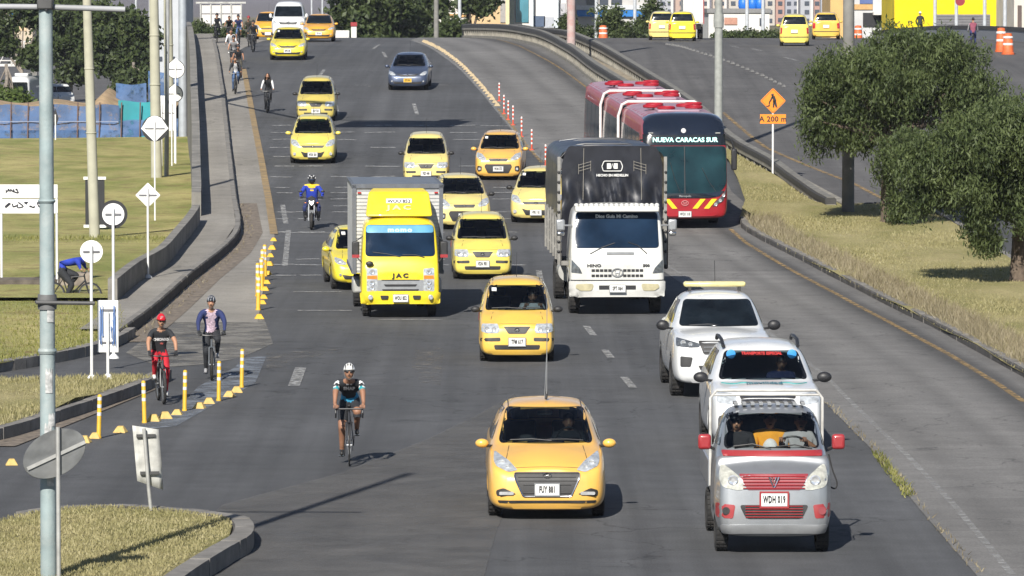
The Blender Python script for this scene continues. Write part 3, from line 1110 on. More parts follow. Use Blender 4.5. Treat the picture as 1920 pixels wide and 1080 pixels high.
sign(303, 212, 300, 210, [(-.13, -.72), (.13, -.72), (.13, .72), (-.13, .72)], 'left one of the two upright white boards beside the cream pole', group=GS, zbase=.15, plate=False)
sign(322, 212, 305, 210, [(-.15, -.72), (.15, -.72), (.15, .72), (-.15, .72)], 'right one of the two upright white boards beside the cream pole', group=GS, zbase=.15, plate=False)
bb = AT(313, 210, 213)
tag(MB().box((0, 0, 0), (.2, .05, 1.5)).build('hoarding_strip', mat('slate_blue', (.08, .13, .25), .6)), 'slate blue strip between the two upright white boards', 'board').location = bb
# small dark pointed sign by the fence
c = AT(104, 222, 255)
sr = empty('road_sign', (c.x, 255, .1), label='small black diamond sign on a white post in front of the blue fence', cat='road sign')
MB().prism([(x, z + c.z - .1) for x, z in ((.16, 0), (0, .5), (-.16, 0), (0, -.5))], 0, .03).build('plate', BLACK, sr, smooth=False)
MB().tube([(0, -.03, 0), (0, -.03, c.z + .1)], .035, 8).build('post', WSTEEL, sr)

# white board with graffiti, two panels on two posts
def graffiti(sx, sz, n, m, parent, y, cx, cz, seed, r=.016):
    rd = random.Random(seed)
    mb = MB()
    for k in range(n):
        x = cx - sx / 2 + sx * (k + .5) / n
        pts = []
        for j in range(rd.randint(4, 6)):
            pts.append((x + rd.uniform(-.6, .6) * sx / n, y, cz + rd.uniform(-.5, .5) * sz))
        mb.tube([Vector(p) for p in smooth_line([Vector(q) for q in pts], 4)], r, 5)
    return mb.build('graffiti', m, parent)


INK = mat('spray_ink', (.02, .02, .03), .7)
BLUEINK = mat('blue_spray_ink', (.10, .18, .38), .7)
Yb = Yat(556, .1)
c = AT(52, 372, Yb)
bd = empty('notice_board', (c.x, Yb, .1), label='white notice board on two legs with black graffiti scrawls on the park grass', cat='board')
sP = PXM(Yb)
for z0, z1 in ((346, 371), (373, 400)):
    a, b_ = AT(52, z0, Yb).z - .1, AT(52, z1, Yb).z - .1
    MB().box((0, 0, (a + b_) / 2), (112 / sP, .03, a - b_)).build('panel', WFACE, bd)
for dx in (-50, 54):
    MB().tube([(dx / sP, .03, 0), (dx / sP, .03, AT(0, 350, Yb).z - .1)], .03, 8).build('leg', WSTEEL, bd)
graffiti(.36, .1, 4, INK, bd, -.022, -.40, AT(52, 358, Yb).z - .1, 3)
graffiti(1.2, .13, 8, INK, bd, -.022, .05, AT(52, 384, Yb).z - .1, 5)
hc = AT(202, 612, rb.location.y).z - .2
graffiti(.09, .8, 5, BLUEINK, rb, -.0, -.12, hc, 11, .006)
graffiti(.09, .8, 6, BLUEINK, rb, -.0, .10, hc, 12, .006)

# black panel with white top and foot bars
Yp = Yat(426, .15)
c = AT(178, 378, Yp)
pn = empty('notice_board', (c.x, Yp, .15), label='black upright panel with white bars above and below, behind the cream pole', cat='board')
zt, zb_ = AT(0, 334, Yp).z - .15, AT(0, 424, Yp).z - .15
MB().box((0, 0, (zt + zb_) / 2), (.60, .05, zt - zb_)).build('panel', mat('black_panel', (.015, .016, .018), .5), pn)
for z in (zt, zb_ + .0):
    MB().box((0, -.02, z), (.70, .09, .09)).build('bar', WSTEEL, pn)

# blue construction netting fence
FB = mat('blue_netting', (.055, .12, .26), .8, var=.35, scale=.9, dirt=.55, dirtcol=(.16, .22, .36), bump=.4, bscale=6)
worn(FB, 2.2, .25, .5, .93)
FT = mat('teal_netting', (.03, .26, .29), .8, var=.25, scale=.8, dirt=.4, dirtcol=(.02, .2, .3), bump=.4, bscale=6)


def net(x0, x1, Y, h, m, seed, name='netting', parent=None, z0=0.1):
    rd = random.Random(seed)
    n = max(6, int((x1 - x0) / .35))
    V, F = [], []
    ph = rd.uniform(0, 6)
    for k in range(n + 1):
        x = x0 + (x1 - x0) * k / n
        for j in range(5):
            z = z0 + (h + (.06 * math.sin(k * .9 + ph) if j == 4 else 0)) * j / 4
            V.append((x, Y + .10 * math.sin(k * .8 + j + ph) + rd.uniform(-.04, .04), z))
    for k in range(n):
        for j in range(4):
            a = k * 5 + j
            F.append((a, a + 5, a + 6, a + 1))
    mb = MB(); mb.add(V, F)
    return mb.build(name, m, parent)


xs = lambda px, Y: (px - 960) / PXM(Y)
fy = 264
fn = empty('construction_fence', (xs(120, fy), fy, 0), label='long blue construction netting with thin posts at the back of the park', cat='fence')
ox = fn.location.x
net(xs(-80, fy) - ox, xs(225, fy) - ox, 0, 1.75, FB, 1, parent=fn)
net(xs(225, fy) - ox, xs(300, fy) - ox, 0, .95, FB, 2, parent=fn)
net(xs(222, fy) - ox, xs(296, fy) - ox, .12, 1.95, FT, 3, parent=fn)
net(xs(296, fy) - ox, xs(364, fy) - ox, .2, 1.1, FB, 4, parent=fn)
net(xs(340, fy) - ox, xs(368, fy) - ox, .12, 2.2, FT, 5, parent=fn)
for px in (20, 52, 98, 145, 186, 227, 262, 300):
    x = xs(px, fy) - ox
    MB().tube([(x, -.12, 0), (x + .05, -.12, 2.0)], .035, 6).build('post', mat('rusty_post', (.14, .09, .08), .8), fn)
x0 = xs(-80, fy) - ox
MB().box((xs(70, fy) - ox, -.14, 1.0), (xs(225, fy) - xs(-80, fy), .02, .05)).build('band', mat('grey_band', (.2, .24, .34), .7), fn)
fy2 = 300
fn2 = empty('construction_fence', (xs(255, fy2), fy2, 0), label='second short blue netting standing behind the teal one', cat='fence')
ox = fn2.location.x
net(xs(218, fy2) - ox, xs(275, fy2) - ox, 0, 2.3, FB, 7, parent=fn2)
net(xs(278, fy2) - ox, xs(335, fy2) - ox, .3, 3.0, FB, 8, parent=fn2)

# ------------------------------------------------------------------ bollards and lane separators
YEL = mat('bollard_yellow', (.62, .36, .02), .6, var=.15, scale=5, dirt=.3, dirtcol=(.3, .22, .1))
REFL = mat('bollard_reflective', (.55, .55, .55), .4, var=.1)


def make_bollard(h=.75):
    root = empty('bollard')
    r = .036
    MB().lathe([(.045, 0), (.045, .03), (r, .05), (r, h - .02), (r * .7, h), (.004, h + .004)], n=14).build('body', YEL, root)
    for z in (h * .52, h * .70, h * .87):
        MB().lathe([(r + .002, z), (r + .002, z + .055)], n=14).build('reflective_band', REFL, root)
    return root


def copy_thing(root, loc, label=None, rz=0, name=None, scale=1):
    r = root.copy(); C.objects.link(r)
    r.location = loc; r.rotation_euler = (root.rotation_euler[0], root.rotation_euler[1], rz); r.scale = (scale,) * 3
    if label: r['label'] = label
    for ch in list(root.children):
        c_ = ch.copy(); C.objects.link(c_); c_.parent = r
        for g in ch.children:
            d = g.copy(); C.objects.link(d); d.parent = c_
    return r


bol = make_bollard(.72)
near = [((185, 822), 'leftmost striped yellow bollard, nearest the two grey sign backs'), ((271, 793), 'striped yellow bollard directly above the bent rectangular sign'),
        ((346, 771), 'striped yellow bollard just right of the cyclist in red trousers'), ((410, 752), 'striped yellow bollard just below the cyclist in the navy jacket'),
        ((453, 727), 'rightmost striped yellow bollard of the junction row')]
bunch = [((484, 582), 'lowest front yellow bollard of the tight bunch beside the cycle lane'), ((483, 556), 'second yellow bollard from the front of the tight bunch'),
         ((491, 545), 'third yellow bollard from the front of the tight bunch'), ((493, 528), 'fourth yellow bollard from the front of the tight bunch'), ((497, 518), 'rearmost yellow bollard of the tight bunch')]
first = True
for grp, lst in (('striped yellow bollards along the junction', near), ('yellow bollards bunched beside the cycle lane', bunch)):
    for (px, py), lab in lst:
        p = U(px, py)
        if first:
            b_ = bol; b_.location = (p.x, p.y, E(p.y)); first = False
            b_['label'] = lab
        else:
            b_ = copy_thing(bol, (p.x, p.y, E(p.y)), lab)
        b_['category'] = 'bollard'; b_['group'] = grp
        if grp[0] == 'y': b_.scale = (1.35, 1.35, 1.12)
        b_.rotation_euler = (0, R(random.uniform(-2, 2)), 0)

SEPM = mat('separator_yellow', (.55, .38, .12), .8, var=.25, scale=12, dirt=.5, dirtcol=(.2, .16, .1))
SEPD = mat('separator_black', (.03, .03, .03), .85)


def make_sep(col, name='lane_separator'):
    m = MB()
    me = [(-.11, -.11, 0), (.11, -.11, 0), (.11, .11, 0), (-.11, .11, 0), (-.045, -.03, .11), (.045, -.03, .11), (.045, .05, .11), (-.045, .05, .11)]
    m.add(me, [(3, 2, 1, 0), (4, 5, 6, 7), (0, 1, 5, 4), (1, 2, 6, 5), (2, 3, 7, 6), (3, 0, 4, 7)])
    return m.build(name, col, bevel=.012, smooth=False)


def sep_row(pts, f, m, label, group, scale=1.0, off=0):
    base = make_sep(m)
    for i, p in enumerate(pts):
        o = base if i == 0 else base.copy()
        if i: C.objects.link(o)
        o.location = (p.x, p.y, f(p.y) + off)
        o.rotation_euler = (0, 0, R(random.uniform(-12, 12)))
        k = scale * random.uniform(.88, 1.12)
        o.scale = (k, k, k)
        tag(o, label, 'lane separator', group)


GJ = 'low yellow lane separators of the junction'
js = [(22, 872), (158, 830), (178, 822), (226, 811), (288, 790), (310, 785), (332, 778), (374, 766), (392, 757), (430, 744), (444, 736)]
sep_row([U(*q) for q in js], E, SEPM, 'small scuffed yellow wedge on the road in the line of striped bollards', GJ)
sep_row([U(*q) for q in [(486, 598), (492, 570), (494, 560), (497, 545), (500, 532), (503, 515), (505, 498), (507, 482), (510, 468), (513, 452)]], E, YEL,
        'bright yellow wedge in the row climbing from the bunch of bollards', 'bright yellow wedges beside the cycle lane', .95)
yl = resample(PX([(514, 440), (503, 370), (490, 300), (478, 240), (465, 170), (457, 130)]), 2.2)
mk = MB(); strip(mk, resample(yl, 1), .22, ez, .02)
mk.build('road_markings', mat('ochre_kerb_paint', (.27, .19, .09), .85, var=.3, scale=3, dirt=.8, dirtcol=(.15, .13, .11)))['kind'] = 'structure'
cl = resample(PX([(932, 199), (902, 162), (870, 127), (840, 103), (815, 88), (795, 79)]), 1.7)
sep_row([cl[i] for i in range(0, len(cl), 1)][:90], E, mat('separator_cream', (.42, .33, .20), .85, var=.3, scale=9, dirt=.5, dirtcol=(.12, .1, .08)),
        'cream lane separator between the mixed lanes and the bus lane', 'cream lane separators up to the crest', 1.15)
c2 = resample(PX([(1470, 163), (1429, 143), (1365, 117), (1300, 96), (1250, 84)], E2), 1.4)
sep_row(c2[:60], E2, mat('separator_grey', (.10, .10, .10), .85, var=.3, scale=9, dirt=.5, dirtcol=(.2, .19, .18)),
        'grey lane separator dividing the opposite carriageway', 'grey lane separators of the opposite carriageway', 1.0)

ORG = mat('orange_red_plastic', (.55, .08, .04), .6, var=.15)
WHT = mat('white_band', (.7, .68, .66), .5)


def make_delin():
    root = empty('delineator_post')
    MB().lathe([(.10, 0), (.09, .03), (.03, .05), (.03, .74), (.004, .76)], n=12).build('body', ORG, root)
    for z in (.22, .38, .54, .68):
        MB().lathe([(.032, z), (.032, z + .07)], n=12).build('white_band', WHT, root)
    return root


dl = make_delin()
for i, ((px, py), lab) in enumerate([((936, 190), 'farthest red and white post at the end of the cream separators'), ((945, 214), 'second farthest red and white post'), ((953, 225), 'third farthest red and white post'),
                                     ((962, 235), 'red and white post in the middle of the row'), ((978, 257), 'red and white post third nearest the camera'),
                                     ((997, 282), 'red and white post above the small taxi by the covered lorry'), ((1023, 312), 'nearest red and white post, next to the covered lorry')]):
    p = U(px, py)
    o = dl if i == 0 else copy_thing(dl, p)
    o.location = (p.x, p.y, E(p.y)); o['label'] = lab; o['category'] = 'post'; o['group'] = 'red and white posts beside the bus lane'

# ------------------------------------------------------------------ the two near signs seen from behind
p = AT(110, 1066, 60.3)
sg = empty('road_sign', (p.x, p.y, .2), label='tilted round grey sign back with a white diagonal brace beside the pale blue pole', cat='road sign')
c = AT(105, 851, p.y)
h = c.z - .2
MB().tube([(0, 0, 0), (0, 0, h + .32)], .027, 10).build('post', GSTEEL, sg)
Mr = Matrix.Rotation(R(-33), 4, 'Y') @ Matrix.Diagonal((1.22, 1, .78, 1))
dd = MB().lathe([(.34, .030), (.345, .038), (.34, .046)], axis='Y', n=44).build('plate', SHAD, sg)
dd.rotation_euler = (R(0), R(-27), R(12)); dd.location = (-.04, .0, h)
dd.scale = (1.16, 1, .78)
br = MB().box((0, .02, 0), (.76, .02, .04)).build('brace', GSTEEL, sg)
br.location = (-.02, 0, h - .02); br.rotation_euler = (0, R(-24), R(12))
p = U(283, 953, FLAT, .25)
sg = empty('road_sign', (p.x, p.y, .22), rz=R(12), label='bent upright grey sign back leaning beside the grass island corner', cat='road sign')
c = AT(272, 850, p.y)
h = c.z - .22
MB().tube([(0, 0, 0), (-.03, 0, .3), (-.09, 0, h + .34)], .026, 10).build('post', GSTEEL, sg)
mb = MB()
V, F = [], []
for k in range(7):
    x = -.18 + .36 * k / 6
    for j in range(9):
        z = -.38 + .76 * j / 8 - (.07 * (k / 6) if j == 0 else 0) - .06 * (k / 6)
        V.append((x + .06 - j * .008 - .06, .06 + .012 * math.sin(k) + (.05 * (k / 6) ** 2 if j < 3 else 0), z + h))
for k in range(6):
    for j in range(8):
        a = k * 9 + j; F.append((a, a + 9, a + 10, a + 1))
mb.add(V, F)
o = mb.build('plate', mat('chipped_white_plate', (.46, .46, .43), .6, var=.25, scale=6, dirt=.55, dirtcol=(.22, .21, .18)), sg)
md = o.modifiers.new('thick', 'SOLIDIFY'); md.thickness = .008
MB().box((-.06, .03, h + .24), (.26, .04, .04)).build('bracket', DSTEEL, sg)
MB().box((-.01, .03, h - .27), (.26, .04, .04)).build('bracket', DSTEEL, sg)

# orange roadworks sign on the right
p = U(1449, 332)
ws = empty('roadworks_sign', (p.x, p.y, E(p.y) + .1), label='orange roadworks diamond with a digging figure above a small distance plate', cat='road sign')
ORSIGN = mat('sign_orange', (.80, .24, .015), .45, var=.06, scale=4)
c1, c2_ = AT(1449, 189, p.y), AT(1449, 223, p.y)
z1, z2 = c1.z - E(p.y) - .1, c2_.z - E(p.y) - .1
MB().tube([(0, .03, 0), (0, .03, z1 + .3)], .035, 10).build('post', WSTEEL, ws)
MB().prism([(x, z + z1) for x, z in rounded([(.43, 0), (0, .43), (-.43, 0), (0, -.43)], .05)], -.02, .0).build('diamond_plate', ORSIGN, ws, smooth=False)
MB().box((0, -.01, z2), (.86, .02, .31)).build('distance_plate', ORSIGN, ws, bevel=0)
tx = text('A 200 m', .25, (0, -.024, z2 - .01), BLACK, ws, bold=.006, spacing=1.05)
fg = MB()
fg.ball((-.02, -.03, z1 + .20), (.045, .01, .045), 10, 6)
for poly in ([(-.05, .15), (.05, .17), (.11, .02), (.02, -.02)], [(.0, .0), (.10, .02), (.14, -.22), (.09, -.22)], [(.0, .02), (.05, .0), (.04, -.22), (-.01, -.22)],
             [(-.05, .14), (.0, .12), (-.07, -.02), (-.11, 0)], [(-.12, .01), (-.07, .01), (-.12, -.12), (-.15, -.11)], [(-.24, -.19), (-.10, -.12), (-.12, -.19)]):
    fg.prism([(x, z + z1) for x, z in poly], -.032, -.02)
fg.build('digging_figure', BLACK, ws, smooth=False)
fr = MB()
o_ = [(.385, 0), (0, .385), (-.385, 0), (0, -.385)]
for i in range(4):
    a, b_ = o_[i], o_[(i + 1) % 4]
    fr.tube([(a[0], -.022, a[1] + z1), (b_[0], -.022, b_[1] + z1)], .006, 4)
fr.build('border_line', BLACK, ws)
# ------------------------------------------------------------------ vehicles: hulls and fitted panels
# local axes: front faces -Y, x to the right in the picture, origin on the ground under the front axle
GLASS = mat('dark_glass', (.006, .009, .012), .10, spec=.42, var=.5, scale=3)
CABGLASS = glass_mat('windscreen_glass', (.34, .40, .42))
FRIT = mat('black_frit', (.008, .008, .009), .25)
BLKPL = mat('black_plastic', (.02, .02, .021), .55, var=.2, scale=8, dirt=.3, dirtcol=(.09, .08, .07))
CHROME = mat('chrome', (.62, .62, .62), .16, metal=1, var=.05)
SILV = mat('silver_trim', (.40, .41, .42), .35, metal=.6, var=.08)
LENS = mat('headlamp_lens', (.52, .55, .57), .12, metal=.35, coat=1, var=.35, scale=14)
LENSD = mat('headlamp_dark', (.10, .11, .12), .15, metal=.2, coat=1, var=.4, scale=16)
BULB = mat('reflector', (.85, .86, .86), .12, metal=.7, coat=1, var=.2, scale=20)
AMBER = mat('amber_lens', (.75, .22, .03), .2, coat=1)
REDL = mat('red_lens', (.45, .02, .02), .2, coat=1)
TYRE = mat('tyre_rubber', (.018, .018, .018), .85, var=.3, scale=9, dirt=.6, dirtcol=(.07, .06, .055))
RIMM = mat('steel_rim', (.30, .30, .31), .4, metal=.7, var=.15)
PLATEW = mat('plate_white', (.72, .72, .70), .5, var=.05, dirt=.25, dirtcol=(.4, .38, .33))
PLATEY = mat('plate_yellow', (.72, .42, .03), .5, var=.05)
INTER = mat('dark_interior', (.030, .030, .032), .8, var=.2)
SEATM = mat('seat_fabric', (.07, .07, .075), .9, var=.3, scale=12)
UNDER = mat('underbody', (.012, .012, .012), .9, var=.3)

HULLS = {}


def subdiv_mesh(V, F, lv):
    me = bpy.data.meshes.new('cage'); me.from_pydata(V, [], F)
    o = bpy.data.objects.new('cage', me); C.objects.link(o)
    md = o.modifiers.new('s', 'SUBSURF'); md.levels = lv; md.render_levels = lv
    return o


def make_hull(key, st, arches=(), lv=2, ncap=True):
    """st: stations front to back; each a list of half-section points from bottom centre to top centre"""
    if key in HULLS: return HULLS[key]
    n = len(st[0])
    V, F = [], []
    for s_ in st:
        half = [Vector(p) for p in s_]
        loop = half + [Vector((-p.x, p.y, p.z)) for p in reversed(half[1:-1])]
        V += loop
    m = 2 * n - 2
    for i in range(len(st) - 1):
        for k in range(m):
            F.append((i * m + k, i * m + (k + 1) % m, (i + 1) * m + (k + 1) % m, (i + 1) * m + k))
    for i, rev in ((0, False), (len(st) - 1, True)):
        b = i * m
        for k in range(1, n - 2):
            q = (b + k, b + k + 1, b + m - k - 1, b + m - k)
            F.append(q if not rev else tuple(reversed(q)))
        for q in ((b, b + 1, b + m - 1), (b + n - 1, b + n, b + n - 2)):
            F.append(q if not rev else tuple(reversed(q)))
    o = subdiv_mesh(V, F, lv)
    dg = bpy.context.evaluated_depsgraph_get()
    me0 = bpy.data.meshes.new_from_object(o.evaluated_get(dg))
    bpy.data.objects.remove(o)
    bm = bmesh.new(); bm.from_mesh(me0); bmesh.ops.recalc_face_normals(bm, faces=bm.faces); bm.to_mesh(me0); bm.free()
    bvh = BVHTree.FromPolygons([v.co.copy() for v in me0.vertices], [tuple(p.vertices) for p in me0.polygons])
    if arches:
        o = bpy.data.objects.new('cage', me0); C.objects.link(o)
        mb = MB()
        for (y, z, r, w0, w1) in arches:
            for s_ in (-1, 1):
                prof = []
                a, b_ = sorted((s_ * w0, s_ * w1))
                mb.lathe([(r, a), (r, b_)], (0, y, z), axis='X', n=28)
        ct = mb.build('cutter', UNDER)
        md = o.modifiers.new('b', 'BOOLEAN'); md.operation = 'DIFFERENCE'; md.object = ct; md.solver = 'EXACT'; md.use_self = True
        dg = bpy.context.evaluated_depsgraph_get()
        me1 = bpy.data.meshes.new_from_object(o.evaluated_get(dg))
        bpy.data.objects.remove(o); bpy.data.objects.remove(ct)
        me0 = me1
    HULLS[key] = (me0, bvh)
    return HULLS[key]


def hull_object(key, m, parent, holes=(), name='body'):
    me, bvh = HULLS[key]
    me = me.copy(); me.name = name
    if holes:
        bm = bmesh.new(); bm.from_mesh(me)
        kill = []
        for f in bm.faces:
            c = f.calc_center_median()
            if f.normal.y > -.05: continue
            for poly, y0, y1 in holes:
                if y0 < c.y < y1 and inside((c.x, c.z), poly): kill.append(f); break
        bmesh.ops.delete(bm, geom=kill, context='FACES')
        bm.to_mesh(me); bm.free()
    return link(name, me, m, parent, ang=50)


def patch(bvh, name, poly, m, parent, axis='F', off=.006, depth=.03, step=.06, rnd=.0, mirror=False, flat=False):
    """a panel cut to an outline and laid on the hull's surface"""
    out = []
    for sgn in ((1, -1) if mirror else (1,)):
        pl = [(p[0] * sgn, p[1]) for p in poly] if axis in 'FB' else list(poly)
        if rnd: pl = rounded(pl, rnd)
        v, f = fill(pl, step)
        P = []
        for q in v:
            if axis == 'F': o_, d = Vector((q.x, -12, q.y)), Vector((0, 1, 0))
            elif axis == 'B': o_, d = Vector((q.x, 25, q.y)), Vector((0, -1, 0))
            elif axis == 'T': o_, d = Vector((q.x, q.y, 8)), Vector((0, 0, -1))
            elif axis == 'L': o_, d = Vector((-6, q.x, q.y)), Vector((1, 0, 0))
            else: o_, d = Vector((6, q.x, q.y)), Vector((-1, 0, 0))
            h = bvh.ray_cast(o_, d)
            P.append([h[0], h[1]] if h[0] else [None, o_])
        ok = [p for p in P if p[0] is not None]
        if not ok: continue
        ai = {'F': 1, 'B': 1, 'T': 2, 'L': 0, 'R': 0}[axis]
        ext = [p[0][ai] for p in ok]
        for p in P:
            if p[0] is None:
                c = p[1].copy(); near_ = min(ok, key=lambda w_: (w_[0] - Vector([c[i] if i != ai else w_[0][i] for i in range(3)])).length)
                c[ai] = near_[0][ai]; p[0] = c; p[1] = near_[1]
        front = []
        for p in P:
            front.append(p[0] + p[1] * off)
        if flat:
            e = (min if axis in 'FL' else max)(c[ai] for c in front)
            for c in front: c[ai] = e
        back = [c - P[i][1] * (off + .001) - d * 0 + d * depth for i, c in enumerate(front)]
        nv = len(front)
        F = [tuple(t) for t in f]
        ed = {}
        for t in F:
            for i in range(3):
                e = (t[i], t[(i + 1) % 3])
                if (e[1], e[0]) in ed: del ed[(e[1], e[0])]
                else: ed[e] = 1
        FF = list(F) + [(a, b, b + nv, a + nv) for a, b in ed]
        mb = MB(); mb.add([tuple(c) for c in front] + [tuple(c) for c in back], FF)
        o = mb.build(name, m, parent, ang=45)
        out.append(o)
    return out


def hit(bvh, x, z, axis='F'):
    if axis == 'F': h = bvh.ray_cast(Vector((x, -12, z)), Vector((0, 1, 0)))
    else: h = bvh.ray_cast(Vector((x, 25, z)), Vector((0, -1, 0)))
    return h[0].y if h[0] else 0


def wheel(x, y, r, w_, parent, rim=RIMM, side=1, spokes=5):
    root = MB()
    hw = w_ / 2
    prof = [(r * .66, -hw), (r * .86, -hw * 1.02), (r * .97, -hw * .86), (r, -hw * .6), (r, hw * .6), (r * .97, hw * .86), (r * .86, hw * 1.02), (r * .66, hw)]
    wb_ = empty('wheel', (x, y, r)); wb_.parent = parent
    mb = MB()
    mb.lathe(prof, (0, 0, 0), axis='X', n=28, close=True)
    for k in range(26):                       # tread blocks
        a = 2 * math.pi * k / 26
        for sx in (-.5, 0, .5):
            rot = Matrix.Rotation(a, 3, 'X')
            mb.box(rot @ Vector((sx * w_ * .62, 0, r + .002)), (w_ * .24, .035, .012), rot=rot)
    mb.build('tyre', TYRE, wb_)
    rm = MB()
    rm.lathe([(r * .66, -hw * .8), (r * .60, hw * side * .5), (r * .12, hw * side * .62), (.01, hw * side * .62)], axis='X', n=20)
    rm.build('rim', rim, wb_)
    return wb_


def plate_obj(parent, bvh, z, s, m=PLATEW, x=0, w_=.33, h=.16, axis='F', ink=None, size=.095, y=None):
    y = hit(bvh, x, z, axis) if y is None else y
    d = -1 if axis == 'F' else 1
    p = MB().box((x, y + d * .03, z), (w_, .02, h)).build('licence_plate', m, parent, bevel=.008)
    fr = MB()
    t = .012
    for bx_, bz, sx_, sz_ in ((0, h / 2 + .004, w_ + .02, t), (0, -h / 2 - .004, w_ + .02, t), (w_ / 2 + .004, 0, t, h), (-w_ / 2 - .004, 0, t, h)):
        fr.box((x + bx_, y + d * .034, z + bz), (sx_, .02, sz_))
    fr.build('frame', SILV, p)
    if s:
        tx_ = text(s, size * 1.3, (x, y + d * .046, z + .0), ink or BLACK, p, rz=0 if axis == 'F' else 180, bold=.0045, spacing=1.12, sx=.46 * w_ / .33)
    return p


def sec(y, w_, zb, zbelt, ztop, xt, sh=.90, crown=.02, dy=None, dz=.03, bulge=.45):
    pts = [(0, zb), (.84 * w_, zb), (.975 * w_, zb + .09), (w_, zb + bulge * (zbelt - zb)), (w_ * .975, zbelt - .07), (w_ * sh, zbelt), (xt, ztop - dz), (xt * .6, ztop), (0, ztop + crown)]
    return [(p[0], y + (dy[i] if dy else 0), p[1]) for i, p in enumerate(pts)]


def car_hull(key, W, fo, wb_, ro, H, zb=.20, hood=(.70, .92), cowl=None, belt=.92, nose_w=.66, ws=None, roof_w=.70, roofend=None, rear='hatch', wr=.29, lean=.10, zbelt_r=None, hatch_lean=.18, arch_at=None):
    """ws = (y of the windscreen base, y of its top); hood = (height at the nose, height at the windscreen)"""
    y0 = -fo
    y1 = wb_ + ro
    dl = [.05, .05, .0, .0, .03, lean * .7, lean * .9, lean, lean]
    d2 = [v * .6 for v in dl]
    hn, hc = hood
    st = []
    xh = .72 * W
    st.append(sec(y0, W * nose_w, zb + .02, hn - .07, hn - .02, nose_w * W * .8, sh=.93, crown=0, dy=dl))
    st.append(sec(y0 + .03, W * (nose_w + .16), zb, hn - .04, hn + .0, W * (nose_w + .05) * .8, sh=.93, crown=.0, dy=dl))
    st.append(sec(y0 + .12, W * .93, zb - .01, hn, hn + .035, W * .72, sh=.93, crown=.01, dy=d2))
    st.append(sec(y0 + .32, W * .985, zb - .01, hn + .05, hn + .10, xh, sh=.93, crown=.02, dy=[v * .3 for v in dl]))
    st.append(sec((y0 + ws[0]) * .5 + .1, W, zb - .02, (hn + hc) / 2 + .03, (hn + hc) / 2 + .07, xh, crown=.03))
    st.append(sec(ws[0] - .10, W, zb - .02, hc - .02, hc, xh, crown=.03))
    st.append(sec(ws[0] + .03, W, zb - .02, belt, hc + .06, xh * .98, crown=.03))
    f = .5
    st.append(sec(ws[0] + (ws[1] - ws[0]) * f, W, zb - .02, belt + .01, hc + (H - hc) * f + .05, W * (.5 * .72 + .5 * roof_w) * 1.0, sh=.93, crown=.03))
    st.append(sec(ws[1] - .04, W, zb - .02, belt + .02, H - .05, W * roof_w, sh=.94, crown=.025))
    st.append(sec(ws[1] + .22, W, zb - .02, belt + .03, H - .01, W * roof_w, sh=.94, crown=.03))
    yr = roofend if roofend else y1 - .35
    st.append(sec((ws[1] + yr) / 2 + .1, W, zb - .02, belt + .04, H, W * roof_w, sh=.94, crown=.03))
    st.append(sec(yr - .1, W, zb - .02, belt + .05, H - .03, W * roof_w * .97, sh=.94, crown=.02))
    rb_ = zbelt_r or belt + .05
    if rear == 'hatch':
        st.append(sec(yr + .06, W * .985, zb, rb_, H - .10, W * roof_w * .95, sh=.94, crown=.01, dy=[0, 0, 0, 0, 0, 0, 0, 0, 0]))
        st.append(sec(yr + hatch_lean, W * .97, zb, rb_, H - .28, W * roof_w * .98, sh=.93, crown=0))
        st.append(sec(y1 - .08, W * .95, zb + .02, rb_ - .06, rb_ + .03, W * .76, sh=.93, crown=0))
        st.append(sec(y1, W * .80, zb + .04, rb_ - .10, rb_ - .04, W * .68, sh=.93, crown=0))
    else:
        st.append(sec(yr + .35, W, zb, rb_, rb_ + (H - rb_) * .45, W * .72, sh=.93, crown=.01))
        st.append(sec(yr + .60, W, zb, rb_, rb_ + .06, W * .72, sh=.92, crown=.01))
        st.append(sec(y1 - .12, W * .97, zb + .02, rb_ - .04, rb_ + .04, W * .74, sh=.93, crown=0))
        st.append(sec(y1, W * .84, zb + .04, rb_ - .10, rb_ - .02, W * .66, sh=.93, crown=0))
    ar = [(0, wr, wr * 1.18, W * .60, W * 1.2), (wb_, wr, wr * 1.18, W * .60, W * 1.2)]
    if arch_at is not None: ar = [a for a in ar if a[0] in arch_at]
    return make_hull(key, st, ar)


def offset_poly(poly, k, c=None):
    cx = sum(p[0] for p in poly) / len(poly); cz = sum(p[1] for p in poly) / len(poly)
    return [(cx + (p[0] - cx) * k[0], cz + (p[1] - cz) * k[1]) for p in poly]


def bars(bvh, zs, x0, x1, m, parent, t=.018, name='grille_bar', off=.016, axis='F'):
    mb = MB()
    for z in zs:
        pts = []
        for k in range(9):
            x = x0 + (x1 - x0) * k / 8
            y = hit(bvh, x, z, axis)
            pts.append((x, y - off, z))
        mb.tube(pts, t / 2, 6)
    o = mb.build(name, m, parent)
    o['kind'] = 'stuff' if False else 'thing'
    del o['kind']
    return o


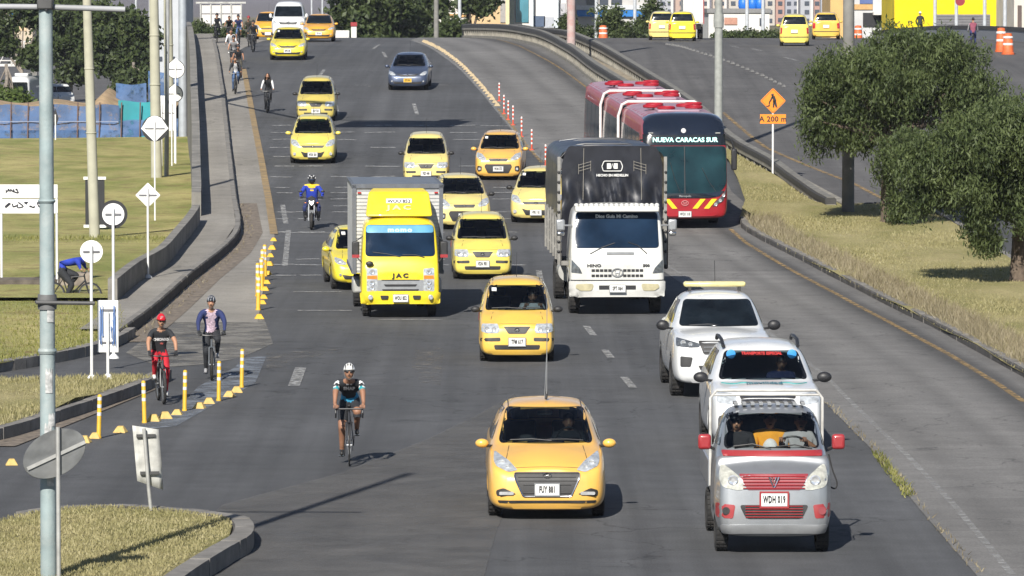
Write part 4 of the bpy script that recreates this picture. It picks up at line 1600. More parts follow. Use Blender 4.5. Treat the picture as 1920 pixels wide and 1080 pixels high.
def emblem(bvh, x, z, r, parent, m=None, sx=1.4, style='oval'):
    y = hit(bvh, x, z) - .022
    mb = MB()
    pts = [(x + r * sx * math.cos(a), y, z + r * math.sin(a)) for a in np.linspace(0, 2 * math.pi, 19)]
    mb.tube(pts, r * .17, 6, cap=False)
    if style == 'oval':
        for s_ in (-1, 1): mb.tube([(x + s_ * r * .62, y, z + r * .62), (x + s_ * r * .35, y, z - r * .62)], r * .13, 5)
        mb.tube([(x - r * .45, y, z - .1 * r), (x + r * .45, y, z + .15 * r)], r * .11, 5)
    elif style == 'diamond':
        mb = MB(); mb.tube([(x, y, z + r * 1.5), (x + r, y, z), (x, y, z - r * 1.5), (x - r, y, z), (x, y, z + r * 1.5)], r * .27, 6)
    elif style == 'bird':
        mb = MB()
        mb.tube([(x - r, y, z + r), (x - r * .2, y, z - r * .9), (x, y, z - r * 1.2)], r * .2, 6)
        mb.tube([(x + r, y, z + r), (x + r * .2, y, z - r * .9), (x, y, z - r * 1.2)], r * .2, 6)
        mb.tube([(x - r * .45, y, z + r), (x, y, z - r * .2), (x + r * .45, y, z + r)], r * .16, 6)
    return mb.build('emblem', m or CHROME, parent)


def mirror(parent, x, y, z, m, s_, w_=.19, h=.13, stalkm=None):
    root = MB().ball((x + s_ * w_ * .5, y, z), (w_ * .5, .07, h * .5), 14, 8).build('wing_mirror', m, parent)
    MB().tube([(x - s_ * .07, y + .02, z - h * .35), (x + s_ * w_ * .25, y, z - h * .25)], .022, 6).build('stalk', stalkm or m, root)
    return root


def wiper(bvh, pts, parent, m=BLKPL):
    mb = MB()
    P = [(x, hit(bvh, x, z) - .03, z) for x, z in pts]
    mb.tube(P, .009, 5)
    return mb.build('wiper', m, parent)


TYPES = {
    # yellow-orange saloon with a hexagonal grille
    'saloon': dict(hull=dict(W=.83, fo=.80, wb_=2.43, ro=.78, H=1.50, zb=.145, hood=(.72, .97), belt=.94, ws=(.32, 1.10), roof_w=.735, roofend=2.6, rear='boot', wr=.29),
                   screen=[(-.665, .985), (.665, .985), (.545, 1.43), (-.545, 1.43)], mz=.99, my=.42,
                   lamp=[(.72, .905), (.735, .80), (.70, .735), (.53, .665), (.40, .69), (.52, .80)], lampm=LENS, bulb=((.62, .78, .05), (.54, .735, .035)),
                   parts=[('grille', [(-.45, .66), (.45, .66), (.44, .58), (.33, .34), (-.33, .34), (-.44, .58)], 'BLK', .03), ('fog_lamp', [(.42, .37), (.69, .34), (.70, .42), (.60, .455), (.52, .42)], 'BLK', .02),
                          ('bumper_lip', [(-.68, .285), (.68, .285), (.66, .25), (-.66, .25)], 'BLK', .01)],
                   plate=.435, emblem=(0, .625, .042), fogs=((.56, .385, .10, .022),)),
    # small tall hatchback with split black bumper strips
    'boxy': dict(hull=dict(W=.762, fo=.66, wb_=2.38, ro=.54, H=1.60, zb=.14, hood=(.76, 1.0), belt=.98, ws=(.20, .86), roof_w=.755, roofend=2.62, rear='hatch', wr=.27, lean=.08, nose_w=.74),
                 screen=[(-.635, 1.0), (.635, 1.0), (.55, 1.47), (-.55, 1.47)], mz=1.03, my=.30,
                 lamp=[(.69, .765), (.705, .62), (.60, .585), (.37, .59), (.345, .65), (.38, .765)], lampm=LENS, bulb=((.60, .67, .055), (.46, .665, .05)),
                 parts=[('grille', [(-.27, .715), (.27, .715), (.17, .575), (-.17, .575)], 'BLK', .03), ('bumper_strip', [(.33, .50), (.72, .49), (.73, .425), (.33, .43)], 'BLK', .012),
                        ('lower_intake', [(-.46, .355), (.46, .355), (.44, .265), (-.44, .265)], 'BLK', .02)],
                 plate=.415, emblem=(0, .655, .035), fogs=()),
    # rounded small hatchback with a smile-shaped lower intake
    'round': dict(hull=dict(W=.80, fo=.68, wb_=2.38, ro=.52, H=1.54, zb=.15, hood=(.74, .99), belt=.96, ws=(.24, .98), roof_w=.745, roofend=2.62, rear='hatch', wr=.28, lean=.11, nose_w=.66),
                  screen=[(-.65, 1.0), (.65, 1.0), (.55, 1.45), (-.55, 1.45)], mz=1.02, my=.36,
                  lamp=[(.735, .83), (.74, .70), (.64, .62), (.46, .60), (.44, .66), (.56, .80)], lampm=LENS, bulb=((.63, .71, .055), (.53, .67, .035)),
                  parts=[('grille', [(-.42, .64), (.42, .64), (.34, .565), (-.34, .565)], 'BLK', .02), ('lower_intake', [(-.42, .45), (-.28, .40), (.28, .40), (.42, .45), (.30, .25), (-.30, .25)], 'BLK', .03)],
                  plate=.33, emblem=(0, .605, .033), fogs=((.62, .36, .05, .05),)),
    # orange-yellow hatchback with a wide black lower grille and round pods
    'pod': dict(hull=dict(W=.80, fo=.68, wb_=2.40, ro=.52, H=1.49, zb=.14, hood=(.76, .98), belt=.95, ws=(.28, 1.02), roof_w=.745, roofend=2.60, rear='hatch', wr=.28, lean=.08, nose_w=.72),
                screen=[(-.65, .99), (.65, .99), (.55, 1.41), (-.55, 1.41)], mz=1.0, my=.40,
                lamp=[(.72, .90), (.73, .78), (.62, .69), (.42, .67), (.40, .73), (.55, .86)], lampm=LENS, bulb=((.62, .77, .055), (.51, .735, .04)),
                parts=[('grille', [(-.33, .735), (.33, .735), (.28, .645), (-.28, .645)], 'BLK', .02), ('lower_intake', [(-.42, .54), (.42, .54), (.44, .46), (.34, .27), (-.34, .27), (-.44, .46)], 'BLK', .03),
                       ('fog_pod', [(.54, .48), (.68, .50), (.70, .38), (.66, .30), (.55, .33)], 'BLK', .02)],
                plate=.40, emblem=(0, .70, .032), fogs=((.62, .40, .04, .04),)),
    # three-box car with a slim curved grille
    'sedan': dict(hull=dict(W=.86, fo=.84, wb_=2.57, ro=.95, H=1.46, zb=.19, hood=(.70, .95), belt=.92, ws=(.42, 1.28), roof_w=.72, roofend=2.7, rear='boot', wr=.30, nose_w=.66),
                  screen=[(-.69, .96), (.69, .96), (.56, 1.39), (-.56, 1.39)], mz=.97, my=.55,
                  lamp=[(.77, .80), (.78, .70), (.70, .64), (.52, .63), (.50, .67), (.62, .76)], lampm=LENS, bulb=((.68, .71, .05), (.58, .69, .035)),
                  parts=[('grille', [(-.46, .70), (-.3, .67), (.3, .67), (.46, .70), (.30, .585), (-.30, .585)], 'BLK', .02), ('lower_intake', [(-.62, .40), (-.4, .37), (.4, .37), (.62, .40), (.55, .29), (-.55, .29)], 'BLK', .025)],
                  plate=.44, emblem=(0, .645, .036), fogs=((.66, .40, .03, .03),)),
}
for k_, T in TYPES.items():
    car_hull(k_, **T['hull'])


def build_car(kind, px, py, color, label, plate='', rz=0, mirrorm=None, group='yellow taxis in the traffic', cat='taxi', name='taxi', antenna=True, f=E, rear=False,
              platem=None, interior=False, rimm=RIMM, detail=True, wiperz=True, roofd=None, name_z=0):
    T = TYPES[kind]; H = T['hull']
    W, wb_, fo = H['W'], H['wb_'], H['fo']
    p = U(px, py, f)
    slope = math.atan((f(p.y + 2) - f(p.y)) / 2)
    rot = rz + (math.pi if rear else 0)
    root = empty(name, (p.x, p.y, f(p.y)), rz=rot, label=label, cat=cat, group=group, rx=0)
    root.rotation_euler = (slope if not rear else -slope, 0, rot)
    if rear:            # the rear axle stands at the pixel instead of the front one
        root.location = root.location + Vector((0, wb_, slope * wb_))
    me, bvh = HULLS[kind]
    sc = T['screen']
    hole = offset_poly(sc, (.955, .93))
    ws = H['ws']
    body = hull_object(kind, color, root, holes=[(hole, ws[0] - .15, ws[1] + .2)] if interior else ())
    # windscreen: black border and glass
    r_ = rounded(sc, .07)
    if interior:
        inner = rounded(offset_poly(sc, (.93, .90)), .06)
        patch(bvh, 'windscreen', r_, CABGLASS, root, off=.004, depth=.004, step=.1)
        n = len(r_)
        V = []
        for (a, b_) in list(r_) + list(inner):
            V.append((a, hit(bvh, a, b_) - .012, b_))
        MB().add(V, [(i, (i + 1) % n, n + (i + 1) % n, n + i) for i in range(n)]).build('windscreen_border', FRIT, root)
    else:
        patch(bvh, 'windscreen', r_, GLASS, root, off=.014, step=.06)
    # roof channels, gaps of the bonnet
    zc = T['screen'][0][1]
    for s_ in (-1, 1):
        bl_ = [(s_ * W * .62, zc - .03), (s_ * W * .66, (zc + H['hood'][0]) / 2), (s_ * W * .68, H['hood'][0] + .08)]
        pts = []
        for a, b_ in bl_:
            pts.append((a, hit(bvh, a, b_) - .002, b_))
        if detail: MB().tube(pts, .006, 4).build('bonnet_gap', BLKPL, root)
    # side glass
    zs0, zs1 = H['belt'] + .05, H['H'] - .10
    yr = H.get('roofend', 2.6)
    mid = (ws[1] + yr) / 2
    for ax in 'LR':
        for poly in ([(ws[0] + .42, zs0), (mid - .04, zs0 + .01), (mid - .04, zs1), (ws[1] + .12, zs1)], [(mid + .04, zs0 + .01), (yr + .0, zs0 + .04), (yr - .22, zs1), (mid + .04, zs1)]):
            patch(bvh, 'side_window', poly, GLASS, root, axis=ax, off=.006, step=.25, depth=.02, rnd=.05)
    # shut line of the bonnet and a sticker on the screen
    zl = H['hood'][0] + .015
    if detail:
        xs_ = np.linspace(-W * .62, W * .62, 13)
        MB().tube([(x, hit(bvh, x, zl - .05 * (abs(x) / W) ** 2) - .001, zl - .05 * (abs(x) / W) ** 2) for x in xs_], .005, 4).build('bonnet_gap', BLKPL, root)
        xq, zq = sc[3][0] * .82, sc[3][1] - .09
        if int(px) % 3 == 0: patch(bvh, 'windscreen_sticker', [(xq - .04, zq - .03), (xq + .05, zq - .03), (xq + .05, zq + .03), (xq - .04, zq + .03)], PLATEW, root, off=.018, depth=.003)
    # lamps
    for L_ in patch(bvh, 'headlight', T['lamp'], T['lampm'], root, off=.008, rnd=.03, mirror=True, step=.05):
        sg_ = 1 if L_.data.vertices[0].co.x > 0 else -1
        if detail:
            for (bx_, bz, br_) in T['bulb']:
                y = hit(bvh, sg_ * bx_, bz)
                MB().lathe([(br_, y - .018), (br_ * .8, y - .026), (br_ * .35, y - .016)], (sg_ * bx_, 0, bz), axis='Y', n=16).build('reflector', BULB, L_)
    for nm, poly, mm, st_ in T['parts']:
        mir = min(p_[0] for p_ in poly) > 0
        patch(bvh, nm, poly, BLKPL, root, off=.008, rnd=.03, mirror=mir, step=.07)
    for (fx, fz, fw, fh) in T['fogs']:
        for s_ in (-1, 1):
            y = hit(bvh, s_ * fx, fz)
            MB().prism(rounded([(s_ * fx - fw, fz - fh), (s_ * fx + fw, fz - fh), (s_ * fx + fw, fz + fh), (s_ * fx - fw, fz + fh)], fh * .8), y - .03, y - .0).build('fog_light', BULB, root)
    if kind in ('saloon', 'pod'):
        gp_ = T['parts'][0 if kind == 'saloon' else 1][1]
        g_ = rounded([(q[0], q[1]) for q in gp_], .03)
        MB().tube([(a, hit(bvh, a, b_) - .012, b_) for a, b_ in g_ + g_[:1]], .011, 6, cap=False).build('grille_trim', CHROME if kind == 'saloon' else BLKPL, root)
        if kind == 'saloon':
            bars(bvh, (.605, .555), -.40, .40, DSTEEL, root, .012, off=.014); bars(bvh, (.50, .39), -.33, .33, DSTEEL, root, .012, off=.014)
    plate_obj(root, bvh, T['plate'], plate, platem or PLATEW)
    emblem(bvh, *T['emblem'], root)
    mm = mirrorm or color
    for s_ in (-1, 1):
        mirror(root, s_ * (W * .96), T['my'], T['mz'] - .02, mm, s_, stalkm=BLKPL)
    for x_ in (-W + .11, W - .11):
        for y_ in (0, wb_):
            wheel(x_, y_, H['wr'], .175, root, rimm, side=1 if x_ > 0 else -1)
    MB().box((0, wb_ / 2, .22), (W * 1.15, wb_ * .95, .12)).build('underbody', UNDER, root)
    if wiperz:
        z0 = zc + .02
        wiper(bvh, [(-.50, z0 + .02), (-.2, z0 + .035), (.08, z0 + .015)], root)
        wiper(bvh, [(.02, z0 + .03), (.3, z0 + .03), (.52, z0 + .015)], root)
    # roof gutters
    for s_ in (-1, 1):
        pts = []
        for y in np.linspace(ws[1] - .03, yr - .2, 7):
            h_ = bvh.ray_cast(Vector((s_ * W * .62, y, 5)), Vector((0, 0, -1)))
            pts.append(h_[0] + Vector((0, 0, .001)))
        MB().tube(pts, .009, 5).build('roof_gutter', BLKPL, root)
    if antenna:
        MB().tube([(.0, ws[1] + .15, H['H'] + .02), (.01, ws[1] + .32, H['H'] + .5)], [.006, .004], 5).build('antenna', BLKPL, root)
    # back of the car
    y1 = wb_ + H['ro']
    zr = H['belt'] + .05
    if H['rear'] == 'hatch':
        patch(bvh, 'rear_window', [(-.60, zr + .06), (.60, zr + .06), (.50, H['H'] - .13), (-.50, H['H'] - .13)], GLASS, root, axis='B', rnd=.06, off=.01)
        patch(bvh, 'tail_light', [(.60, .92), (.74, .92), (.75, .62), (.62, .62)], REDL, root, axis='B', rnd=.03, off=.012, mirror=True)
        patch(bvh, 'rear_bumper_strip', [(-.7, .47), (.7, .47), (.7, .43), (-.7, .43)], BLKPL, root, axis='B', off=.012)
        plate_obj(root, bvh, .74, '', PLATEW, axis='B')
    else:
        patch(bvh, 'tail_light', [(.56, .86), (.76, .84), (.76, .68), (.60, .68)], REDL, root, axis='B', rnd=.03, off=.012, mirror=True)
        patch(bvh, 'rear_window', [(-.55, zr + .12), (.55, zr + .12), (.48, H['H'] - .11), (-.48, H['H'] - .11)], GLASS, root, axis='B', rnd=.05, off=.01)
        plate_obj(root, bvh, .6, '', PLATEW, axis='B')
    if interior:
        z0 = zc
        MB().box((0, ws[0] + .35, z0 - .10), (W * 1.7, .5, .1)).build('dashboard', INTER, root, bevel=.02)
        for sx in (-.34, .34):
            MB().box((sx, ws[1] + .55, z0 - .15), (.46, .14, .72), rot=Matrix.Rotation(R(-12), 3, 'X')).build('seat', SEATM, root, bevel=.04)
            MB().box((sx, ws[1] + .62, z0 + .30), (.26, .1, .17)).build('headrest', SEATM, root, bevel=.04)
        sw = MB(); sw.tube([(.34 + .17 * math.cos(a), ws[0] + .72 - .05 * math.sin(a), z0 + .00 + .16 * math.sin(a)) for a in np.linspace(0, 2 * math.pi, 20)], .014, 6, cap=False)
        sw.build('steering_wheel', BLKPL, root)
        MB().box((0, ws[1] + .0, H['H'] - .16), (.22, .03, .06)).build('rear_view_mirror', BLKPL, root, bevel=.01)
    return root


TY = lambda n, c, **k: paint(n, c, **k)
Y_OR = TY('taxi_orange_yellow', (.74, .42, .085))
Y_MU = TY('taxi_mustard', (.72, .45, .075))
Y_LE = TY('taxi_lemon', (.70, .57, .11))
Y_PA = TY('taxi_pale_yellow', (.70, .57, .19))
Y_BR = TY('taxi_bright_yellow', (.74, .60, .03))
Y_AM = TY('taxi_amber', (.78, .38, .03))
Y_OL = TY('taxi_shaded_yellow', (.55, .44, .10), dirt=.4)  # yellow darkened so the paint itself carries the overhead sign's shade
T1 = build_car('saloon', 1024, 966, Y_OR, 'orange yellow saloon taxi with a tall thin aerial, nearest in the middle lane', 'FUY 881', rz=R(.6), interior=True, antenna=False, rimm=RIMM)
MB().tube([(.02, 1.3, 1.52), (.03, 1.35, 1.62)], .02, 8).build('antenna_base', BLKPL, T1)
MB().tube([(.03, 1.32, 1.55), (.035, 1.36, 2.95)], [.007, .005], 5).build('antenna', SILV, T1)
MB().tube([(.0, 1.30, 1.55), (.045, 1.36, 2.5)], [.005, .004], 5).build('antenna', SILV, T1)
T2 = build_car('boxy', 969, 676, Y_MU, 'mustard boxy taxi with black wing mirrors alone behind the nearest taxi', 'TFM 617', rz=R(.4), mirrorm=BLKPL, interior=True)
build_car('boxy', 904, 522, Y_LE, 'lemon yellow boxy taxi with black mirrors just right of the yellow box lorry', 'VDN 901', rz=R(1.5), mirrorm=BLKPL, interior=True)
build_car('pod', 868, 428, Y_PA, 'pale yellow taxi half hidden behind the box lorry with a scribble on its windscreen', 'WFQ 208', rz=R(4), mirrorm=BLKPL, interior=True)
build_car('boxy', 799, 346, Y_PA, 'pale yellow boxy taxi seen above the corner of the box lorry', 'VEX 440', rz=R(.5), mirrorm=BLKPL, interior=True)
build_car('pod', 936, 336, Y_OR, 'orange yellow hatchback taxi with a wide black lower grille beside the red and white posts', 'WLM 372', rz=R(-2.5), interior=True)
build_car('round', 1008, 416, Y_PA, 'pale yellow hatchback taxi partly hidden by the covered lorry', 'VFB 118', rz=R(-4.5), mirrorm=BLKPL, interior=True)
build_car('round', 587, 305, Y_LE, 'lemon yellow hatchback taxi with a smiling lower intake, directly below the taxi in shade', 'WDK 054', rz=R(1.0), interior=True)
build_car('boxy', 593, 226, Y_OL, 'dull yellow boxy taxi standing in the shadow of the overhead sign', 'VDF 763', rz=R(.5), mirrorm=BLKPL, interior=True)
build_car('sedan', 540, 112, Y_BR, 'bright yellow saloon taxi just over the crest in the left lanes', 'WPN 295', rz=R(1), interior=True)
build_car('sedan', 598, 78, Y_AM, 'amber saloon taxi on the crest right of the white van', 'TSV 416', rz=R(1))
build_car('round', 503, 74, Y_AM, 'amber taxi on the crest half hidden by the white van', '', rz=R(1))
build_car('sedan', 684, 541, Y_BR, 'bright yellow taxi mostly hidden on the left of the box lorry', 'WGD 530', rz=R(6), interior=True)
BLUE = paint('blue_grey_metallic', (.055, .075, .13), metal=.4, rough=.35)
build_car('sedan', 766, 168, BLUE, 'blue grey private saloon with a yellow number plate in the third lane', 'GTX 841', rz=R(-1.5), interior=True, group=None, cat='car', name='parked_car' if False else 'car', platem=PLATEY)
# seen from behind, on the opposite carriageway
GR = 'taxis driving away on the opposite carriageway'
build_car('boxy', 1282, 77, Y_BR, 'bright yellow taxi seen from behind left of the grey lamp post', '', f=E2, rear=True, group=GR, rz=R(-2), antenna=False)
build_car('boxy', 1244, 75, Y_PA, 'pale yellow taxi seen from behind, half hidden by the one in front of it', '', f=E2, rear=True, group=GR, rz=R(-2), antenna=False)
build_car('boxy', 1494, 86, Y_LE, 'lemon yellow taxi seen from behind just left of the big tree crown', '', f=E2, rear=True, group=GR, rz=R(-3), antenna=False)
build_car('round', 1553, 74, Y_MU, 'mustard taxi seen from behind, farther off above the tree crown', '', f=E2, rear=True, group=GR, rz=R(-3), antenna=False)
# ------------------------------------------------------------------ vans, pick-ups, lorries, the bus
WHITEP = paint('white_paint', (.62, .63, .63), dirt=.14, rough=.3)
WHITEL = paint('lorry_white', (.60, .60, .57), dirt=.3, rough=.4)
SILVP = paint('silver_paint', (.33, .345, .36), metal=.6, rough=.38, dirt=.45, dirtcol=(.22, .21, .2))
REDT = paint('faded_red_paint', (.30, .02, .025), rough=.45)
DRED = paint('red_grille_paint', (.24, .03, .04), rough=.5)
YTRUCK = paint('lorry_yellow', (.78, .60, .02), rough=.35)
ALU = mat('ribbed_aluminium', (.42, .43, .44), .4, metal=.5, var=.12, scale=3, dirt=.35, dirtcol=(.2, .2, .2))
ALUD = mat('box_edge_grey', (.10, .11, .13), .55, var=.15, dirt=.3)
TARP = mat('black_tarpaulin', (.011, .012, .018), .36, coat=.1, var=.3, scale=3, dirt=.12, dirtcol=(.06, .06, .06))
SILKB = mat('bus_red', (.31, .010, .018), .4, coat=.35, var=.1, scale=2, dirt=.15, dirtcol=(.15, .08, .07))
BROOF = mat('bus_roof_sky_mauve', (.30, .20, .25), .5, coat=0, var=.15, scale=1.2, dirt=.35, dirtcol=(.28, .17, .18))  # dusty red with a bluish sky reflection mixed into the colour
NAVY = mat('bus_navy_black', (.008, .012, .022), .12, coat=.9, var=.2)
BGLASS = mat('bus_glass', (.008, .028, .032), .08, spec=.5, coat=.1, var=.5, scale=1.3)
BGLASSS = mat('bus_side_glass', (.02, .03, .035), .12, spec=.7, var=.4, scale=.8)
SCRB = mat('lorry_screen', (.008, .020, .042), .10, spec=.3, coat=0, var=.4, scale=1.6)


def root_at(name, px, py, label, cat, rz=0, f=E, group=None):
    p = U(px, py, f)
    sl = math.atan((f(p.y + 3) - f(p.y)) / 3)
    r = empty(name, (p.x, p.y, f(p.y)), rz=rz, label=label, cat=cat, group=group)
    r.rotation_euler = (sl, 0, rz)
    return r


# ---- white pick-up with a beacon bar
car_hull('pickup', .925, .88, 3.15, 1.25, 1.80, zb=.27, hood=(1.04, 1.20), belt=1.16, ws=(.42, 1.22), roof_w=.72, roofend=2.75, rear='boot', wr=.37, lean=.09, nose_w=.72)
me, bv = HULLS['pickup']
r = root_at('pickup_truck', 1351, 741, 'white double cab pick-up with a cream beacon bar across its roof', 'pickup truck', R(1.5), group='white and silver vehicles in the right lane')
hull_object('pickup', WHITEP, r)
patch(bv, 'windscreen', rounded([(-.73, 1.23), (.73, 1.23), (.60, 1.68), (-.60, 1.68)], .07), GLASS, r, off=.014, step=.06)
for L_ in patch(bv, 'headlight', [(.84, 1.09), (.85, .95), (.62, .92), (.44, .93), (.42, .99), (.66, 1.05)], LENSD, r, off=.008, rnd=.03, mirror=True, step=.05):
    sg_ = 1 if L_.data.vertices[0].co.x > 0 else -1
    for bx_, bz, br_ in ((.73, 1.01, .05), (.60, .985, .04)):
        y = hit(bv, sg_ * bx_, bz); MB().lathe([(br_, y - .02), (br_ * .8, y - .028), (br_ * .3, y - .016)], (sg_ * bx_, 0, bz), axis='Y', n=14).build('reflector', BULB, L_)
patch(bv, 'grille', [(-.46, 1.04), (.46, 1.04), (.36, .80), (-.36, .80)], BLKPL, r, off=.008, rnd=.04)
bars(bv, (.86, .93, 1.0), -.36, .36, SILV, r, .02)
emblem(bv, 0, .94, .085, r, style='diamond')
patch(bv, 'fog_housing', [(.56, .75), (.78, .77), (.78, .58), (.60, .58)], BLKPL, r, off=.01, rnd=.03, mirror=True)
patch(bv, 'lower_intake', [(-.46, .60), (.46, .60), (.42, .52), (-.42, .52)], BLKPL, r, off=.01, rnd=.02)
patch(bv, 'skid_plate', [(-.40, .50), (.40, .50), (.34, .40), (-.34, .40)], SILV, r, off=.012, rnd=.02)
plate_obj(r, bv, .67, 'LZN 703')
for s_ in (-1, 1):
    mirror(r, s_ * .90, .62, 1.24, BLACK, s_, .24, .19)
for x_ in (-.80, .80):
    for y_ in (0, 3.15): wheel(x_, y_, .37, .24, r, side=1 if x_ > 0 else -1)
MB().box((0, 1.6, .42), (1.1, 3.0, .2)).build('underbody', UNDER, r)
for ax in 'LR':
    patch(bv, 'side_window', [(.95, 1.26), (1.75, 1.28), (1.75, 1.66), (1.35, 1.66)], GLASS, r, axis=ax, rnd=.05, step=.2)
    patch(bv, 'side_window', [(1.83, 1.28), (2.6, 1.3), (2.45, 1.66), (1.83, 1.66)], GLASS, r, axis=ax, rnd=.05, step=.2)
bar = MB().box((0, 1.75, 1.93), (1.15, .24, .10)).build('beacon_bar', mat('cream_lens', (.62, .55, .25), .3, coat=.6), r, bevel=.04)
for s_ in (-.46, .46): MB().box((s_, 1.75, 1.86), (.05, .2, .12)).build('bracket', BLKPL, bar)
text('camioneta', .10, (0, 1.32, 1.805), mat('blue_letters', (.08, .2, .45), .5), r, rx=12, bold=.003) if False else None
wiper(bv, [(-.55, 1.25), (-.2, 1.27), (.1, 1.25)], r)
MB().tube([(.02, 1.9, 1.95), (.02, 2.05, 2.35)], .006, 5).build('antenna', BLKPL, r)

# ---- white estate with roof rails
car_hull('suv', .905, .80, 2.67, .80, 1.66, zb=.18, hood=(.92, 1.10), belt=1.06, ws=(.40, 1.12), roof_w=.73, roofend=2.95, rear='hatch', wr=.34, lean=.09, nose_w=.72)
me, bv = HULLS['suv']
r = root_at('estate_car', 1434, 846, 'white estate car with black roof rails and blue windscreen stickers, just behind the silver lorry', 'car', R(1.0), group='white and silver vehicles in the right lane')
SUV = r
scr = [(-.72, 1.12), (.72, 1.12), (.585, 1.54), (-.585, 1.54)]
hull_object('suv', WHITEP, r, holes=[(offset_poly(scr, (.955, .93)), .2, 1.4)])
patch(bv, 'windscreen', rounded(scr, .07), CABGLASS, r, off=.004, depth=.004, step=.1)
ro, ri = rounded(scr, .07), rounded(offset_poly(scr, (.93, .90)), .06)
n = len(ro)
MB().add([(a, hit(bv, a, b_) - .012, b_) for a, b_ in ro + ri], [(i, (i + 1) % n, n + (i + 1) % n, n + i) for i in range(n)]).build('windscreen_border', FRIT, r)
MB().box((0, .85, 1.04), (1.5, .5, .1)).build('dashboard', INTER, r)
patch(bv, 'headlight', [(.78, .99), (.80, .84), (.62, .80), (.50, .82), (.50, .95)], LENS, r, off=.008, rnd=.04, mirror=True)
patch(bv, 'grille', [(-.45, .95), (.45, .95), (.40, .78), (-.40, .78)], BLKPL, r, off=.008, rnd=.04)
bars(bv, (.82, .87, .92), -.40, .40, CHROME, r, .018)
patch(bv, 'lower_intake', [(-.5, .56), (.5, .56), (.45, .42), (-.45, .42)], BLKPL, r, off=.01, rnd=.03)
plate_obj(r, bv, .63, 'JKS 216')
for s_ in (-1, 1):
    mirror(r, s_ * .87, .58, 1.14, BLACK, s_, .24, .17)
    MB().tube([(s_ * .60, 1.10, 1.60), (s_ * .61, 1.4, 1.69), (s_ * .61, 2.2, 1.70), (s_ * .61, 2.6, 1.68), (s_ * .61, 2.75, 1.62)], .03, 8).build('roof_rail', BLACK, r)
    y = hit(bv, s_ * .48, 1.49)
    MB().lathe([(.075, y - .026), (.06, y - .03)], (s_ * .49, 0, 1.49), axis='Y', n=20).build('round_sticker', mat('sticker_blue', (.03, .25, .6), .5), r)
for x_ in (-.78, .78):
    for y_ in (0, 2.67): wheel(x_, y_, .34, .215, r, side=1 if x_ > 0 else -1)
y = hit(bv, 0, 1.50)
text('TRANSPORTE ESPECIAL', .062, (0, y - .03, 1.505), mat('banner_red', (.5, .03, .03), .5), r, bold=.003)
h_ = bv.ray_cast(Vector((0, -.15, 5)), Vector((0, 0, -1)))[0]
text('movilidad', .15, (-.02, -.15, h_.z + .018), mat('hood_letters', (.03, .12, .16), .5), r, rx=10, bold=.004)
mb = MB()
for s_ in (-1, 1):
    mb.tube([Vector(q) for q in smooth_line([Vector((s_ * x, yy, bv.ray_cast(Vector((s_ * x, yy, 5)), Vector((0, 0, -1)))[0].z + .006)) for x, yy in ((.22, -.05), (.35, .05), (.5, .02), (.68, .22))], 4)], .008, 5)
mb.build('teal_pinstripe', mat('teal_stripe', (.03, .3, .3), .5), r)
for ax in 'LR':
    patch(bv, 'side_window', [(.95, 1.15), (1.65, 1.17), (1.65, 1.52), (1.3, 1.52)], GLASS, r, axis=ax, rnd=.05, step=.2)
    patch(bv, 'side_window', [(1.73, 1.17), (2.6, 1.2), (2.4, 1.52), (1.73, 1.52)], GLASS, r, axis=ax, rnd=.05, step=.2)
MB().box((0, 1.4, .3), (1.0, 2.4, .12)).build('underbody', UNDER, r)

# ---- small silver lorry with red trim, nearest on the right
car_hull('minitruck', .765, .62, .62, .42, 1.86, zb=.24, hood=(1.06, 1.30), belt=1.26, ws=(-.12, .36), roof_w=.80, roofend=.92, rear='hatch', wr=.29, lean=.07, nose_w=.76, arch_at=(0,), hatch_lean=.05)
me, bv = HULLS['minitruck']
r = root_at('small_lorry', 1446, 1032, 'dented silver mini lorry with red mirrors and red grille, nearest on the right', 'lorry', R(.4), group='white and silver vehicles in the right lane')
MINI = r
scr = [(-.625, 1.345), (.625, 1.345), (.565, 1.77), (-.565, 1.77)]
hull_object('minitruck', SILVP, r, holes=[(offset_poly(scr, (.965, .95)), -.6, .7)])
patch(bv, 'windscreen', rounded(scr, .06), glass_mat('thin_windscreen', (.72, .76, .76)), r, off=.004, depth=.004, step=.1)
ro, ri = rounded(scr, .06), rounded(offset_poly(scr, (.955, .93)), .05)
n = len(ro)
MB().add([(a, hit(bv, a, b_) - .012, b_) for a, b_ in ro + ri], [(i, (i + 1) % n, n + (i + 1) % n, n + i) for i in range(n)]).build('windscreen_border', FRIT, r)
patch(bv, 'cowl_strip', [(-.65, 1.315), (.65, 1.315), (.645, 1.25), (-.645, 1.25)], REDT, r, off=.012, rnd=.02)
patch(bv, 'headlight', [(.67, 1.17), (.70, 1.0), (.66, .88), (.46, .84), (.36, .86), (.45, 1.02)], mat('hazy_headlamp', (.50, .50, .44), .25, metal=.2, coat=.6, var=.3, scale=12), r, off=.01, rnd=.05, mirror=True, step=.05)
for s_ in (-1, 1):
    y = hit(bv, s_ * .53, .97)
    MB().lathe([(.07, y - .02), (.055, y - .03), (.02, y - .018)], (s_ * .53, 0, .97), axis='Y', n=18).build('reflector', BULB, r)
patch(bv, 'grille', [(-.45, 1.045), (.45, 1.045), (.34, .845), (-.34, .845)], DRED, r, off=.008, rnd=.02)
bars(bv, (.87, .91, .95, .99, 1.02), -.40, .40, REDT, r, .014, off=.02)
emblem(bv, 0, .95, .065, r, style='bird')
patch(bv, 'lower_grille', [(-.45, .655), (.45, .655), (.36, .475), (-.36, .475)], BLKPL, r, off=.008, rnd=.05)
bars(bv, (.50, .535, .57, .605, .64), -.37, .37, REDT, r, .013, off=.02)
patch(bv, 'fog_panel', [(.50, .655), (.735, .675), (.735, .49), (.53, .48)], REDT, r, off=.01, rnd=.03, mirror=True)
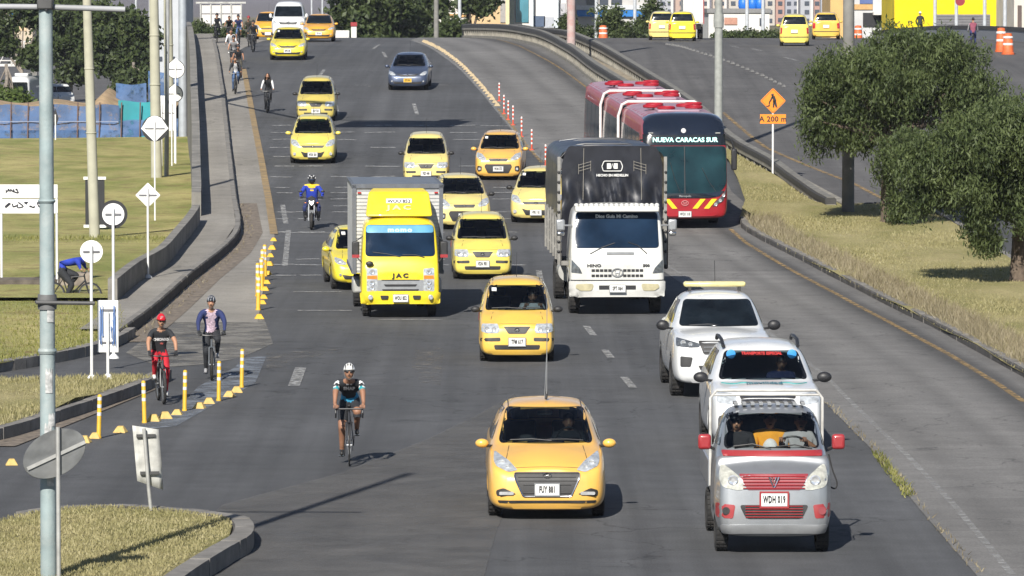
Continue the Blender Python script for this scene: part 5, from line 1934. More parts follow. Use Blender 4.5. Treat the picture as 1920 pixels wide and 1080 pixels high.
for s_ in (-1, 1):
    y = hit(bv, s_ * .62, .58)
    MB().lathe([(.05, y - .025), (.04, y - .01), (.02, y - .004)], (s_ * .62, 0, .58), axis='Y', n=18).build('fog_light', BLKPL if s_ < 0 else DRED, r)
patch(bv, 'bumper_lip', [(-.68, .40), (.68, .40), (.66, .29), (-.66, .29)], SILV, r, off=.02, rnd=.02)
plate_obj(r, bv, .725, 'WDH 019', w_=.34, h=.17, size=.10)
y = hit(bv, 0, .725)
f_ = MB()
for q in ((0, .098), (0, -.098)): f_.box((0, y - .036, .725 + q[1]), (.38, .02, .022))
for q in (-.18, .18): f_.box((q, y - .036, .725), (.022, .02, .17))
f_.build('red_plate_frame', REDT, r)
for s_ in (-1, 1):
    m_ = MB().box((s_ * .87, .02, 1.42), (.17, .12, .20)).build('wing_mirror', REDT, r, bevel=.04, seg=3)
    MB().tube([(s_ * .74, .05, 1.32), (s_ * .82, .03, 1.36)], .022, 6).build('stalk', BLKPL, m_)
wiper(bv, [(-.50, 1.37), (-.25, 1.40), (-.02, 1.345)], r); wiper(bv, [(.05, 1.37), (.30, 1.39), (.52, 1.345)], r)
for x_ in (-.655, .655): wheel(x_, 0, .29, .165, r, side=1 if x_ > 0 else -1)
for x_ in (-.655, .655): wheel(x_, 2.55, .29, .165, r, side=1 if x_ > 0 else -1)
MB().box((0, .25, 1.22), (1.35, .4, .12)).build('dashboard', INTER, r, bevel=.02)
MB().box((0, .93, 1.38), (1.3, .14, .62)).build('bench_backrest', SEATM, r, bevel=.05)
for sx in (-.38, .0, .38): MB().box((sx, .95, 1.72), (.22, .08, .12)).build('headrest', SEATM, r, bevel=.03)
sw = MB(); sw.tube([(.30 + .17 * math.cos(a), .42 - .08 * math.sin(a), 1.36 + .10 * math.sin(a)) for a in np.linspace(0, 2 * math.pi, 20)], .014, 6, cap=False)
sw.build('steering_wheel', BLKPL, r)
# load bed: chassis, floor, boards, pipe frame
MB().box((0, 2.1, .50), (.6, 3.2, .14)).build('chassis', UNDER, r)
MB().box((0, 2.42, .72), (1.50, 2.5, .07)).build('bed_floor', DSTEEL, r)
for s_ in (-1, 1):
    MB().box((s_ * .755, 2.42, .90), (.03, 2.5, .34)).build('side_board', SILVP, r)
MB().box((0, 3.66, .90), (1.48, .03, .34)).build('tail_board', SILVP, r)
fr = MB()
for s_ in (-1, 1):
    fr.tube([(s_ * .74, 1.18, .74), (s_ * .74, 1.18, 1.90), (s_ * .66, 1.18, 2.0)], .02, 8)
fr.tube([(-.66, 1.18, 2.0), (.66, 1.18, 2.0)], .02, 8); fr.tube([(-.70, 1.18, 1.94), (.70, 1.18, 1.94)], .015, 8)
fr.build('pipe_frame', mat('dirty_white_pipe', (.5, .49, .46), .5, var=.2, dirt=.5), r)
rb_ = MB()
for k in range(9):
    rb_.box((-.44 + .11 * k, .62, 1.875), (.05, .36, .03))
rb_.build('roof_ribs', SILVP, r)
ca = MB(); ca.tube([Vector(q) for q in smooth_line([Vector((.75, .1, 1.25)), Vector((.80, .1, 1.05)), Vector((.86, .1, .88)), Vector((.84, .1, .80)), Vector((.77, .1, .82))], 4)], .010, 6)
ca.build('loose_cable', BLACKR, r)
for ax in 'LR':
    patch(bv, 'side_window', [(.1, 1.36), (.80, 1.37), (.78, 1.74), (.42, 1.74)], GLASS, r, axis=ax, rnd=.05, step=.2)

# ---- white van on the crest
car_hull('van', .92, .62, 2.6, .9, 2.12, zb=.25, hood=(1.0, 1.26), belt=1.2, ws=(-.05, .62), roof_w=.80, roofend=3.3, rear='hatch', wr=.33, lean=.07, nose_w=.78)
me, bv = HULLS['van']
r = root_at('minibus', 541, 76, 'white high-roofed minibus on the crest between the amber taxis', 'minibus', R(.5))
hull_object('van', WHITEP, r)
patch(bv, 'windscreen', rounded([(-.76, 1.30), (.76, 1.30), (.68, 1.86), (-.68, 1.86)], .07), GLASS, r, off=.014, step=.07)
patch(bv, 'headlight', [(.80, 1.12), (.82, .86), (.66, .84), (.56, .90)], LENS, r, rnd=.04, mirror=True)
patch(bv, 'grille', [(-.50, 1.0), (.50, 1.0), (.44, .88), (-.44, .88)], BLKPL, r, rnd=.03)
patch(bv, 'lower_intake', [(-.5, .56), (.5, .56), (.5, .42), (-.5, .42)], BLKPL, r, rnd=.03)
emblem(bv, 0, .95, .06, r)
plate_obj(r, bv, .66, '')
for s_ in (-1, 1): mirror(r, s_ * .90, .05, 1.35, WHITEP, s_, .16, .26)
for x_ in (-.78, .78):
    for y_ in (0, 2.6): wheel(x_, y_, .33, .2, r, side=1 if x_ > 0 else -1)


def bsec(y, w_, zb, zt, r_=.1, k=1.0, crown=.03, dz=0):
    return [(0, y, zb), (w_ * .9, y, zb), (w_, y, zb + .1), (w_, y, zb + (zt - zb) * .45), (w_ * (1 + k) / 2, y, zb + (zt - zb) * .75),
            (w_ * k, y, zt - r_), (w_ * k - r_, y, zt - .01), (w_ * .4, y, zt + crown), (0, y, zt + crown)]


# ---- yellow box lorry
r = root_at('box_lorry', 748, 592, 'yellow cabbed box lorry with a ribbed aluminium box and a roof deflector', 'lorry', R(3.4))
YL_ = r
me, bv = make_hull('cab_yellow', [
    bsec(-.98, .74, .42, 1.02, .06, .97), bsec(-.95, .84, .38, 1.15, .07, .97), bsec(-.90, .88, .37, 1.30, .08, .97), bsec(-.80, .89, .37, 1.45, .1, .955),
    bsec(-.66, .89, .37, 1.80, .1, .94), bsec(-.50, .89, .37, 2.14, .12, .92), bsec(-.38, .89, .38, 2.22, .12, .92), bsec(.25, .89, .38, 2.26, .12, .92), bsec(.55, .88, .40, 2.24, .12, .92), bsec(.62, .84, .45, 2.18, .12, .92)],
    [(0, .38, .46, .45, 1.1)], lv=2)
hull_object('cab_yellow', YTRUCK, r, name='cab')
patch(bv, 'windscreen', rounded([(-.79, 1.40), (.79, 1.40), (.76, 2.10), (-.76, 2.10)], .10), SCRB, r, off=.014, step=.07)
patch(bv, 'sun_strip', rounded([(-.765, 1.92), (.765, 1.92), (.74, 2.085), (-.74, 2.085)], .06), mat('sky_blue_strip', (.10, .30, .46), .3, coat=.6, var=.25, scale=2), r, off=.02, step=.07)
y = hit(bv, 0, 2.0); text('momo', .15, (0, y - .03, 1.99), mat('strip_letters', (.35, .5, .62), .5), r, bold=.008, spacing=1.2, sx=1.25, rx=72)
for L_ in patch(bv, 'headlight', [(.52, 1.13), (.76, 1.15), (.76, .62), (.52, .63)], LENS, r, off=.01, rnd=.03, mirror=True, step=.06):
    sg_ = 1 if L_.data.vertices[0].co.x > 0 else -1
    patch(bv, 'indicator', [(sg_ * .53, .98), (sg_ * .75, .98), (sg_ * .75, .90), (sg_ * .53, .90)], AMBER, L_, off=.016)
    for bz in (1.06, .82, .70):
        y = hit(bv, sg_ * .64, bz); MB().lathe([(.065, y - .02), (.05, y - .03), (.02, y - .02)], (sg_ * .64, 0, bz), axis='Y', n=14).build('reflector', BULB, L_)
patch(bv, 'grille', [(-.52, .88), (.52, .88), (.52, .63), (-.52, .63)], SILV, r, off=.01, rnd=.02)
patch(bv, 'grille_slot', [(-.38, .78), (.38, .78), (.34, .73), (-.34, .73)], BLACK, r, off=.018, rnd=.01)
patch(bv, 'grille_slot', [(-.42, .67), (.42, .67), (.40, .635), (-.40, .635)], BLACK, r, off=.018, rnd=.01)
patch(bv, 'grille_slot', [(-.44, .885), (.44, .885), (.42, .865), (-.42, .865)], BLACK, r, off=.018, rnd=.01)
y = hit(bv, 0, .97); text('JAC', .13, (0, y - .02, .975), BLACK, r, bold=.006, spacing=1.45, sx=1.3)
patch(bv, 'bumper', [(-.87, .60), (.87, .60), (.86, .37), (-.86, .37)], YTRUCK, r, off=.05, depth=.1, rnd=.03)
for s_ in (-1, 1):
    MB().prism(rounded([(s_ * .27, .53), (s_ * .46, .53), (s_ * .44, .45), (s_ * .29, .45)], .02), -1.06, -1.03).build('bumper_slot', BLACK, r)
    MB().lathe([(.055, -1.07), (.04, -1.075), (.02, -1.06)], (s_ * .68, 0, .49), axis='Y', n=16).build('fog_light', BULB, r)
plate_obj(r, bv, .47, 'WOU 852', y=-1.04)
for s_ in (-1, 1):
    m_ = MB().box((s_ * 1.0, -.58, 1.55), (.17, .12, .36)).build('wing_mirror', BLKPL, r, bevel=.03)
    MB().box((s_ * 1.0, -.62, 1.40), (.17, .1, .07)).build('red_base', REDT, m_)
    mb = MB(); mb.tube([(s_ * .84, -.6, 1.85), (s_ * .98, -.62, 1.75)], .014, 6); mb.tube([(s_ * .86, -.7, 1.25), (s_ * .98, -.62, 1.38)], .014, 6); mb.build('arm', BLKPL, m_)
MB().ball((-.70, -.99, 1.25), (.09, .04, .06), 12, 8).build('round_mirror', BLKPL, r)
wiper(bv, [(-.62, 1.50), (-.3, 1.46), (.0, 1.40)], r); wiper(bv, [(.05, 1.44), (.35, 1.44), (.55, 1.38)], r)
d_ = MB()
d_.add([(-.76, -.30, 2.28), (.76, -.30, 2.28), (.70, .10, 2.82), (-.70, .10, 2.82), (-.76, .52, 2.28), (.76, .52, 2.28), (.60, .50, 2.90), (-.60, .50, 2.90)],
       [(0, 1, 2, 3), (3, 2, 6, 7), (1, 5, 6, 2), (4, 0, 3, 7), (5, 4, 7, 6), (4, 5, 1, 0)])
df = d_.build('roof_deflector', YTRUCK, r, bevel=.05, seg=3)
MB().box((.0, -.065, 2.62), (.58, .02, .12), rot=Matrix.Rotation(R(-36), 3, 'X')).build('roof_plate', PLATEW, df)
text('WOU 852', .12, (0, -.083, 2.615), BLACK, df, rx=54, bold=.004)
text('JAC', .17, (0, -.185, 2.475), mat('pale_letters', (.60, .55, .30), .5), df, rx=54, bold=.006, spacing=1.5, sx=1.5)
# box
bx = MB().box((0, 2.85, 1.93), (2.04, 4.3, 1.98)).build('cargo_box', ALU, r)
ft = MB()
for k in range(22): ft.box((0, .695, 1.02 + .083 * k), (1.90, .018, .055))
ft.build('front_ribs', mat('rib_white', (.55, .55, .54), .45, metal=.2, var=.1, dirt=.25), bx)
sd_ = MB()
for k in range(40): sd_.box((-1.025, .80 + .105 * k, 1.93), (.02, .06, 1.9)); sd_.box((1.025, .80 + .105 * k, 1.93), (.02, .06, 1.9))
sd_.build('side_ribs', ALU, bx)
eg = MB()
for s_ in (-1, 1):
    eg.box((s_ * .995, .68, 1.94), (.09, .05, 2.04)); eg.box((s_ * 1.02, 2.85, 2.93), (.07, 4.34, .07)); eg.box((s_ * 1.02, 2.85, .96), (.07, 4.34, .09))
eg.box((0, .68, 2.93), (2.08, .05, .10))
eg.build('edge_frame', ALUD, bx)
MB().box((0, 2.85, 2.945), (1.98, 4.25, .03)).build('roof_sheet', mat('roof_grey_blue', (.16, .18, .21), .5, metal=.3, var=.15, scale=2, dirt=.3), bx)
for s_ in (-1, 1): MB().box((s_ * .88, .66, 2.78), (.08, .03, .03)).build('marker_lamp', REDL, bx)
text('PLATAFORMA', .10, (0, .68, 2.80), mat('navy_letters', (.02, .07, .16), .5), bx, bold=.006)
MB().box((0, 2.6, .72), (.8, 4.6, .2)).build('chassis', UNDER, r)
for x_ in (-.74, .74): wheel(x_, 0, .38, .2, r, side=1 if x_ > 0 else -1)
for x_ in (-.86, -.62, .62, .86): wheel(x_, 3.3, .38, .18, r, side=1 if x_ > 0 else -1)
for s_ in (-1, 1):
    MB().box((s_ * .9, 1.5, .62), (.25, .8, .35)).build('tank', GSTEEL, r, bevel=.05)

# ---- white lorry with the black tarpaulin body
r = root_at('covered_lorry', 1152, 586, 'white cabbed lorry with a tall slatted body under a black tarpaulin', 'lorry', R(2.2))
HI = r
me, bv = make_hull('cab_white', [
    bsec(-1.10, .90, .52, 1.15, .06, .97), bsec(-1.07, 1.02, .48, 1.30, .07, .97), bsec(-1.02, 1.07, .47, 1.44, .08, .97), bsec(-.94, 1.085, .47, 1.60, .1, .96),
    bsec(-.84, 1.085, .47, 1.95, .1, .95), bsec(-.72, 1.085, .47, 2.36, .12, .93), bsec(-.60, 1.085, .48, 2.46, .12, .93), bsec(.3, 1.085, .5, 2.50, .12, .93), bsec(.70, 1.08, .52, 2.48, .12, .93), bsec(.78, 1.04, .55, 2.42, .12, .93)],
    [(0, .48, .56, .5, 1.3)], lv=2)
hull_object('cab_white', WHITEL, r, name='cab')
patch(bv, 'windscreen', rounded([(-.96, 1.54), (.96, 1.54), (.93, 2.34), (-.93, 2.34)], .09), SCRB, r, off=.014, step=.08)
MB().box((0, -.93, 2.43), (1.92, .22, .13)).build('sun_visor', WHITEL, r, bevel=.03)
tf = MB()
for k in range(17): tf.ball((-.92 + .115 * k, -.80, 2.51), (.06, .06, .05), 8, 6)
tf.build('fringe', WHITEL, r)
y = hit(bv, 0, 2.24); text('Dios Guia Mi Camino', .11, (0, y - .03, 2.255), mat('white_letters', (.7, .7, .68), .5), r, bold=.004, sx=1.0)
for s_ in (-1, 1):
    patch(bv, 'headlight', [(s_ * 1.03, 1.28), (s_ * 1.04, .99), (s_ * .80, .97), (s_ * .86, 1.10)], LENSD, r, off=.012, rnd=.02)
    patch(bv, 'fog_light', [(s_ * .54, .74), (s_ * .92, .73), (s_ * .94, .66), (s_ * .86, .58), (s_ * .58, .58)], mat('yellowed_lens', (.42, .38, .24), .3, coat=.6, var=.2), r, off=.07, rnd=.06)
    patch(bv, 'bumper_slot', [(s_ * .18, .70), (s_ * .42, .70), (s_ * .42, .61), (s_ * .18, .61)], BLACK, r, off=.065, rnd=.01)
gs = MB()
for row, zz in ((0, 1.04), (1, .92)):
    for s_ in (-1, 1):
        for k in range(5):
            x = s_ * (.17 + .095 * k)
            gs.box((x, hit(bv, x, zz) - .006, zz), (.075, .02, .055))
gs.build('grille', BLACK, r)['kind'] = 'stuff'
emblem(bv, 0, .99, .09, r, m=SILV)
y = hit(bv, -.52, 1.14); text('HINO', .09, (-.53, y - .02, 1.15), BLKPL, r, bold=.003, sx=1.4); text('500', .08, (.66, y - .02, 1.15), BLKPL, r, bold=.004, sx=1.3)
patch(bv, 'bumper', [(-1.06, .80), (1.06, .80), (1.05, .47), (-1.05, .47)], WHITEL, r, off=.05, depth=.1, rnd=.03)
patch(bv, 'bumper_gap', [(-1.05, .825), (1.05, .825), (1.05, .805), (-1.05, .805)], BLACK, r, off=.02)
plate_obj(r, bv, .63, 'SPT 064', y=hit(bv, 0, .65) - .07, w_=.36)
wiper(bv, [(-.62, 1.42), (-.35, 1.56), (-.05, 1.66)], r); wiper(bv, [(.68, 1.42), (.48, 1.60), (.25, 1.68)], r)
MB().box((.07, hit(bv, 0, 1.43) - .02, 1.43), (.62, .03, .05)).build('panel_handle', SILV, r)
for s_ in (-1, 1):
    m_ = MB().box((s_ * 1.28, -.75, 2.06), (.20, .10, .26)).build('wing_mirror', SILV, r, bevel=.04, seg=3)
    mb = MB(); mb.tube([(s_ * 1.02, -.80, 2.05), (s_ * 1.2, -.78, 2.05)], .02, 6); mb.build('arm', SILV, m_)
    MB().box((s_ * 1.28, -.76, 1.86), (.18, .08, .10)).build('lower_mirror', CHROME, m_, bevel=.03)
# tarpaulin body: rounded front, folds, hoops
def tarp(name, ys, w_, z0, z1, m, parent, folds=.02, seed=1):
    rd = random.Random(seed)
    V, F = [], []
    prof = [(-1, 0), (-1, .25), (-1, .5), (-1, .72), (-.985, .84), (-.93, .92), (-.84, .97), (-.6, 1.0), (-.3, 1.008), (0, 1.01), (.3, 1.008), (.6, 1.0), (.84, .97), (.93, .92), (.985, .84), (1, .72), (1, .5), (1, .25), (1, 0)]
    for i, y in enumerate(ys):
        sag = -.05 * abs(math.sin(math.pi * (y - ys[0]) / 1.15)) if i else 0
        for a, b_ in prof:
            V.append((a * w_ + rd.uniform(-folds, folds) * (.6 if i else .2), y, z0 + (z1 - z0) * b_ + (sag if b_ > .9 else 0) + rd.uniform(-folds, folds) * .6 * (b_ > .8)))
    n = len(prof)
    for i in range(len(ys) - 1):
        for k in range(n - 1): F.append((i * n + k, i * n + k + 1, (i + 1) * n + k + 1, (i + 1) * n + k))
    mb = MB(); mb.add(V, F)
    o = mb.build(name, m, parent)
    return o


ys_ = np.linspace(1.02, 7.6, 22)
tp = tarp('tarpaulin', list(ys_), 1.245, 2.15, 3.76, TARP, r, .022)
# front sheet with hanging folds
V, F = [], []
nx, nz = 60, 26
rd = random.Random(4)
for j in range(nz + 1):
    t = j / nz
    for i in range(nx + 1):
        u = -1 + 2 * i / nx
        edge = 1 - max(0, (abs(u) - .80) / .20) ** 2.4 * .17
        z = 1.25 + (3.80 - 1.25) * t * edge
        fold = .05 * math.sin(u * 12.5 + 1.3 * math.sin(t * 5)) * max(0, 1 - abs(t - .52) * 3.2) * (1 if t < .7 else .4)
        fold += .03 * math.sin(u * 31 + t * 22 + 3 * math.sin(u * 5)) * max(0, 1 - abs(t - .55) * 4)
        V.append((u * 1.17, 1.0 - fold - .03 * (1 - u * u), z))
for j in range(nz):
    for i in range(nx):
        a = j * (nx + 1) + i; F.append((a, a + 1, a + nx + 2, a + nx + 1))
fs = MB(); fs.add(V, F)
fsheet = fs.build('front_sheet', TARP, tp)
em = MB()
em.tube([(x, .925, z) for x, z in rounded([(-.24, 3.33), (-.21, 3.22), (.21, 3.22), (.24, 3.33), (.19, 3.45), (-.19, 3.45), (-.24, 3.33)], .03)], .012, 5)
for q in ((-.08, 0), (.08, 0)): em.box((q[0], .925, 3.335), (.09, .012, .13))
em.tube([(-.03, .92, 3.28), (0, .92, 3.39), (.04, .92, 3.28)], .012, 5)
em.build('tarp_emblem', mat('white_print', (.6, .6, .58), .6), tp)
text('HECHO EN MEDELLIN', .075, (0, .915, 3.12), mat('white_print', (.6, .6, .58), .6), tp, bold=.003)
ln_ = MB()
for s_ in (-1, 1):
    for k in range(3): ln_.tube([(s_ * .50, .925, 3.30 + .07 * k), (s_ * .78, .925, 3.22 + .07 * k)], .005, 4)
    ln_.tube([(s_ * .50, .925, 3.22), (s_ * .50, .925, 3.46)], .005, 4); ln_.tube([(s_ * .78, .925, 3.15), (s_ * .78, .925, 3.38)], .005, 4)
    ln_.tube([(s_ * .66, .93, 3.75), (s_ * .68, .9, 2.55)], .006, 4)
ln_.build('tarp_print', mat('grey_print', (.28, .26, .22), .7), tp)['kind'] = 'stuff'
SL = mat('weathered_slats', (.22, .215, .20), .8, var=.25, scale=5, bump=.3, dirt=.6, dirtcol=(.12, .11, .10))
sb_ = MB()
for s_ in (-1, 1):
    for k in range(5): sb_.box((s_ * 1.2, 4.3, 1.22 + .25 * k), (.05, 6.6, .19))
sb_.build('slatted_sides', SL, r)
fp = MB()
for s_ in (-1, 1):
    for y in (.97, 2.3, 3.6, 4.9, 6.2, 7.55): fp.box((s_ * 1.235, y, 2.3 if y < 1 else 1.65), (.07, .07, 2.5 if y < 1 else 1.1))
fp.build('uprights', SL, r)['kind'] = 'stuff'
rg = MB()
for s_ in (-1, 1):
    for k in range(9): rg.ball((s_ * 1.24, .93, 1.35 + .23 * k), .035, 8, 6)
rg.build('rope_hooks', BLKPL, r)
hp = MB()
for y in (1.3, 2.5, 3.7, 4.9, 6.1, 7.3):
    hp.tube([(-1.15, y, 3.5), (-1.0, y, 3.66), (-.5, y, 3.745), (.5, y, 3.745), (1.0, y, 3.66), (1.15, y, 3.5)], .03, 6)
hp.build('tarp_hoops', TARP, tp)
MB().box((0, 4.3, 1.08), (2.36, 6.6, .1)).build('deck', SL, r)
MB().box((0, 3.8, .82), (.9, 8.0, .28)).build('chassis', UNDER, r)
for x_ in (-.93, .93): wheel(x_, 0, .48, .25, r, side=1 if x_ > 0 else -1)
for x_ in (-1.05, -.77, .77, 1.05): wheel(x_, 4.9, .48, .24, r, side=1 if x_ > 0 else -1)
MB().box((1.27, 1.35, 1.55), (.10, .35, 1.25)).build('rolled_sheet', TARP, r, bevel=.04)
for s_ in (-1, 1): MB().lathe([(.24, 1.6), (.24, 2.5)], (s_ * .98, 0, .85), axis='Y', n=20).build('fuel_tank', GSTEEL, r)

# ---- articulated bus
p = U(1284, 431)
bus = empty('articulated_bus', (p.x, p.y, E(p.y)), rz=R(3.7), label='long red articulated bus with a dark blue front cap and a lit route display', cat='bus')
bus.rotation_euler = (math.atan((E(p.y + 12) - E(p.y)) / 12), 0, R(3.7))
BW = 1.275


def bus_hull(key, y0, y1, front=False, w_=BW, zt=3.28):
    st = []
    ends = [(0, .0, .0), (.05, .06, .0), (.2, .10, 0)]
    if front:
        st = [bsec(y0, w_ * .74, .40, 1.0, .1, .98), bsec(y0 + .05, w_ * .90, .34, 1.25, .1, .98), bsec(y0 + .13, w_ * .965, .32, 1.7, .12, .97), bsec(y0 + .24, w_ * .99, .32, 2.5, .15, .96),
              bsec(y0 + .40, w_, .32, 3.02, .2, .95), bsec(y0 + .75, w_, .32, zt + .04, .2, .95), bsec(y0 + 1.5, w_, .32, zt + .03, .2, .955)]
    else:
        st = [bsec(y0, w_ * .96, .36, zt - .04, .16, .955), bsec(y0 + .08, w_, .32, zt, .16, .955)]
    st += [bsec((y0 + y1) / 2, w_, .32, zt, .16, .955), bsec(y1 - .1, w_, .32, zt, .16, .955), bsec(y1, w_ * .96, .36, zt - .04, .16, .955)]
    return make_hull(key, st, (), lv=2)


segs = [(0, 7.6), (8.4, 14.2), (15.0, 21.6)]
for i, (a, b_) in enumerate(segs):
    _, bh = bus_hull('bus%d' % i, a, b_, front=(i == 0))
    hull_object('bus%d' % i, SILKB, bus, name='body_section')
    # roof skin, a touch proud of the body
    patch(bh, 'roof_skin', [(-1.12, a + (1.0 if i == 0 else .15)), (1.12, a + (1.0 if i == 0 else .15)), (1.12, b_ - .12), (-1.12, b_ - .12)], BROOF, bus, axis='T', off=.012, step=.4)
    for ax in 'LR':
        n_ = 5 if i == 0 else 4
        y0_ = a + (1.1 if i == 0 else .25)
        for k in range(n_):
            ya = y0_ + (b_ - .2 - y0_) * k / n_ + .04; yb = y0_ + (b_ - .2 - y0_) * (k + 1) / n_ - .04
            patch(bh, 'side_window', rounded([(ya, 1.35), (yb, 1.35), (yb, 2.75), (ya, 2.75)], .05), BGLASSS, bus, axis=ax, off=.012, step=.5)
WB = mat('white_band_bus', (.66, .64, .62), .45, var=.08)
BEL = mat('bellows', (.05, .05, .055), .8)
for (a, b_) in ((7.6, 8.4), (14.2, 15.0)):
    j = MB()
    for k in range(7):
        y = a + (b_ - a) * (k + .5) / 7
        w2 = BW * (.97 if k % 2 else .93)
        j.prism([(-w2, .5), (w2, .5), (w2, 3.08), (w2 - .14, 3.2), (-w2 + .14, 3.2), (-w2, 3.08)], y - .058, y + .058)
    j.build('bellows', BEL, bus)
    bd_ = MB()
    pts = [(-BW - .02, a, .6), (-BW - .02, a, 2.9), (-BW * .93, a, 3.24), (-BW * .8, a, 3.33), (BW * .8, a, 3.33), (BW * .93, a, 3.24), (BW + .02, a, 2.9), (BW + .02, a, .6)]
    bd_.tube(pts, .045, 8)
    bd_.build('white_hoop', WB, bus)
_, bh = HULLS['bus0'][0], HULLS['bus0'][1]
# front: navy cap, display, windscreen, red apron with stripes
patch(bh, 'front_cap', rounded([(-1.18, 2.74), (1.18, 2.74), (1.16, 3.05), (1.0, 3.26), (-1.0, 3.26), (-1.16, 3.05)], .08), NAVY, bus, off=.02, step=.12)
patch(bh, 'roof_cap', [(-1.13, .36), (1.13, .36), (1.13, 1.25), (-1.13, 1.25)], NAVY, bus, axis='T', off=.022, step=.15, rnd=.05)
patch(bh, 'display_panel', [(-1.2, 2.44), (1.2, 2.44), (1.19, 2.76), (-1.19, 2.76)], mat('display_black', (.01, .012, .014), .2, coat=.6), bus, off=.018, step=.12)
patch(bh, 'windscreen', rounded([(-1.2, 2.42), (1.2, 2.42), (1.21, 1.35), (1.08, 1.12), (.7, 1.02), (-.7, 1.02), (-1.08, 1.12), (-1.21, 1.35)], .12), BGLASS, bus, off=.016, step=.12)
patch(bh, 'screen_border', rounded([(-1.15, 1.14), (-.7, 1.06), (.7, 1.06), (1.15, 1.14), (1.0, .98), (.7, .93), (-.7, .93), (-1.0, .98)], .05), NAVY, bus, off=.028, step=.1)
MB().tube([(0, hit(bh, 0, z) - .03, z) for z in np.linspace(1.06, 2.42, 8)], .014, 6).build('screen_divider', BLACK, bus)
LED = mat('led_letters', (.2, .5, .45), .5, emis=((.55, .95, .85), 1.3))
y = hit(bh, 0, 2.6)
text('NUEVA CARACAS SUR', .185, (0.02, y - .04, 2.60), LED, bus, bold=.004, spacing=1.0, sx=1.02, rx=84)
YST = mat('stripe_yellow', (.75, .55, .02), .4, coat=.5)
for s_ in (-1, 1):
    for x0 in (.22, .55):
        patch(bh, 'yellow_stripe', [(s_ * x0, .62), (s_ * (x0 + .15), .62), (s_ * (x0 + .38), .90), (s_ * (x0 + .23), .90)], YST, bus, off=.022, step=.08)
    patch(bh, 'headlight', rounded([(s_ * .80, .66), (s_ * 1.12, .84), (s_ * 1.22, 1.22), (s_ * 1.10, 1.02), (s_ * .86, .78)], .03), LENSD, bus, off=.02, step=.06)
    for q, zz in ((.90, .74), (1.03, .85), (1.13, 1.0)):
        y = hit(bh, s_ * q, zz)
        MB().lathe([(.05, y - .03), (.04, y - .04), (.015, y - .03)], (s_ * q, 0, zz), axis='Y', n=14).build('reflector', BULB, bus)
    MB().box((s_ * .98, hit(bh, .98, 2.76) - .035, 2.80), (.14, .03, .03)).build('marker_lamp', BULB, bus)
plate_obj(bus, bh, .46, 'WOX 318', w_=.36)
emblem(bh, 0, .78, .07, bus, m=mat('pink_emblem', (.5, .2, .2), .5))
y = hit(bh, 0, .99); text('Marcopolo', .08, (0, y - .04, .985), SILV, bus, bold=.002)
MB().lathe([(.075, hit(bh, 0, 2.86) - .03), (.06, hit(bh, 0, 2.86) - .05)], (-.02, 0, 2.86), axis='Y', n=20).build('round_badge', WB, bus)
wiper(bh, [(-.15, 1.12), (-.3, 1.5), (-.42, 1.95)], bus); wiper(bh, [(.9, 1.12), (.7, 1.4), (.5, 1.8)], bus)
for s_ in (-1, 1):
    m_ = MB().box((s_ * 1.42, -.05, 2.05), (.16, .18, .62)).build('wing_mirror', BLACK, bus, bevel=.04)
    MB().tube([(s_ * 1.2, .15, 2.62), (s_ * 1.34, -.05, 2.6), (s_ * 1.42, -.05, 2.34)], .03, 6).build('arm', BLACK, m_)
FANR = mat('fan_red', (.30, .008, .02), .5)
for yb_ in (2.3, 9.3, 16.0):
    ac = MB(); ac.box((0, yb_ + 1.1, 3.34), (1.25, 2.9, .10)); ac.build('air_unit', BROOF, bus, bevel=.04)
    for q, (dx, dy) in enumerate(((-.34, 0), (.34, .35), (-.34, .95), (.34, 1.3), (-.34, 1.9), (.34, 2.25))):
        MB().lathe([(.24, 3.38), (.265, 3.40), (.265, 3.45), (.235, 3.47), (.21, 3.43), (.05, 3.43)], (dx * (1 + .5 * (q % 3)), yb_ + dy, 0), n=22).build('roof_fan', FANR, bus)
for (y_, xs_) in ((2.7, (-1.1, 1.1)), (6.6, (-1.1, 1.1)), (12.8, (-1.1, 1.1)), (19.5, (-1.1, 1.1))):
    for x_ in xs_: wheel(x_, y_, .48, .28, bus, side=1 if x_ > 0 else -1)
MB().box((0, 10.8, .36), (1.9, 21.0, .2)).build('underbody', UNDER, bus)
# ------------------------------------------------------------------ people and bicycles
SKIN = mat('skin_tan', (.36, .19, .115), .55, var=.08, scale=12)
SKIN2 = mat('skin_brown', (.27, .135, .08), .55, var=.08, scale=12)
HAIRM = mat('black_hair', (.012, .009, .008), .5)
LIPS = mat('lips', (.28, .09, .07), .5)
EYEM = mat('eye_dark', (.02, .015, .012), .3)


def cloth(name, c, **k):
    kk = dict(rough=.85, var=.16, scale=9, bump=.35, bscale=14); kk.update(k)
    return mat(name, c, **kk)


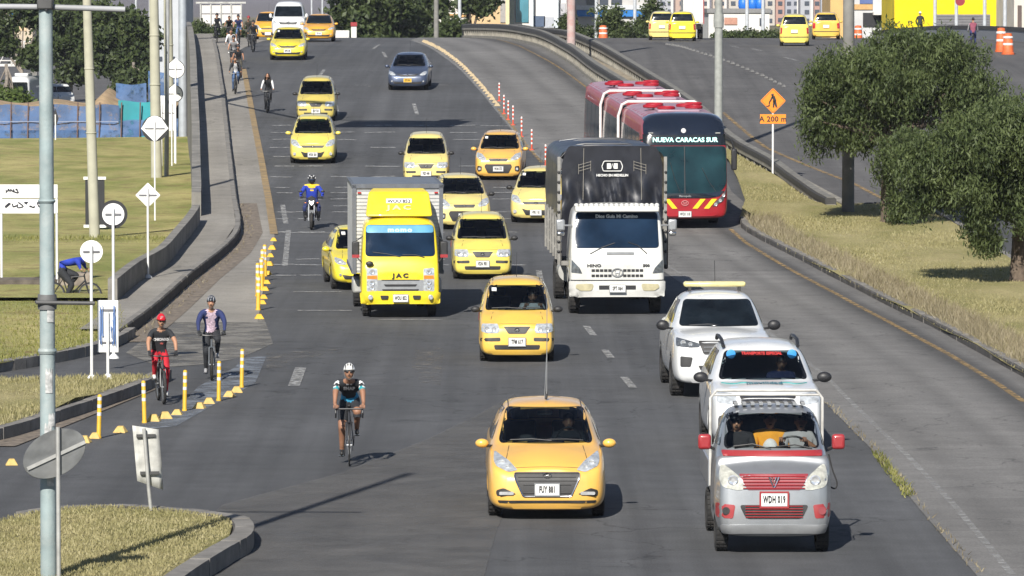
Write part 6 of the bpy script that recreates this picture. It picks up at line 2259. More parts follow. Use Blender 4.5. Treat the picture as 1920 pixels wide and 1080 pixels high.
def figure(name, J, bones, outfit, mats, parent_loc, rot, label=None, group=None, face=True, lv=2, hands=None, look=0.0, tilt=0.0, headc=None):
    """one continuous skinned body. J: joint -> (position, radius); bones: pairs; outfit(bone, t, point) -> material index"""
    names = list(J)
    idx = {n_: i for i, n_ in enumerate(names)}
    me = bpy.data.meshes.new('bones')
    me.from_pydata([J[n_][0] for n_ in names], [(idx[a], idx[b_]) for a, b_ in bones], [])
    o = bpy.data.objects.new('bones', me); C.objects.link(o)
    o.modifiers.new('skin', 'SKIN').use_smooth_shade = True
    sv = me.skin_vertices[0].data
    for i, n_ in enumerate(names):
        r_ = J[n_][1]
        sv[i].radius = r_ if isinstance(r_, tuple) else (r_, r_)
        sv[i].use_root = (n_ == 'pelvis')
    md = o.modifiers.new('sub', 'SUBSURF'); md.levels = lv; md.render_levels = lv
    dg = bpy.context.evaluated_depsgraph_get()
    m2 = bpy.data.meshes.new_from_object(o.evaluated_get(dg))
    bpy.data.objects.remove(o)
    V = [v.co.copy() for v in m2.vertices]
    F = [tuple(p.vertices) for p in m2.polygons]
    mi = []
    B = [(a, b_, Vector(J[a][0]), Vector(J[b_][0])) for a, b_ in bones]
    rad = lambda n_: (J[n_][1] if not isinstance(J[n_][1], tuple) else sum(J[n_][1]) / 2)
    for f in F:
        c = sum((V[i] for i in f), Vector()) / len(f)
        best = None
        for a, b_, pa, pb in B:
            d = pb - pa
            t = max(0, min(1, (c - pa).dot(d) / max(d.length_squared, 1e-9)))
            q = (c - pa - d * t).length - (rad(a) * (1 - t) + rad(b_) * t)
            if best is None or q < best[0]: best = (q, a, b_, t)
        mi.append(outfit(best[1] + '-' + best[2], best[3], c))
    mb = MB(); mb.v = [tuple(v) for v in V]; mb.f = F; mb.m = mi
    # head with a face, grown out of the neck
    hc = Vector(headc if headc else J['head'][0])
    M = Matrix.Translation(hc) @ Matrix.Rotation(look, 4, 'Z') @ Matrix.Rotation(tilt, 4, 'X')
    hb = MB()
    hb.cur = 0
    n, m = 18, 14
    Vh = []
    for i in range(m + 1):
        t = math.pi * i / m
        z = -math.cos(t)
        for k in range(n):
            a = 2 * math.pi * k / n
            x, y = math.sin(t) * math.cos(a), math.sin(t) * math.sin(a)
            w_ = .074 * (1 - .22 * max(0, -z) ** 1.3)
            d = .094 * (1 - .12 * max(0, -z))
            fy = y * d - (.012 * max(0, -z) if y < 0 else 0)
            if y < -.35 and abs(z) < .18: fy += .008 * (1 - abs(z) / .18)
            Vh.append((x * w_, fy, z * .118))
    Fh = [(i * n + k, i * n + (k + 1) % n, (i + 1) * n + (k + 1) % n, (i + 1) * n + k) for i in range(m) for k in range(n)]
    hb.add(Vh, Fh)
    if face:
        hb.add([(-.012, -.088, .018), (.012, -.088, .018), (-.019, -.094, -.030), (.019, -.094, -.030), (0, -.118, -.026), (0, -.092, -.042)],
               [(0, 1, 4), (0, 4, 2), (1, 3, 4), (2, 4, 5), (4, 3, 5)])
        for s_ in (-1, 1):
            hb.ball((s_ * .076, .005, -.005), (.012, .020, .030), 8, 6)
            hb.cur = 1; hb.ball((s_ * .030, -.083, .012), (.013, .008, .008), 8, 6)
            hb.cur = 3; hb.box((s_ * .030, -.088, .033), (.034, .010, .008))
            hb.cur = 0
        hb.cur = 2; hb.ball((0, -.088, -.058), (.024, .010, .009), 8, 6); hb.cur = 0
    base = len(mb.v)
    mb.v += [tuple(M @ Vector(v)) for v in hb.v]
    mb.f += [tuple(i + base for i in f) for f in hb.f]
    nm = len(mats)
    mb.m += [nm + q if q else 0 for q in hb.m]
    # fingers wrapped round a grip
    for (hp, gx) in (hands or []):
        hp = Vector(hp)
        for q in range(4):
            L = (.066, .074, .070, .056)[q]
            x = hp.x + gx * (.032 - .0215 * q)
            for_ = [(x, hp.y - .030, hp.z + .010), (x, hp.y - .030 - L * .38, hp.z - .002), (x, hp.y - .034 - L * .30, hp.z - .034), (x, hp.y - .020, hp.z - .042)]
            mb.cur = outfit('finger', 0, hp)
            mb.tube(for_, [.0095, .009, .0085, .007], 7)
        mb.tube([(hp.x - gx * .030, hp.y - .005, hp.z + .004), (hp.x - gx * .044, hp.y - .030, hp.z - .006), (hp.x - gx * .038, hp.y - .050, hp.z - .022)], [.012, .011, .008], 7)
    o = mb.build(name, list(mats) + [EYEM, LIPS, HAIRM], None, ang=60)
    o.location = parent_loc; o.rotation_euler = rot
    tag(o, label, 'person', group)
    o['head'] = list(hc)
    o['look'] = look; o['tilt'] = tilt
    return o, M


def helmet(o, M, m, vents=True, peak=False, m2=None, full=False):
    mb = MB()
    n, k_ = 22, 9
    V = []
    for i in range(k_ + 1):
        t = (math.pi / 2) * i / k_ * (1.0 if not full else 1.62)
        for k in range(n):
            a = 2 * math.pi * k / n
            rr = math.sin(t)
            z = .142 * math.cos(t) + .022
            if t > 1.3 and math.sin(a) < 0 and not full: z += .012
            V.append((.098 * rr * math.cos(a), .125 * rr * math.sin(a) + .006, z))
    F = [(i * n + k, i * n + (k + 1) % n, (i + 1) * n + (k + 1) % n, (i + 1) * n + k) for i in range(k_) for k in range(n)]
    mb.add([tuple(M @ Vector(v)) for v in V], F)
    h = mb.build('helmet', m, o)
    md = h.modifiers.new('t', 'SOLIDIFY'); md.thickness = .014; md.offset = -1
    if vents:
        v2 = MB()
        for x in (-.055, -.02, .02, .055):
            for (y0, y1) in ((-.10, -.055), (-.03, .03)):
                P = []
                for y in np.linspace(y0, y1, 5):
                    q = max(0, 1 - (x / .100) ** 2 - ((y - .006) / .127) ** 2)
                    P.append(M @ Vector((x * 1.01, y, .022 + .1455 * math.sqrt(q))))
                v2.tube(P, [.003, .009, .010, .009, .003], 6)
        v2.build('vents', m2 or BLACK, h)
    if peak:
        p_ = MB(); p_.add([tuple(M @ Vector(q)) for q in ((-.07, -.09, .03), (.07, -.09, .03), (.055, -.165, .02), (-.055, -.165, .02), (-.07, -.09, .038), (.07, -.09, .038), (.055, -.165, .028), (-.055, -.165, .028))],
                          [(3, 2, 1, 0), (4, 5, 6, 7), (0, 1, 5, 4), (1, 2, 6, 5), (2, 3, 7, 6), (3, 0, 4, 7)])
        p_.build('peak', m, h)
    st = MB()
    for s_ in (-1, 1):
        st.tube([M @ Vector((s_ * .086, -.02, .02)), M @ Vector((s_ * .070, -.045, -.075)), M @ Vector((0, -.05, -.122))], .005, 5)
    st.build('strap', BLACK, h)
    return h


def glasses(o, M):
    mb = MB()
    for s_ in (-1, 1):
        mb.add([tuple(M @ Vector(q)) for q in ((s_ * .008, -.106, .026), (s_ * .058, -.088, .028), (s_ * .056, -.088, -.006), (s_ * .012, -.104, -.010))], [(0, 1, 2, 3)])
        mb.tube([M @ Vector((s_ * .058, -.088, .02)), M @ Vector((s_ * .080, .0, .01))], .004, 5)
    mb.tube([M @ Vector((-.058, -.092, .028)), M @ Vector((0, -.110, .026)), M @ Vector((.058, -.092, .028))], .004, 5)
    g = mb.build('sunglasses', BLACK, o)
    md = g.modifiers.new('t', 'SOLIDIFY'); md.thickness = .004
    return g


def hair(o, M, kind='short'):
    mb = MB()
    if kind == 'short':
        hb = MB(); hb.ball((0, .012, .034), (.082, .098, .096), 14, 9)
        mb.add([tuple(M @ Vector(v)) for v in hb.v], hb.f)
        return mb.build('hair', HAIRM, o)
    rd = random.Random(3)
    hb = MB(); hb.ball((0, .02, .03), (.088, .098, .100), 14, 9)
    for k in range(46):
        a = rd.uniform(-.25, math.pi + .25)
        x0, y0 = .07 * math.cos(a), .07 * math.sin(a) + .01
        hb.tube([(x0, y0, .06), (x0 * 1.55, y0 * 1.4, -.04), (x0 * 1.9 + rd.uniform(-.02, .02), y0 * 1.5 + .02, -.16), (x0 * 1.8 + rd.uniform(-.03, .03), y0 * 1.4, -.25)], [.02, .024, .020, .006], 5)
    mb.add([tuple(M @ Vector(v)) for v in hb.v], hb.f)
    return mb.build('hair', HAIRM, o)


RUB = mat('bike_tyre', (.02, .02, .02), .85, var=.3, dirt=.4, dirtcol=(.10, .09, .08))
BFR = mat('bike_frame_black', (.02, .02, .022), .35, coat=.5)
BFR2 = mat('bike_frame_grey', (.08, .09, .10), .35, coat=.4)


def bicycle(name, loc, rot, framem, label, group, road=False, high=1, R_=.345, tw=.022, steer=0.0):
    root = empty(name, loc, label=label, cat='bicycle', group=group)
    root.rotation_euler = rot
    fy, ry = -.56, .47
    bb = Vector((0, .03, .285)); st = Vector((0, .20, .80)); hd = Vector((0, -.40, .88)); hb_ = Vector((0, -.435, .74))
    mb = MB()
    mb.tube([hb_, bb], .021, 8); mb.tube([bb, st], .017, 8); mb.tube([st, hd + Vector((0, .01, -.03))], .017, 8); mb.tube([hb_ - Vector((0, 0, .03)), hd], .022, 8)
    for s_ in (-1, 1):
        mb.tube([bb + Vector((s_ * .03, 0, 0)), Vector((s_ * .065, ry, R_))], .009, 6); mb.tube([st + Vector((s_ * .02, 0, -.04)), Vector((s_ * .065, ry, R_))], .008, 6)
    mb.build('frame', framem, root)
    fk = MB()
    for s_ in (-1, 1): fk.tube([hb_ + Vector((s_ * .05, 0, -.03)), Vector((s_ * .055, -.50, R_ + .14)), Vector((s_ * .055, fy, R_))], .013 if not road else .010, 7)
    fk.tube([hb_ + Vector((-.05, 0, -.03)), hb_ + Vector((.05, 0, -.03))], .016, 6)
    fk.build('fork', framem, root)
    for y in (fy, ry):
        w_ = empty('wheel', (0, y, R_)); w_.parent = root
        t_ = MB(); n = 40
        V = []
        for k in range(n):
            a = 2 * math.pi * k / n
            for j in range(8):
                b_ = 2 * math.pi * j / 8
                rr = R_ - tw + tw * math.cos(b_)
                V.append((tw * math.sin(b_), rr * math.cos(a), rr * math.sin(a)))
        t_.add(V, [(k * 8 + j, k * 8 + (j + 1) % 8, ((k + 1) % n) * 8 + (j + 1) % 8, ((k + 1) % n) * 8 + j) for k in range(n) for j in range(8)])
        t_.build('tyre', RUB, w_)
        r_ = MB(); r_.lathe([(R_ - tw * 2 - .012, -.010), (R_ - tw * 1.7, -.012), (R_ - tw * 1.7, .012), (R_ - tw * 2 - .012, .010)], axis='X', n=36, close=True)
        r_.build('rim', BFR2, w_)
        s_ = MB()
        for k in range(18):
            a = 2 * math.pi * k / 18
            s_.tube([(.025 if k % 2 else -.025, .02 * math.cos(a + .4), .02 * math.sin(a + .4)), (0, (R_ - tw * 2) * math.cos(a), (R_ - tw * 2) * math.sin(a))], .0016, 4, cap=False)
        s_.lathe([(.02, -.045), (.02, .045)], axis='X', n=10)
        s_.build('spokes', SILV, w_)
    hbm = MB()
    stem = Vector((0, -.45, .96 if not road else .93))
    hbm.tube([hd, stem], .014, 6)
    if road:
        hbm.tube([(-.21, stem.y, stem.z), (.21, stem.y, stem.z)], .014, 8)
        for s_ in (-1, 1):
            hbm.tube([(s_ * .21, stem.y, stem.z), (s_ * .215, stem.y - .08, stem.z), (s_ * .22, stem.y - .10, stem.z - .06), (s_ * .22, stem.y - .06, stem.z - .13), (s_ * .22, stem.y + .01, stem.z - .14)], .015, 8)
            hbm.tube([(s_ * .22, stem.y - .09, stem.z + .03), (s_ * .22, stem.y - .13, stem.z - .06)], .010, 6)
    else:
        hbm.tube([(-.31, stem.y + .05, stem.z + .02), (-.1, stem.y, stem.z), (.1, stem.y, stem.z), (.31, stem.y + .05, stem.z + .02)], .013, 8)
        for s_ in (-1, 1): hbm.tube([(s_ * .20, stem.y - .01, stem.z), (s_ * .28, stem.y - .05, stem.z - .01)], .006, 5)
    hbm.build('handlebar', BFR, root)
    sm = MB(); sm.tube([st, (0, .22, .93)], .013, 6); sm.add([(-.07, .34, .95), (.07, .34, .95), (.025, .08, .955), (-.025, .08, .955), (-.07, .34, .92), (.07, .34, .92), (.02, .08, .93), (-.02, .08, .93)],
                                                           [(0, 1, 2, 3), (7, 6, 5, 4), (0, 4, 5, 1), (1, 5, 6, 2), (2, 6, 7, 3), (3, 7, 4, 0)])
    sm.build('saddle', BLACK, root, bevel=.012)
    cr = MB()
    for s_ in (-1, 1):
        z = .285 + high * s_ * .17
        cr.tube([(s_ * .07, bb.y, bb.z), (s_ * .08, bb.y, z)], .010, 6)
        cr.box((s_ * .13, bb.y, z), (.09, .07, .02))
    cr.lathe([(.09, .055), (.09, .062)], (0, bb.y, bb.z), axis='X', n=20)
    cr.build('crankset', BFR, root)
    return root


def rider(name_label, loc, rot, mats, outfit, road=False, high=1, look=0., tilt=0., slim=1.0, chest=None, lv=2, group=None, hands=True, elbows=.0, face=True, lean=0.0):
    """high=+1: the right-hand pedal (in the picture) is up"""
    s = slim
    hx, hy, hz = (.22, -.56, .965) if road else (.26, -.43, 1.0)
    J = {'pelvis': ((0, .23, 1.00), (.15 * s, .12)), 'spine': ((0, .12 + lean * .3, 1.17), (.125 * s, .105)), 'chest': ((0, -.02 - lean, 1.36 - lean * .5), (.145 * s, .115)), 'neck': ((0, -.10 - lean * 1.4, 1.49 - lean * .7), .052),
         'head': ((0, -.15 - lean * 1.7, 1.60 - lean * .8), .050)}
    for n_, sg in (('r', 1), ('l', -1)):
        J['shoulder' + n_] = ((sg * .175 * s, -.04 - lean, 1.425 - lean * .55), .066 * s)
        J['elbow' + n_] = ((sg * (.235 + elbows), (hy - .04) / 2 - lean * .4, 1.235 - lean * .3), .044 * s)
        J['wrist' + n_] = ((sg * (hx + .015), hy + .06, hz + .055), .029)
        J['palm' + n_] = ((sg * hx, hy - .005, hz + .028), .034)
        J['hip' + n_] = ((sg * .09, .19, .95), .102 * s)
        up = (high * sg) > 0
        if up:
            J['knee' + n_] = ((sg * .135, -.20, .87), .063 * s); J['ankle' + n_] = ((sg * .125, .085, .545), .038); J['toe' + n_] = ((sg * .13, -.06, .49), .036)
        else:
            J['knee' + n_] = ((sg * .115, -.10, .62), .063 * s); J['ankle' + n_] = ((sg * .12, .10, .205), .038); J['toe' + n_] = ((sg * .125, -.06, .148), .036)
        a, b_ = Vector(J['knee' + n_][0]), Vector(J['ankle' + n_][0])
        J['calf' + n_] = (tuple(a.lerp(b_, .35) + Vector((0, .02, 0))), .052 * s)
    bones = [('pelvis', 'spine'), ('spine', 'chest'), ('chest', 'neck'), ('neck', 'head')]
    for n_ in 'rl':
        bones += [('chest', 'shoulder' + n_), ('shoulder' + n_, 'elbow' + n_), ('elbow' + n_, 'wrist' + n_), ('wrist' + n_, 'palm' + n_), ('pelvis', 'hip' + n_), ('hip' + n_, 'knee' + n_), ('knee' + n_, 'calf' + n_), ('calf' + n_, 'ankle' + n_), ('ankle' + n_, 'toe' + n_)]
    hd_ = [(J['palm' + n_][0], sg) for n_, sg in (('r', 1), ('l', -1))] if hands else None
    hcen = Vector(J['head'][0]) + Vector((0, -.015, .045))
    return figure('person', J, bones, outfit, mats, loc, rot, name_label, group, lv=lv, hands=hd_, look=look, tilt=tilt, headc=hcen, face=face)


def outfit_of(top=1, bottom=2, shoe=3, glove=0, sleeve=2.0, trouser=9.0, collar=True, band=None):
    """indices into the material list; sleeve: 1 upper arm only, 2 full; trouser: 1 to the knee, 9 full"""
    def f(b_, t, c):
        k = b_.rstrip('rl')
        if b_ == 'finger' or 'palm' in b_: return glove
        if b_ in ('neck-head',): return 0
        if b_ == 'chest-neck': return top if t < .72 else 0
        if b_ == 'pelvis-spine': return bottom if t < .45 and c.z < 1.03 else top
        if b_ == 'spine-chest' or b_.startswith('chest-shoulder'): return top
        if b_.startswith('shoulder'):
            if band and .62 < t < .95: return band
            return top if (sleeve >= 2 or t < sleeve) else 0
        if b_.startswith('elbow'): return top if sleeve >= 2 else 0
        if b_.startswith('wrist'): return glove
        if b_.startswith('pelvis-hip'): return bottom
        if b_.startswith('hip'): return bottom if (trouser >= 1 or t < trouser) else 0
        if b_.startswith('knee') or b_.startswith('calf'): return bottom if trouser > 2 else (bottom if b_.startswith('knee') and t < .12 and trouser >= 1.1 else 0)
        if b_.startswith('ankle'): return shoe
        return 0
    return f


def bike_pos(px, py, f=E):
    """the pixel is where the front tyre touches the ground"""
    p = U(px, py, f)
    return p


def place_cyclist(px, py, heading, road, framem, blabel, plabel, mats, outfit, f=E, high=1, group_b='bicycles ridden in the cycle lane', group_p='cyclists', sc=.885, **kw):
    p = U(px, py, f)
    rz = heading
    c, s_ = math.cos(rz), math.sin(rz)
    # the root sits under the bottom bracket's origin; the front contact is at local (0,-.56)
    off = Vector((-s_ * -.56, c * -.56, 0)) * sc
    loc = Vector((p.x, p.y, f(p.y))) - off
    sl = math.atan((f(p.y + 2) - f(p.y)) / 2)
    loc.z = f(loc.y)
    rot = (sl * math.cos(rz), 0, rz)
    bicycle('bicycle', loc, rot, framem, blabel, group_b, road=road, high=high, tw=.014 if road else .03).scale = (sc,) * 3
    o, M = rider(plabel, loc, rot, mats, outfit, road=road, high=high, group=group_p, **kw)
    o.scale = (sc,) * 3
    return o, M, loc, rot


def torso_front(o, z, y_off=0):
    """y of the front of the body at a height, for prints on shirts"""
    me = o.data
    b = BVHTree.FromPolygons([v.co.copy() for v in me.vertices], [tuple(p.vertices) for p in me.polygons])
    return b


def shirt_print(o, s, size, x, z, m, **kw):
    b = torso_front(o, z)
    h = b.ray_cast(Vector((x, -3, z)), Vector((0, 1, 0)))
    y = h[0].y if h[0] else -.2
    n_ = h[1] if h[1] is not None else Vector((0, -1, 0))
    me = text_mesh(s, size, **kw)
    # wrap each letter vertex on to the cloth
    for v in me.vertices:
        q = Vector((x + v.co.x, -3, z + v.co.y))
        hh = b.ray_cast(q, Vector((0, 1, 0)))
        yy = hh[0].y if hh[0] and hh[0].y < y + .12 else y
        v.co = Vector((q.x, yy - .008 - v.co.z, q.z))
    t_ = link('shirt_print', me, m, o, smooth=False)
    return t_


TEAL = cloth('teal_cloth', (.01, .25, .30)); BLKC = cloth('black_cloth', (.018, .02, .024)); WHTC = cloth('white_cloth', (.62, .62, .62)); REDC = cloth('red_trousers', (.46, .012, .025))
NAVYC = cloth('navy_cloth', (.018, .028, .10)); PINKC = cloth('pale_pink_print', (.55, .42, .50), var=.4, scale=24); BLUEC = cloth('royal_blue_cloth', (.015, .04, .34)); JEAN = cloth('blue_jeans', (.06, .11, .22))
GREYC = cloth('grey_cloth', (.30, .30, .31)); MAROON = cloth('maroon_cloth', (.20, .05, .08)); PRINT = mat('print_white', (.62, .62, .62), .7); SKYB = cloth('sky_band', (.03, .25, .42)); DBR = cloth('dark_olive', (.06, .055, .04))
YELC = cloth('yellow_cloth', (.75, .50, .03)); ORC = cloth('amber_shirt', (.70, .30, .02)); SHW = mat('white_shoe', (.62, .62, .6), .6); SHB = mat('black_shoe', (.02, .02, .02), .5)


# racing cyclist in the middle
def of_race(b_, t, c):
    if b_ == 'finger' or 'palm' in b_ or b_.startswith('wrist'): return 0
    if b_ in ('neck-head',): return 0
    if b_ == 'chest-neck': return 1 if t < .7 else 0
    if b_ == 'pelvis-spine': return 1 if c.z < 1.04 and t < .3 else (4 if c.z < 1.13 else 1)
    if b_ == 'spine-chest': return 4 if t < .12 else 1
    if b_.startswith('chest-shoulder'): return 1
    if b_.startswith('shoulder'): return 3 if t < .30 else (1 if t < .50 else (3 if t < .60 else (2 if t < .82 else 0)))
    if b_.startswith('elbow'): return 0
    if b_.startswith('pelvis-hip') or (b_.startswith('hip')): return 1 if (b_.startswith('pelvis') or t < .80) else 0
    if b_.startswith('knee') or b_.startswith('calf'): return 0
    if b_.startswith('ankle'): return 5
    return 0


o, M, loc, rot = place_cyclist(655, 874, R(2), True, BFR, 'black racing bicycle with drop handlebars ridden in the middle of the junction',
                               'racing cyclist in black and teal jersey with white helmet and sunglasses', [SKIN2, BLKC, TEAL, WHTC, SKYB, SHB], of_race, high=1, lean=.15, elbows=-.01, tilt=R(-10), sc=.94, slim=1.12)
helmet(o, M, mat('white_helmet', (.62, .62, .60), .35, coat=.4), m2=BLACK); glasses(o, M)
shirt_print(o, 'SNAP', .072, 0, 1.245, PRINT, bold=.006, spacing=1.1); shirt_print(o, 'ne  rt', .04, 0, 1.325, PRINT, bold=.003)
kb = MB(); kb.lathe([(.066, -.03), (.070, 0), (.066, .03)], (.133, -.145, .80)); kb.build('knee_band', BLKC, o)
# woman in red trousers
o, M, loc, rot = place_cyclist(307, 758, R(10), False, BFR, 'black mountain bicycle ridden by the person in red trousers', 'cyclist in red trousers, black printed T-shirt and red helmet', [SKIN, BLKC, REDC, SHW],
                               outfit_of(1, 2, 3, 1, sleeve=.62), high=-1, elbows=.04, slim=1.06, tilt=R(-4))
helmet(o, M, mat('red_helmet', (.5, .012, .02), .35, coat=.5), vents=False, peak=True); glasses(o, M)
em_ = MB(); em_.lathe([(.028, 0), (.022, .006)], axis='Y', n=16); e_ = em_.build('round_badge', PRINT, o); q = M @ Vector((0, -.118, .088)); e_.location = q; e_.rotation_euler = (R(40), 0, 0)
shirt_print(o, 'CHICAGO', .070, 0, 1.27, PRINT, bold=.006, spacing=.95); shirt_print(o, 'bulls' if False else 'city', .045, .02, 1.19, mat('print_rose', (.5, .12, .1), .7), bold=.004)
# rider in the navy jacket
def of_jacket(b_, t, c):
    if b_ == 'finger' or 'palm' in b_: return 3
    if b_ == 'neck-head' or (b_ == 'chest-neck' and t > .7): return 0
    if b_ in ('pelvis-spine', 'spine-chest', 'chest-neck') or b_.startswith('chest-shoulder'):
        if b_ == 'pelvis-spine' and t < .3: return 3
        return 2 if (abs(c.x) < .095 and c.y < .12) else 1
    if b_.startswith('shoulder') or b_.startswith('elbow'): return 1
    if b_.startswith('wrist'): return 3
    if b_.startswith('ankle'): return 4
    return 3


o, M, loc, rot = place_cyclist(397, 714, R(4), False, BFR2, 'dark bicycle ridden by the person in the navy jacket', 'cyclist in an open navy jacket over a pale pink top, dark helmet', [SKIN, NAVYC, PINKC, BLKC, GREYC], of_jacket,
                               high=1, elbows=.05, tilt=R(-4), look=R(-6), slim=1.18)
helmet(o, M, mat('dark_helmet', (.015, .02, .03), .35, coat=.5), m2=GREYC)
# man in blue with his bicycle beside the low wall
p = U(205, 575)
rot = (0, 0, R(80))
bl_ = Vector((p.x - .92, p.y, .02))
bicycle('bicycle', bl_, rot, BFR, 'bicycle of the person in blue at the end of the low wall', 'bicycles ridden in the cycle lane').scale = (.86,) * 3
o, M = rider('hunched cyclist in a royal blue hooded jacket at the end of the low wall', bl_, rot, [SKIN, BLUEC, BLKC, SHB], outfit_of(1, 2, 3, 0), lean=.24, group='cyclists', slim=1.45, tilt=R(30))
o.scale = (.86,) * 3
hd_ = MB(); hd_.ball((0, .02, .02), (.105, .125, .135), 14, 9); ob = MB(); ob.add([tuple(M @ Vector(v)) for v in hd_.v], hd_.f); ob.build('hood', BLUEC, o)

far = [
    (501, 212, 'cyclist with long dark hair, white sleeves and black vest in the left lane', 'bicycle of the long haired rider in the left lane', [SKIN, WHTC, BLKC, SHB, BLKC], 'vest', 'long', None, 1),
    (441, 177, 'cyclist in blue jeans and white top under a black jacket, frontmost of the file', 'bicycle of the frontmost rider in the file', [SKIN, BLKC, JEAN, SHB, WHTC], 'open', 'short', None, 1),
    (446, 152, 'cyclist in a black T-shirt, second of the file beside the walkway', 'bicycle of the second rider in the file', [SKIN2, BLKC, DBR, SHB], 'tee', 'short', BLACK, -1),
    (438, 132, 'cyclist in a pale shirt just behind the black T-shirt', 'bicycle of the third rider in the file', [SKIN, GREYC, BLKC, SHB], 'tee', 'short', BLACK, 1),
    (433, 118, 'cyclist in a white shirt, last of the file beside the walkway', 'bicycle of the last rider in the file', [SKIN, WHTC, GREYC, SHW], 'full', 'short', None, -1),
    (474, 98, 'cyclist all in black right of the red cap near the crest', 'bicycle with a white lamp near the crest', [SKIN, BLKC, BLKC, SHB], 'full', 'short', BLACK, 1),
    (466, 88, 'cyclist in olive with a red cap near the crest', 'bicycle of the rider in the red cap', [SKIN2, DBR, DBR, SHB], 'full', 'short', REDT, -1),
    (446, 84, 'cyclist in a dark blue shirt on the crest', 'bicycle of the rider in dark blue on the crest', [SKIN, NAVYC, JEAN, SHB], 'tee', 'short', BLACK, 1),
    (430, 82, 'crouching cyclist in black between the two on the crest', 'bicycle of the crouching rider on the crest', [SKIN2, BLKC, BLKC, SHB], 'tee', 'short', None, 1),
    (407, 80, 'cyclist in black with white sleeves, leftmost on the crest above the walkway', 'bicycle of the leftmost rider on the crest', [SKIN, BLKC, BLKC, SHW, WHTC], 'sleeve', 'short', BLACK, 1)]
for (px, py, lp, lb, mats_, kind, hr, hm, hi) in far:
    if kind == 'vest':
        of = lambda b_, t, c: 4 if b_ in ('pelvis-spine', 'spine-chest') or b_.startswith('chest') else outfit_of(1, 2, 3, 0)(b_, t, c)
    elif kind == 'open':
        of = lambda b_, t, c: 4 if b_ in ('spine-chest', 'pelvis-spine') and abs(c.x) < .08 else outfit_of(1, 2, 3, 0)(b_, t, c)
    elif kind == 'sleeve':
        of = lambda b_, t, c: 4 if b_[:4] in ('shou', 'elbo') else outfit_of(1, 2, 3, 0)(b_, t, c)
    elif kind == 'tee': of = outfit_of(1, 2, 3, 0, sleeve=.6, trouser=1.0)
    else: of = outfit_of(1, 2, 3, 0)
    o, M, loc, rot = place_cyclist(px, py, R(random.uniform(-2, 5)), False, BFR, lb, lp, mats_, of, high=hi, lv=1, hands=False, tilt=R(-3), group_b='bicycles ridden in the cycle lane', lean=.03 if 'crouch' not in lp else .15)
    if hm: helmet(o, M, hm, vents=False)
    if hr == 'long' or not hm: hair(o, M, hr)

# two riders on the far right, seen from behind
for (px, py, lp, lb, mats_, hm) in ((1824, 92, 'person with white sleeves and a maroon waistcoat riding away by the far railing', 'bicycle under the person in maroon by the far railing', [SKIN, WHTC, NAVYC, SHB, MAROON], None),
                                    (1725, 66, 'person in grey with a white cap riding away in front of the yellow building', 'bicycle under the person in grey by the yellow building', [SKIN2, BLKC, BLKC, SHB, BLKC], WHTC)):
    of = lambda b_, t, c: 4 if b_ in ('spine-chest', 'pelvis-spine') or b_.startswith('chest-s') else outfit_of(1, 2, 3, 0)(b_, t, c)
    o, M, loc, rot = place_cyclist(px, py, R(176), False, BFR, lb, lp, mats_, of, f=E2, high=1, lv=1, hands=False, group_b='bicycles on the far right')
    hair(o, M, 'short')
    if hm: helmet(o, M, hm, vents=False)

# ---- motorcyclist
p = U(584, 431)
sl = math.atan((E(p.y + 2) - E(p.y)) / 2)
mc = empty('motorcycle', (p.x, p.y + .0, E(p.y)), rz=R(1), label='black motorcycle with a bright white headlamp in the left lane', cat='motorcycle'); mc.rotation_euler = (sl, 0, R(1))
for y, w_ in ((0, .10), (1.32, .13)):
    wv = empty('wheel', (0, y, .30)); wv.parent = mc
    t_ = MB(); t_.lathe([(.20, -w_ / 2 * .7), (.27, -w_ / 2), (.30, -w_ * .25), (.305, 0), (.30, w_ * .25), (.27, w_ / 2), (.20, w_ / 2 * .7)], axis='X', n=30, close=True); t_.build('tyre', TYRE, wv)
    t_ = MB(); t_.lathe([(.205, -.03), (.19, 0), (.205, .03), (.18, .03), (.18, -.03)], axis='X', n=26, close=True)
    for k in range(5):
        a = 2 * math.pi * k / 5; t_.tube([(0, 0, 0), (0, .19 * math.cos(a), .19 * math.sin(a))], .014, 6)
    t_.build('rim', SILV, wv)
fk = MB()
for s_ in (-1, 1): fk.tube([(s_ * .09, 0, .30), (s_ * .09, .30, .92)], .024, 8)
fk.box((0, .04, .60), (.13, .30, .03), rot=Matrix.Rotation(R(12), 3, 'X'))
fk.build('fork', SILV, mc)
b_ = MB(); b_.ball((0, .52, .82), (.16, .30, .15)); b_.ball((0, .62, .50), (.17, .26, .20)); b_.box((0, 1.0, .78), (.20, .7, .09)); b_.box((.20, .9, .36), (.07, .6, .08)); b_.box((-.2, .6, .40), (.1, .2, .08))
b_.build('body', BLACK, mc, bevel=.02)
b_ = MB(); b_.prism(rounded([(-.11, .86), (-.14, 1.04), (0, 1.12), (.14, 1.04), (.11, .86), (0, .78)], .03), .16, .28); b_.build('headlamp_cowl', BLACK, mc, bevel=.02)
b_ = MB(); b_.prism(rounded([(-.085, .96), (-.06, .86), (0, .80), (.06, .86), (.085, .96), (.03, .93), (-.03, .93)], .02), .13, .17)
b_.build('headlight', mat('lit_headlamp', (.9, .9, .9), .3, emis=((1, 1, .97), 2.5)), mc)
b_ = MB()
for s_ in (-1, 1): b_.tube([(0, .32, .98), (s_ * .20, .36, 1.04), (s_ * .38, .46, 1.02)], .014, 6); b_.tube([(s_ * .25, .38, 1.04), (s_ * .33, .34, 1.22)], .006, 5); b_.ball((s_ * .37, .34, 1.25), (.07, .02, .04), 10, 6)
b_.build('handlebar', BLACK, mc)
for s_ in (-1, 1): MB().ball((s_ * .20, .22, .88), (.035, .03, .02), 8, 6).build('indicator', AMBER, mc)
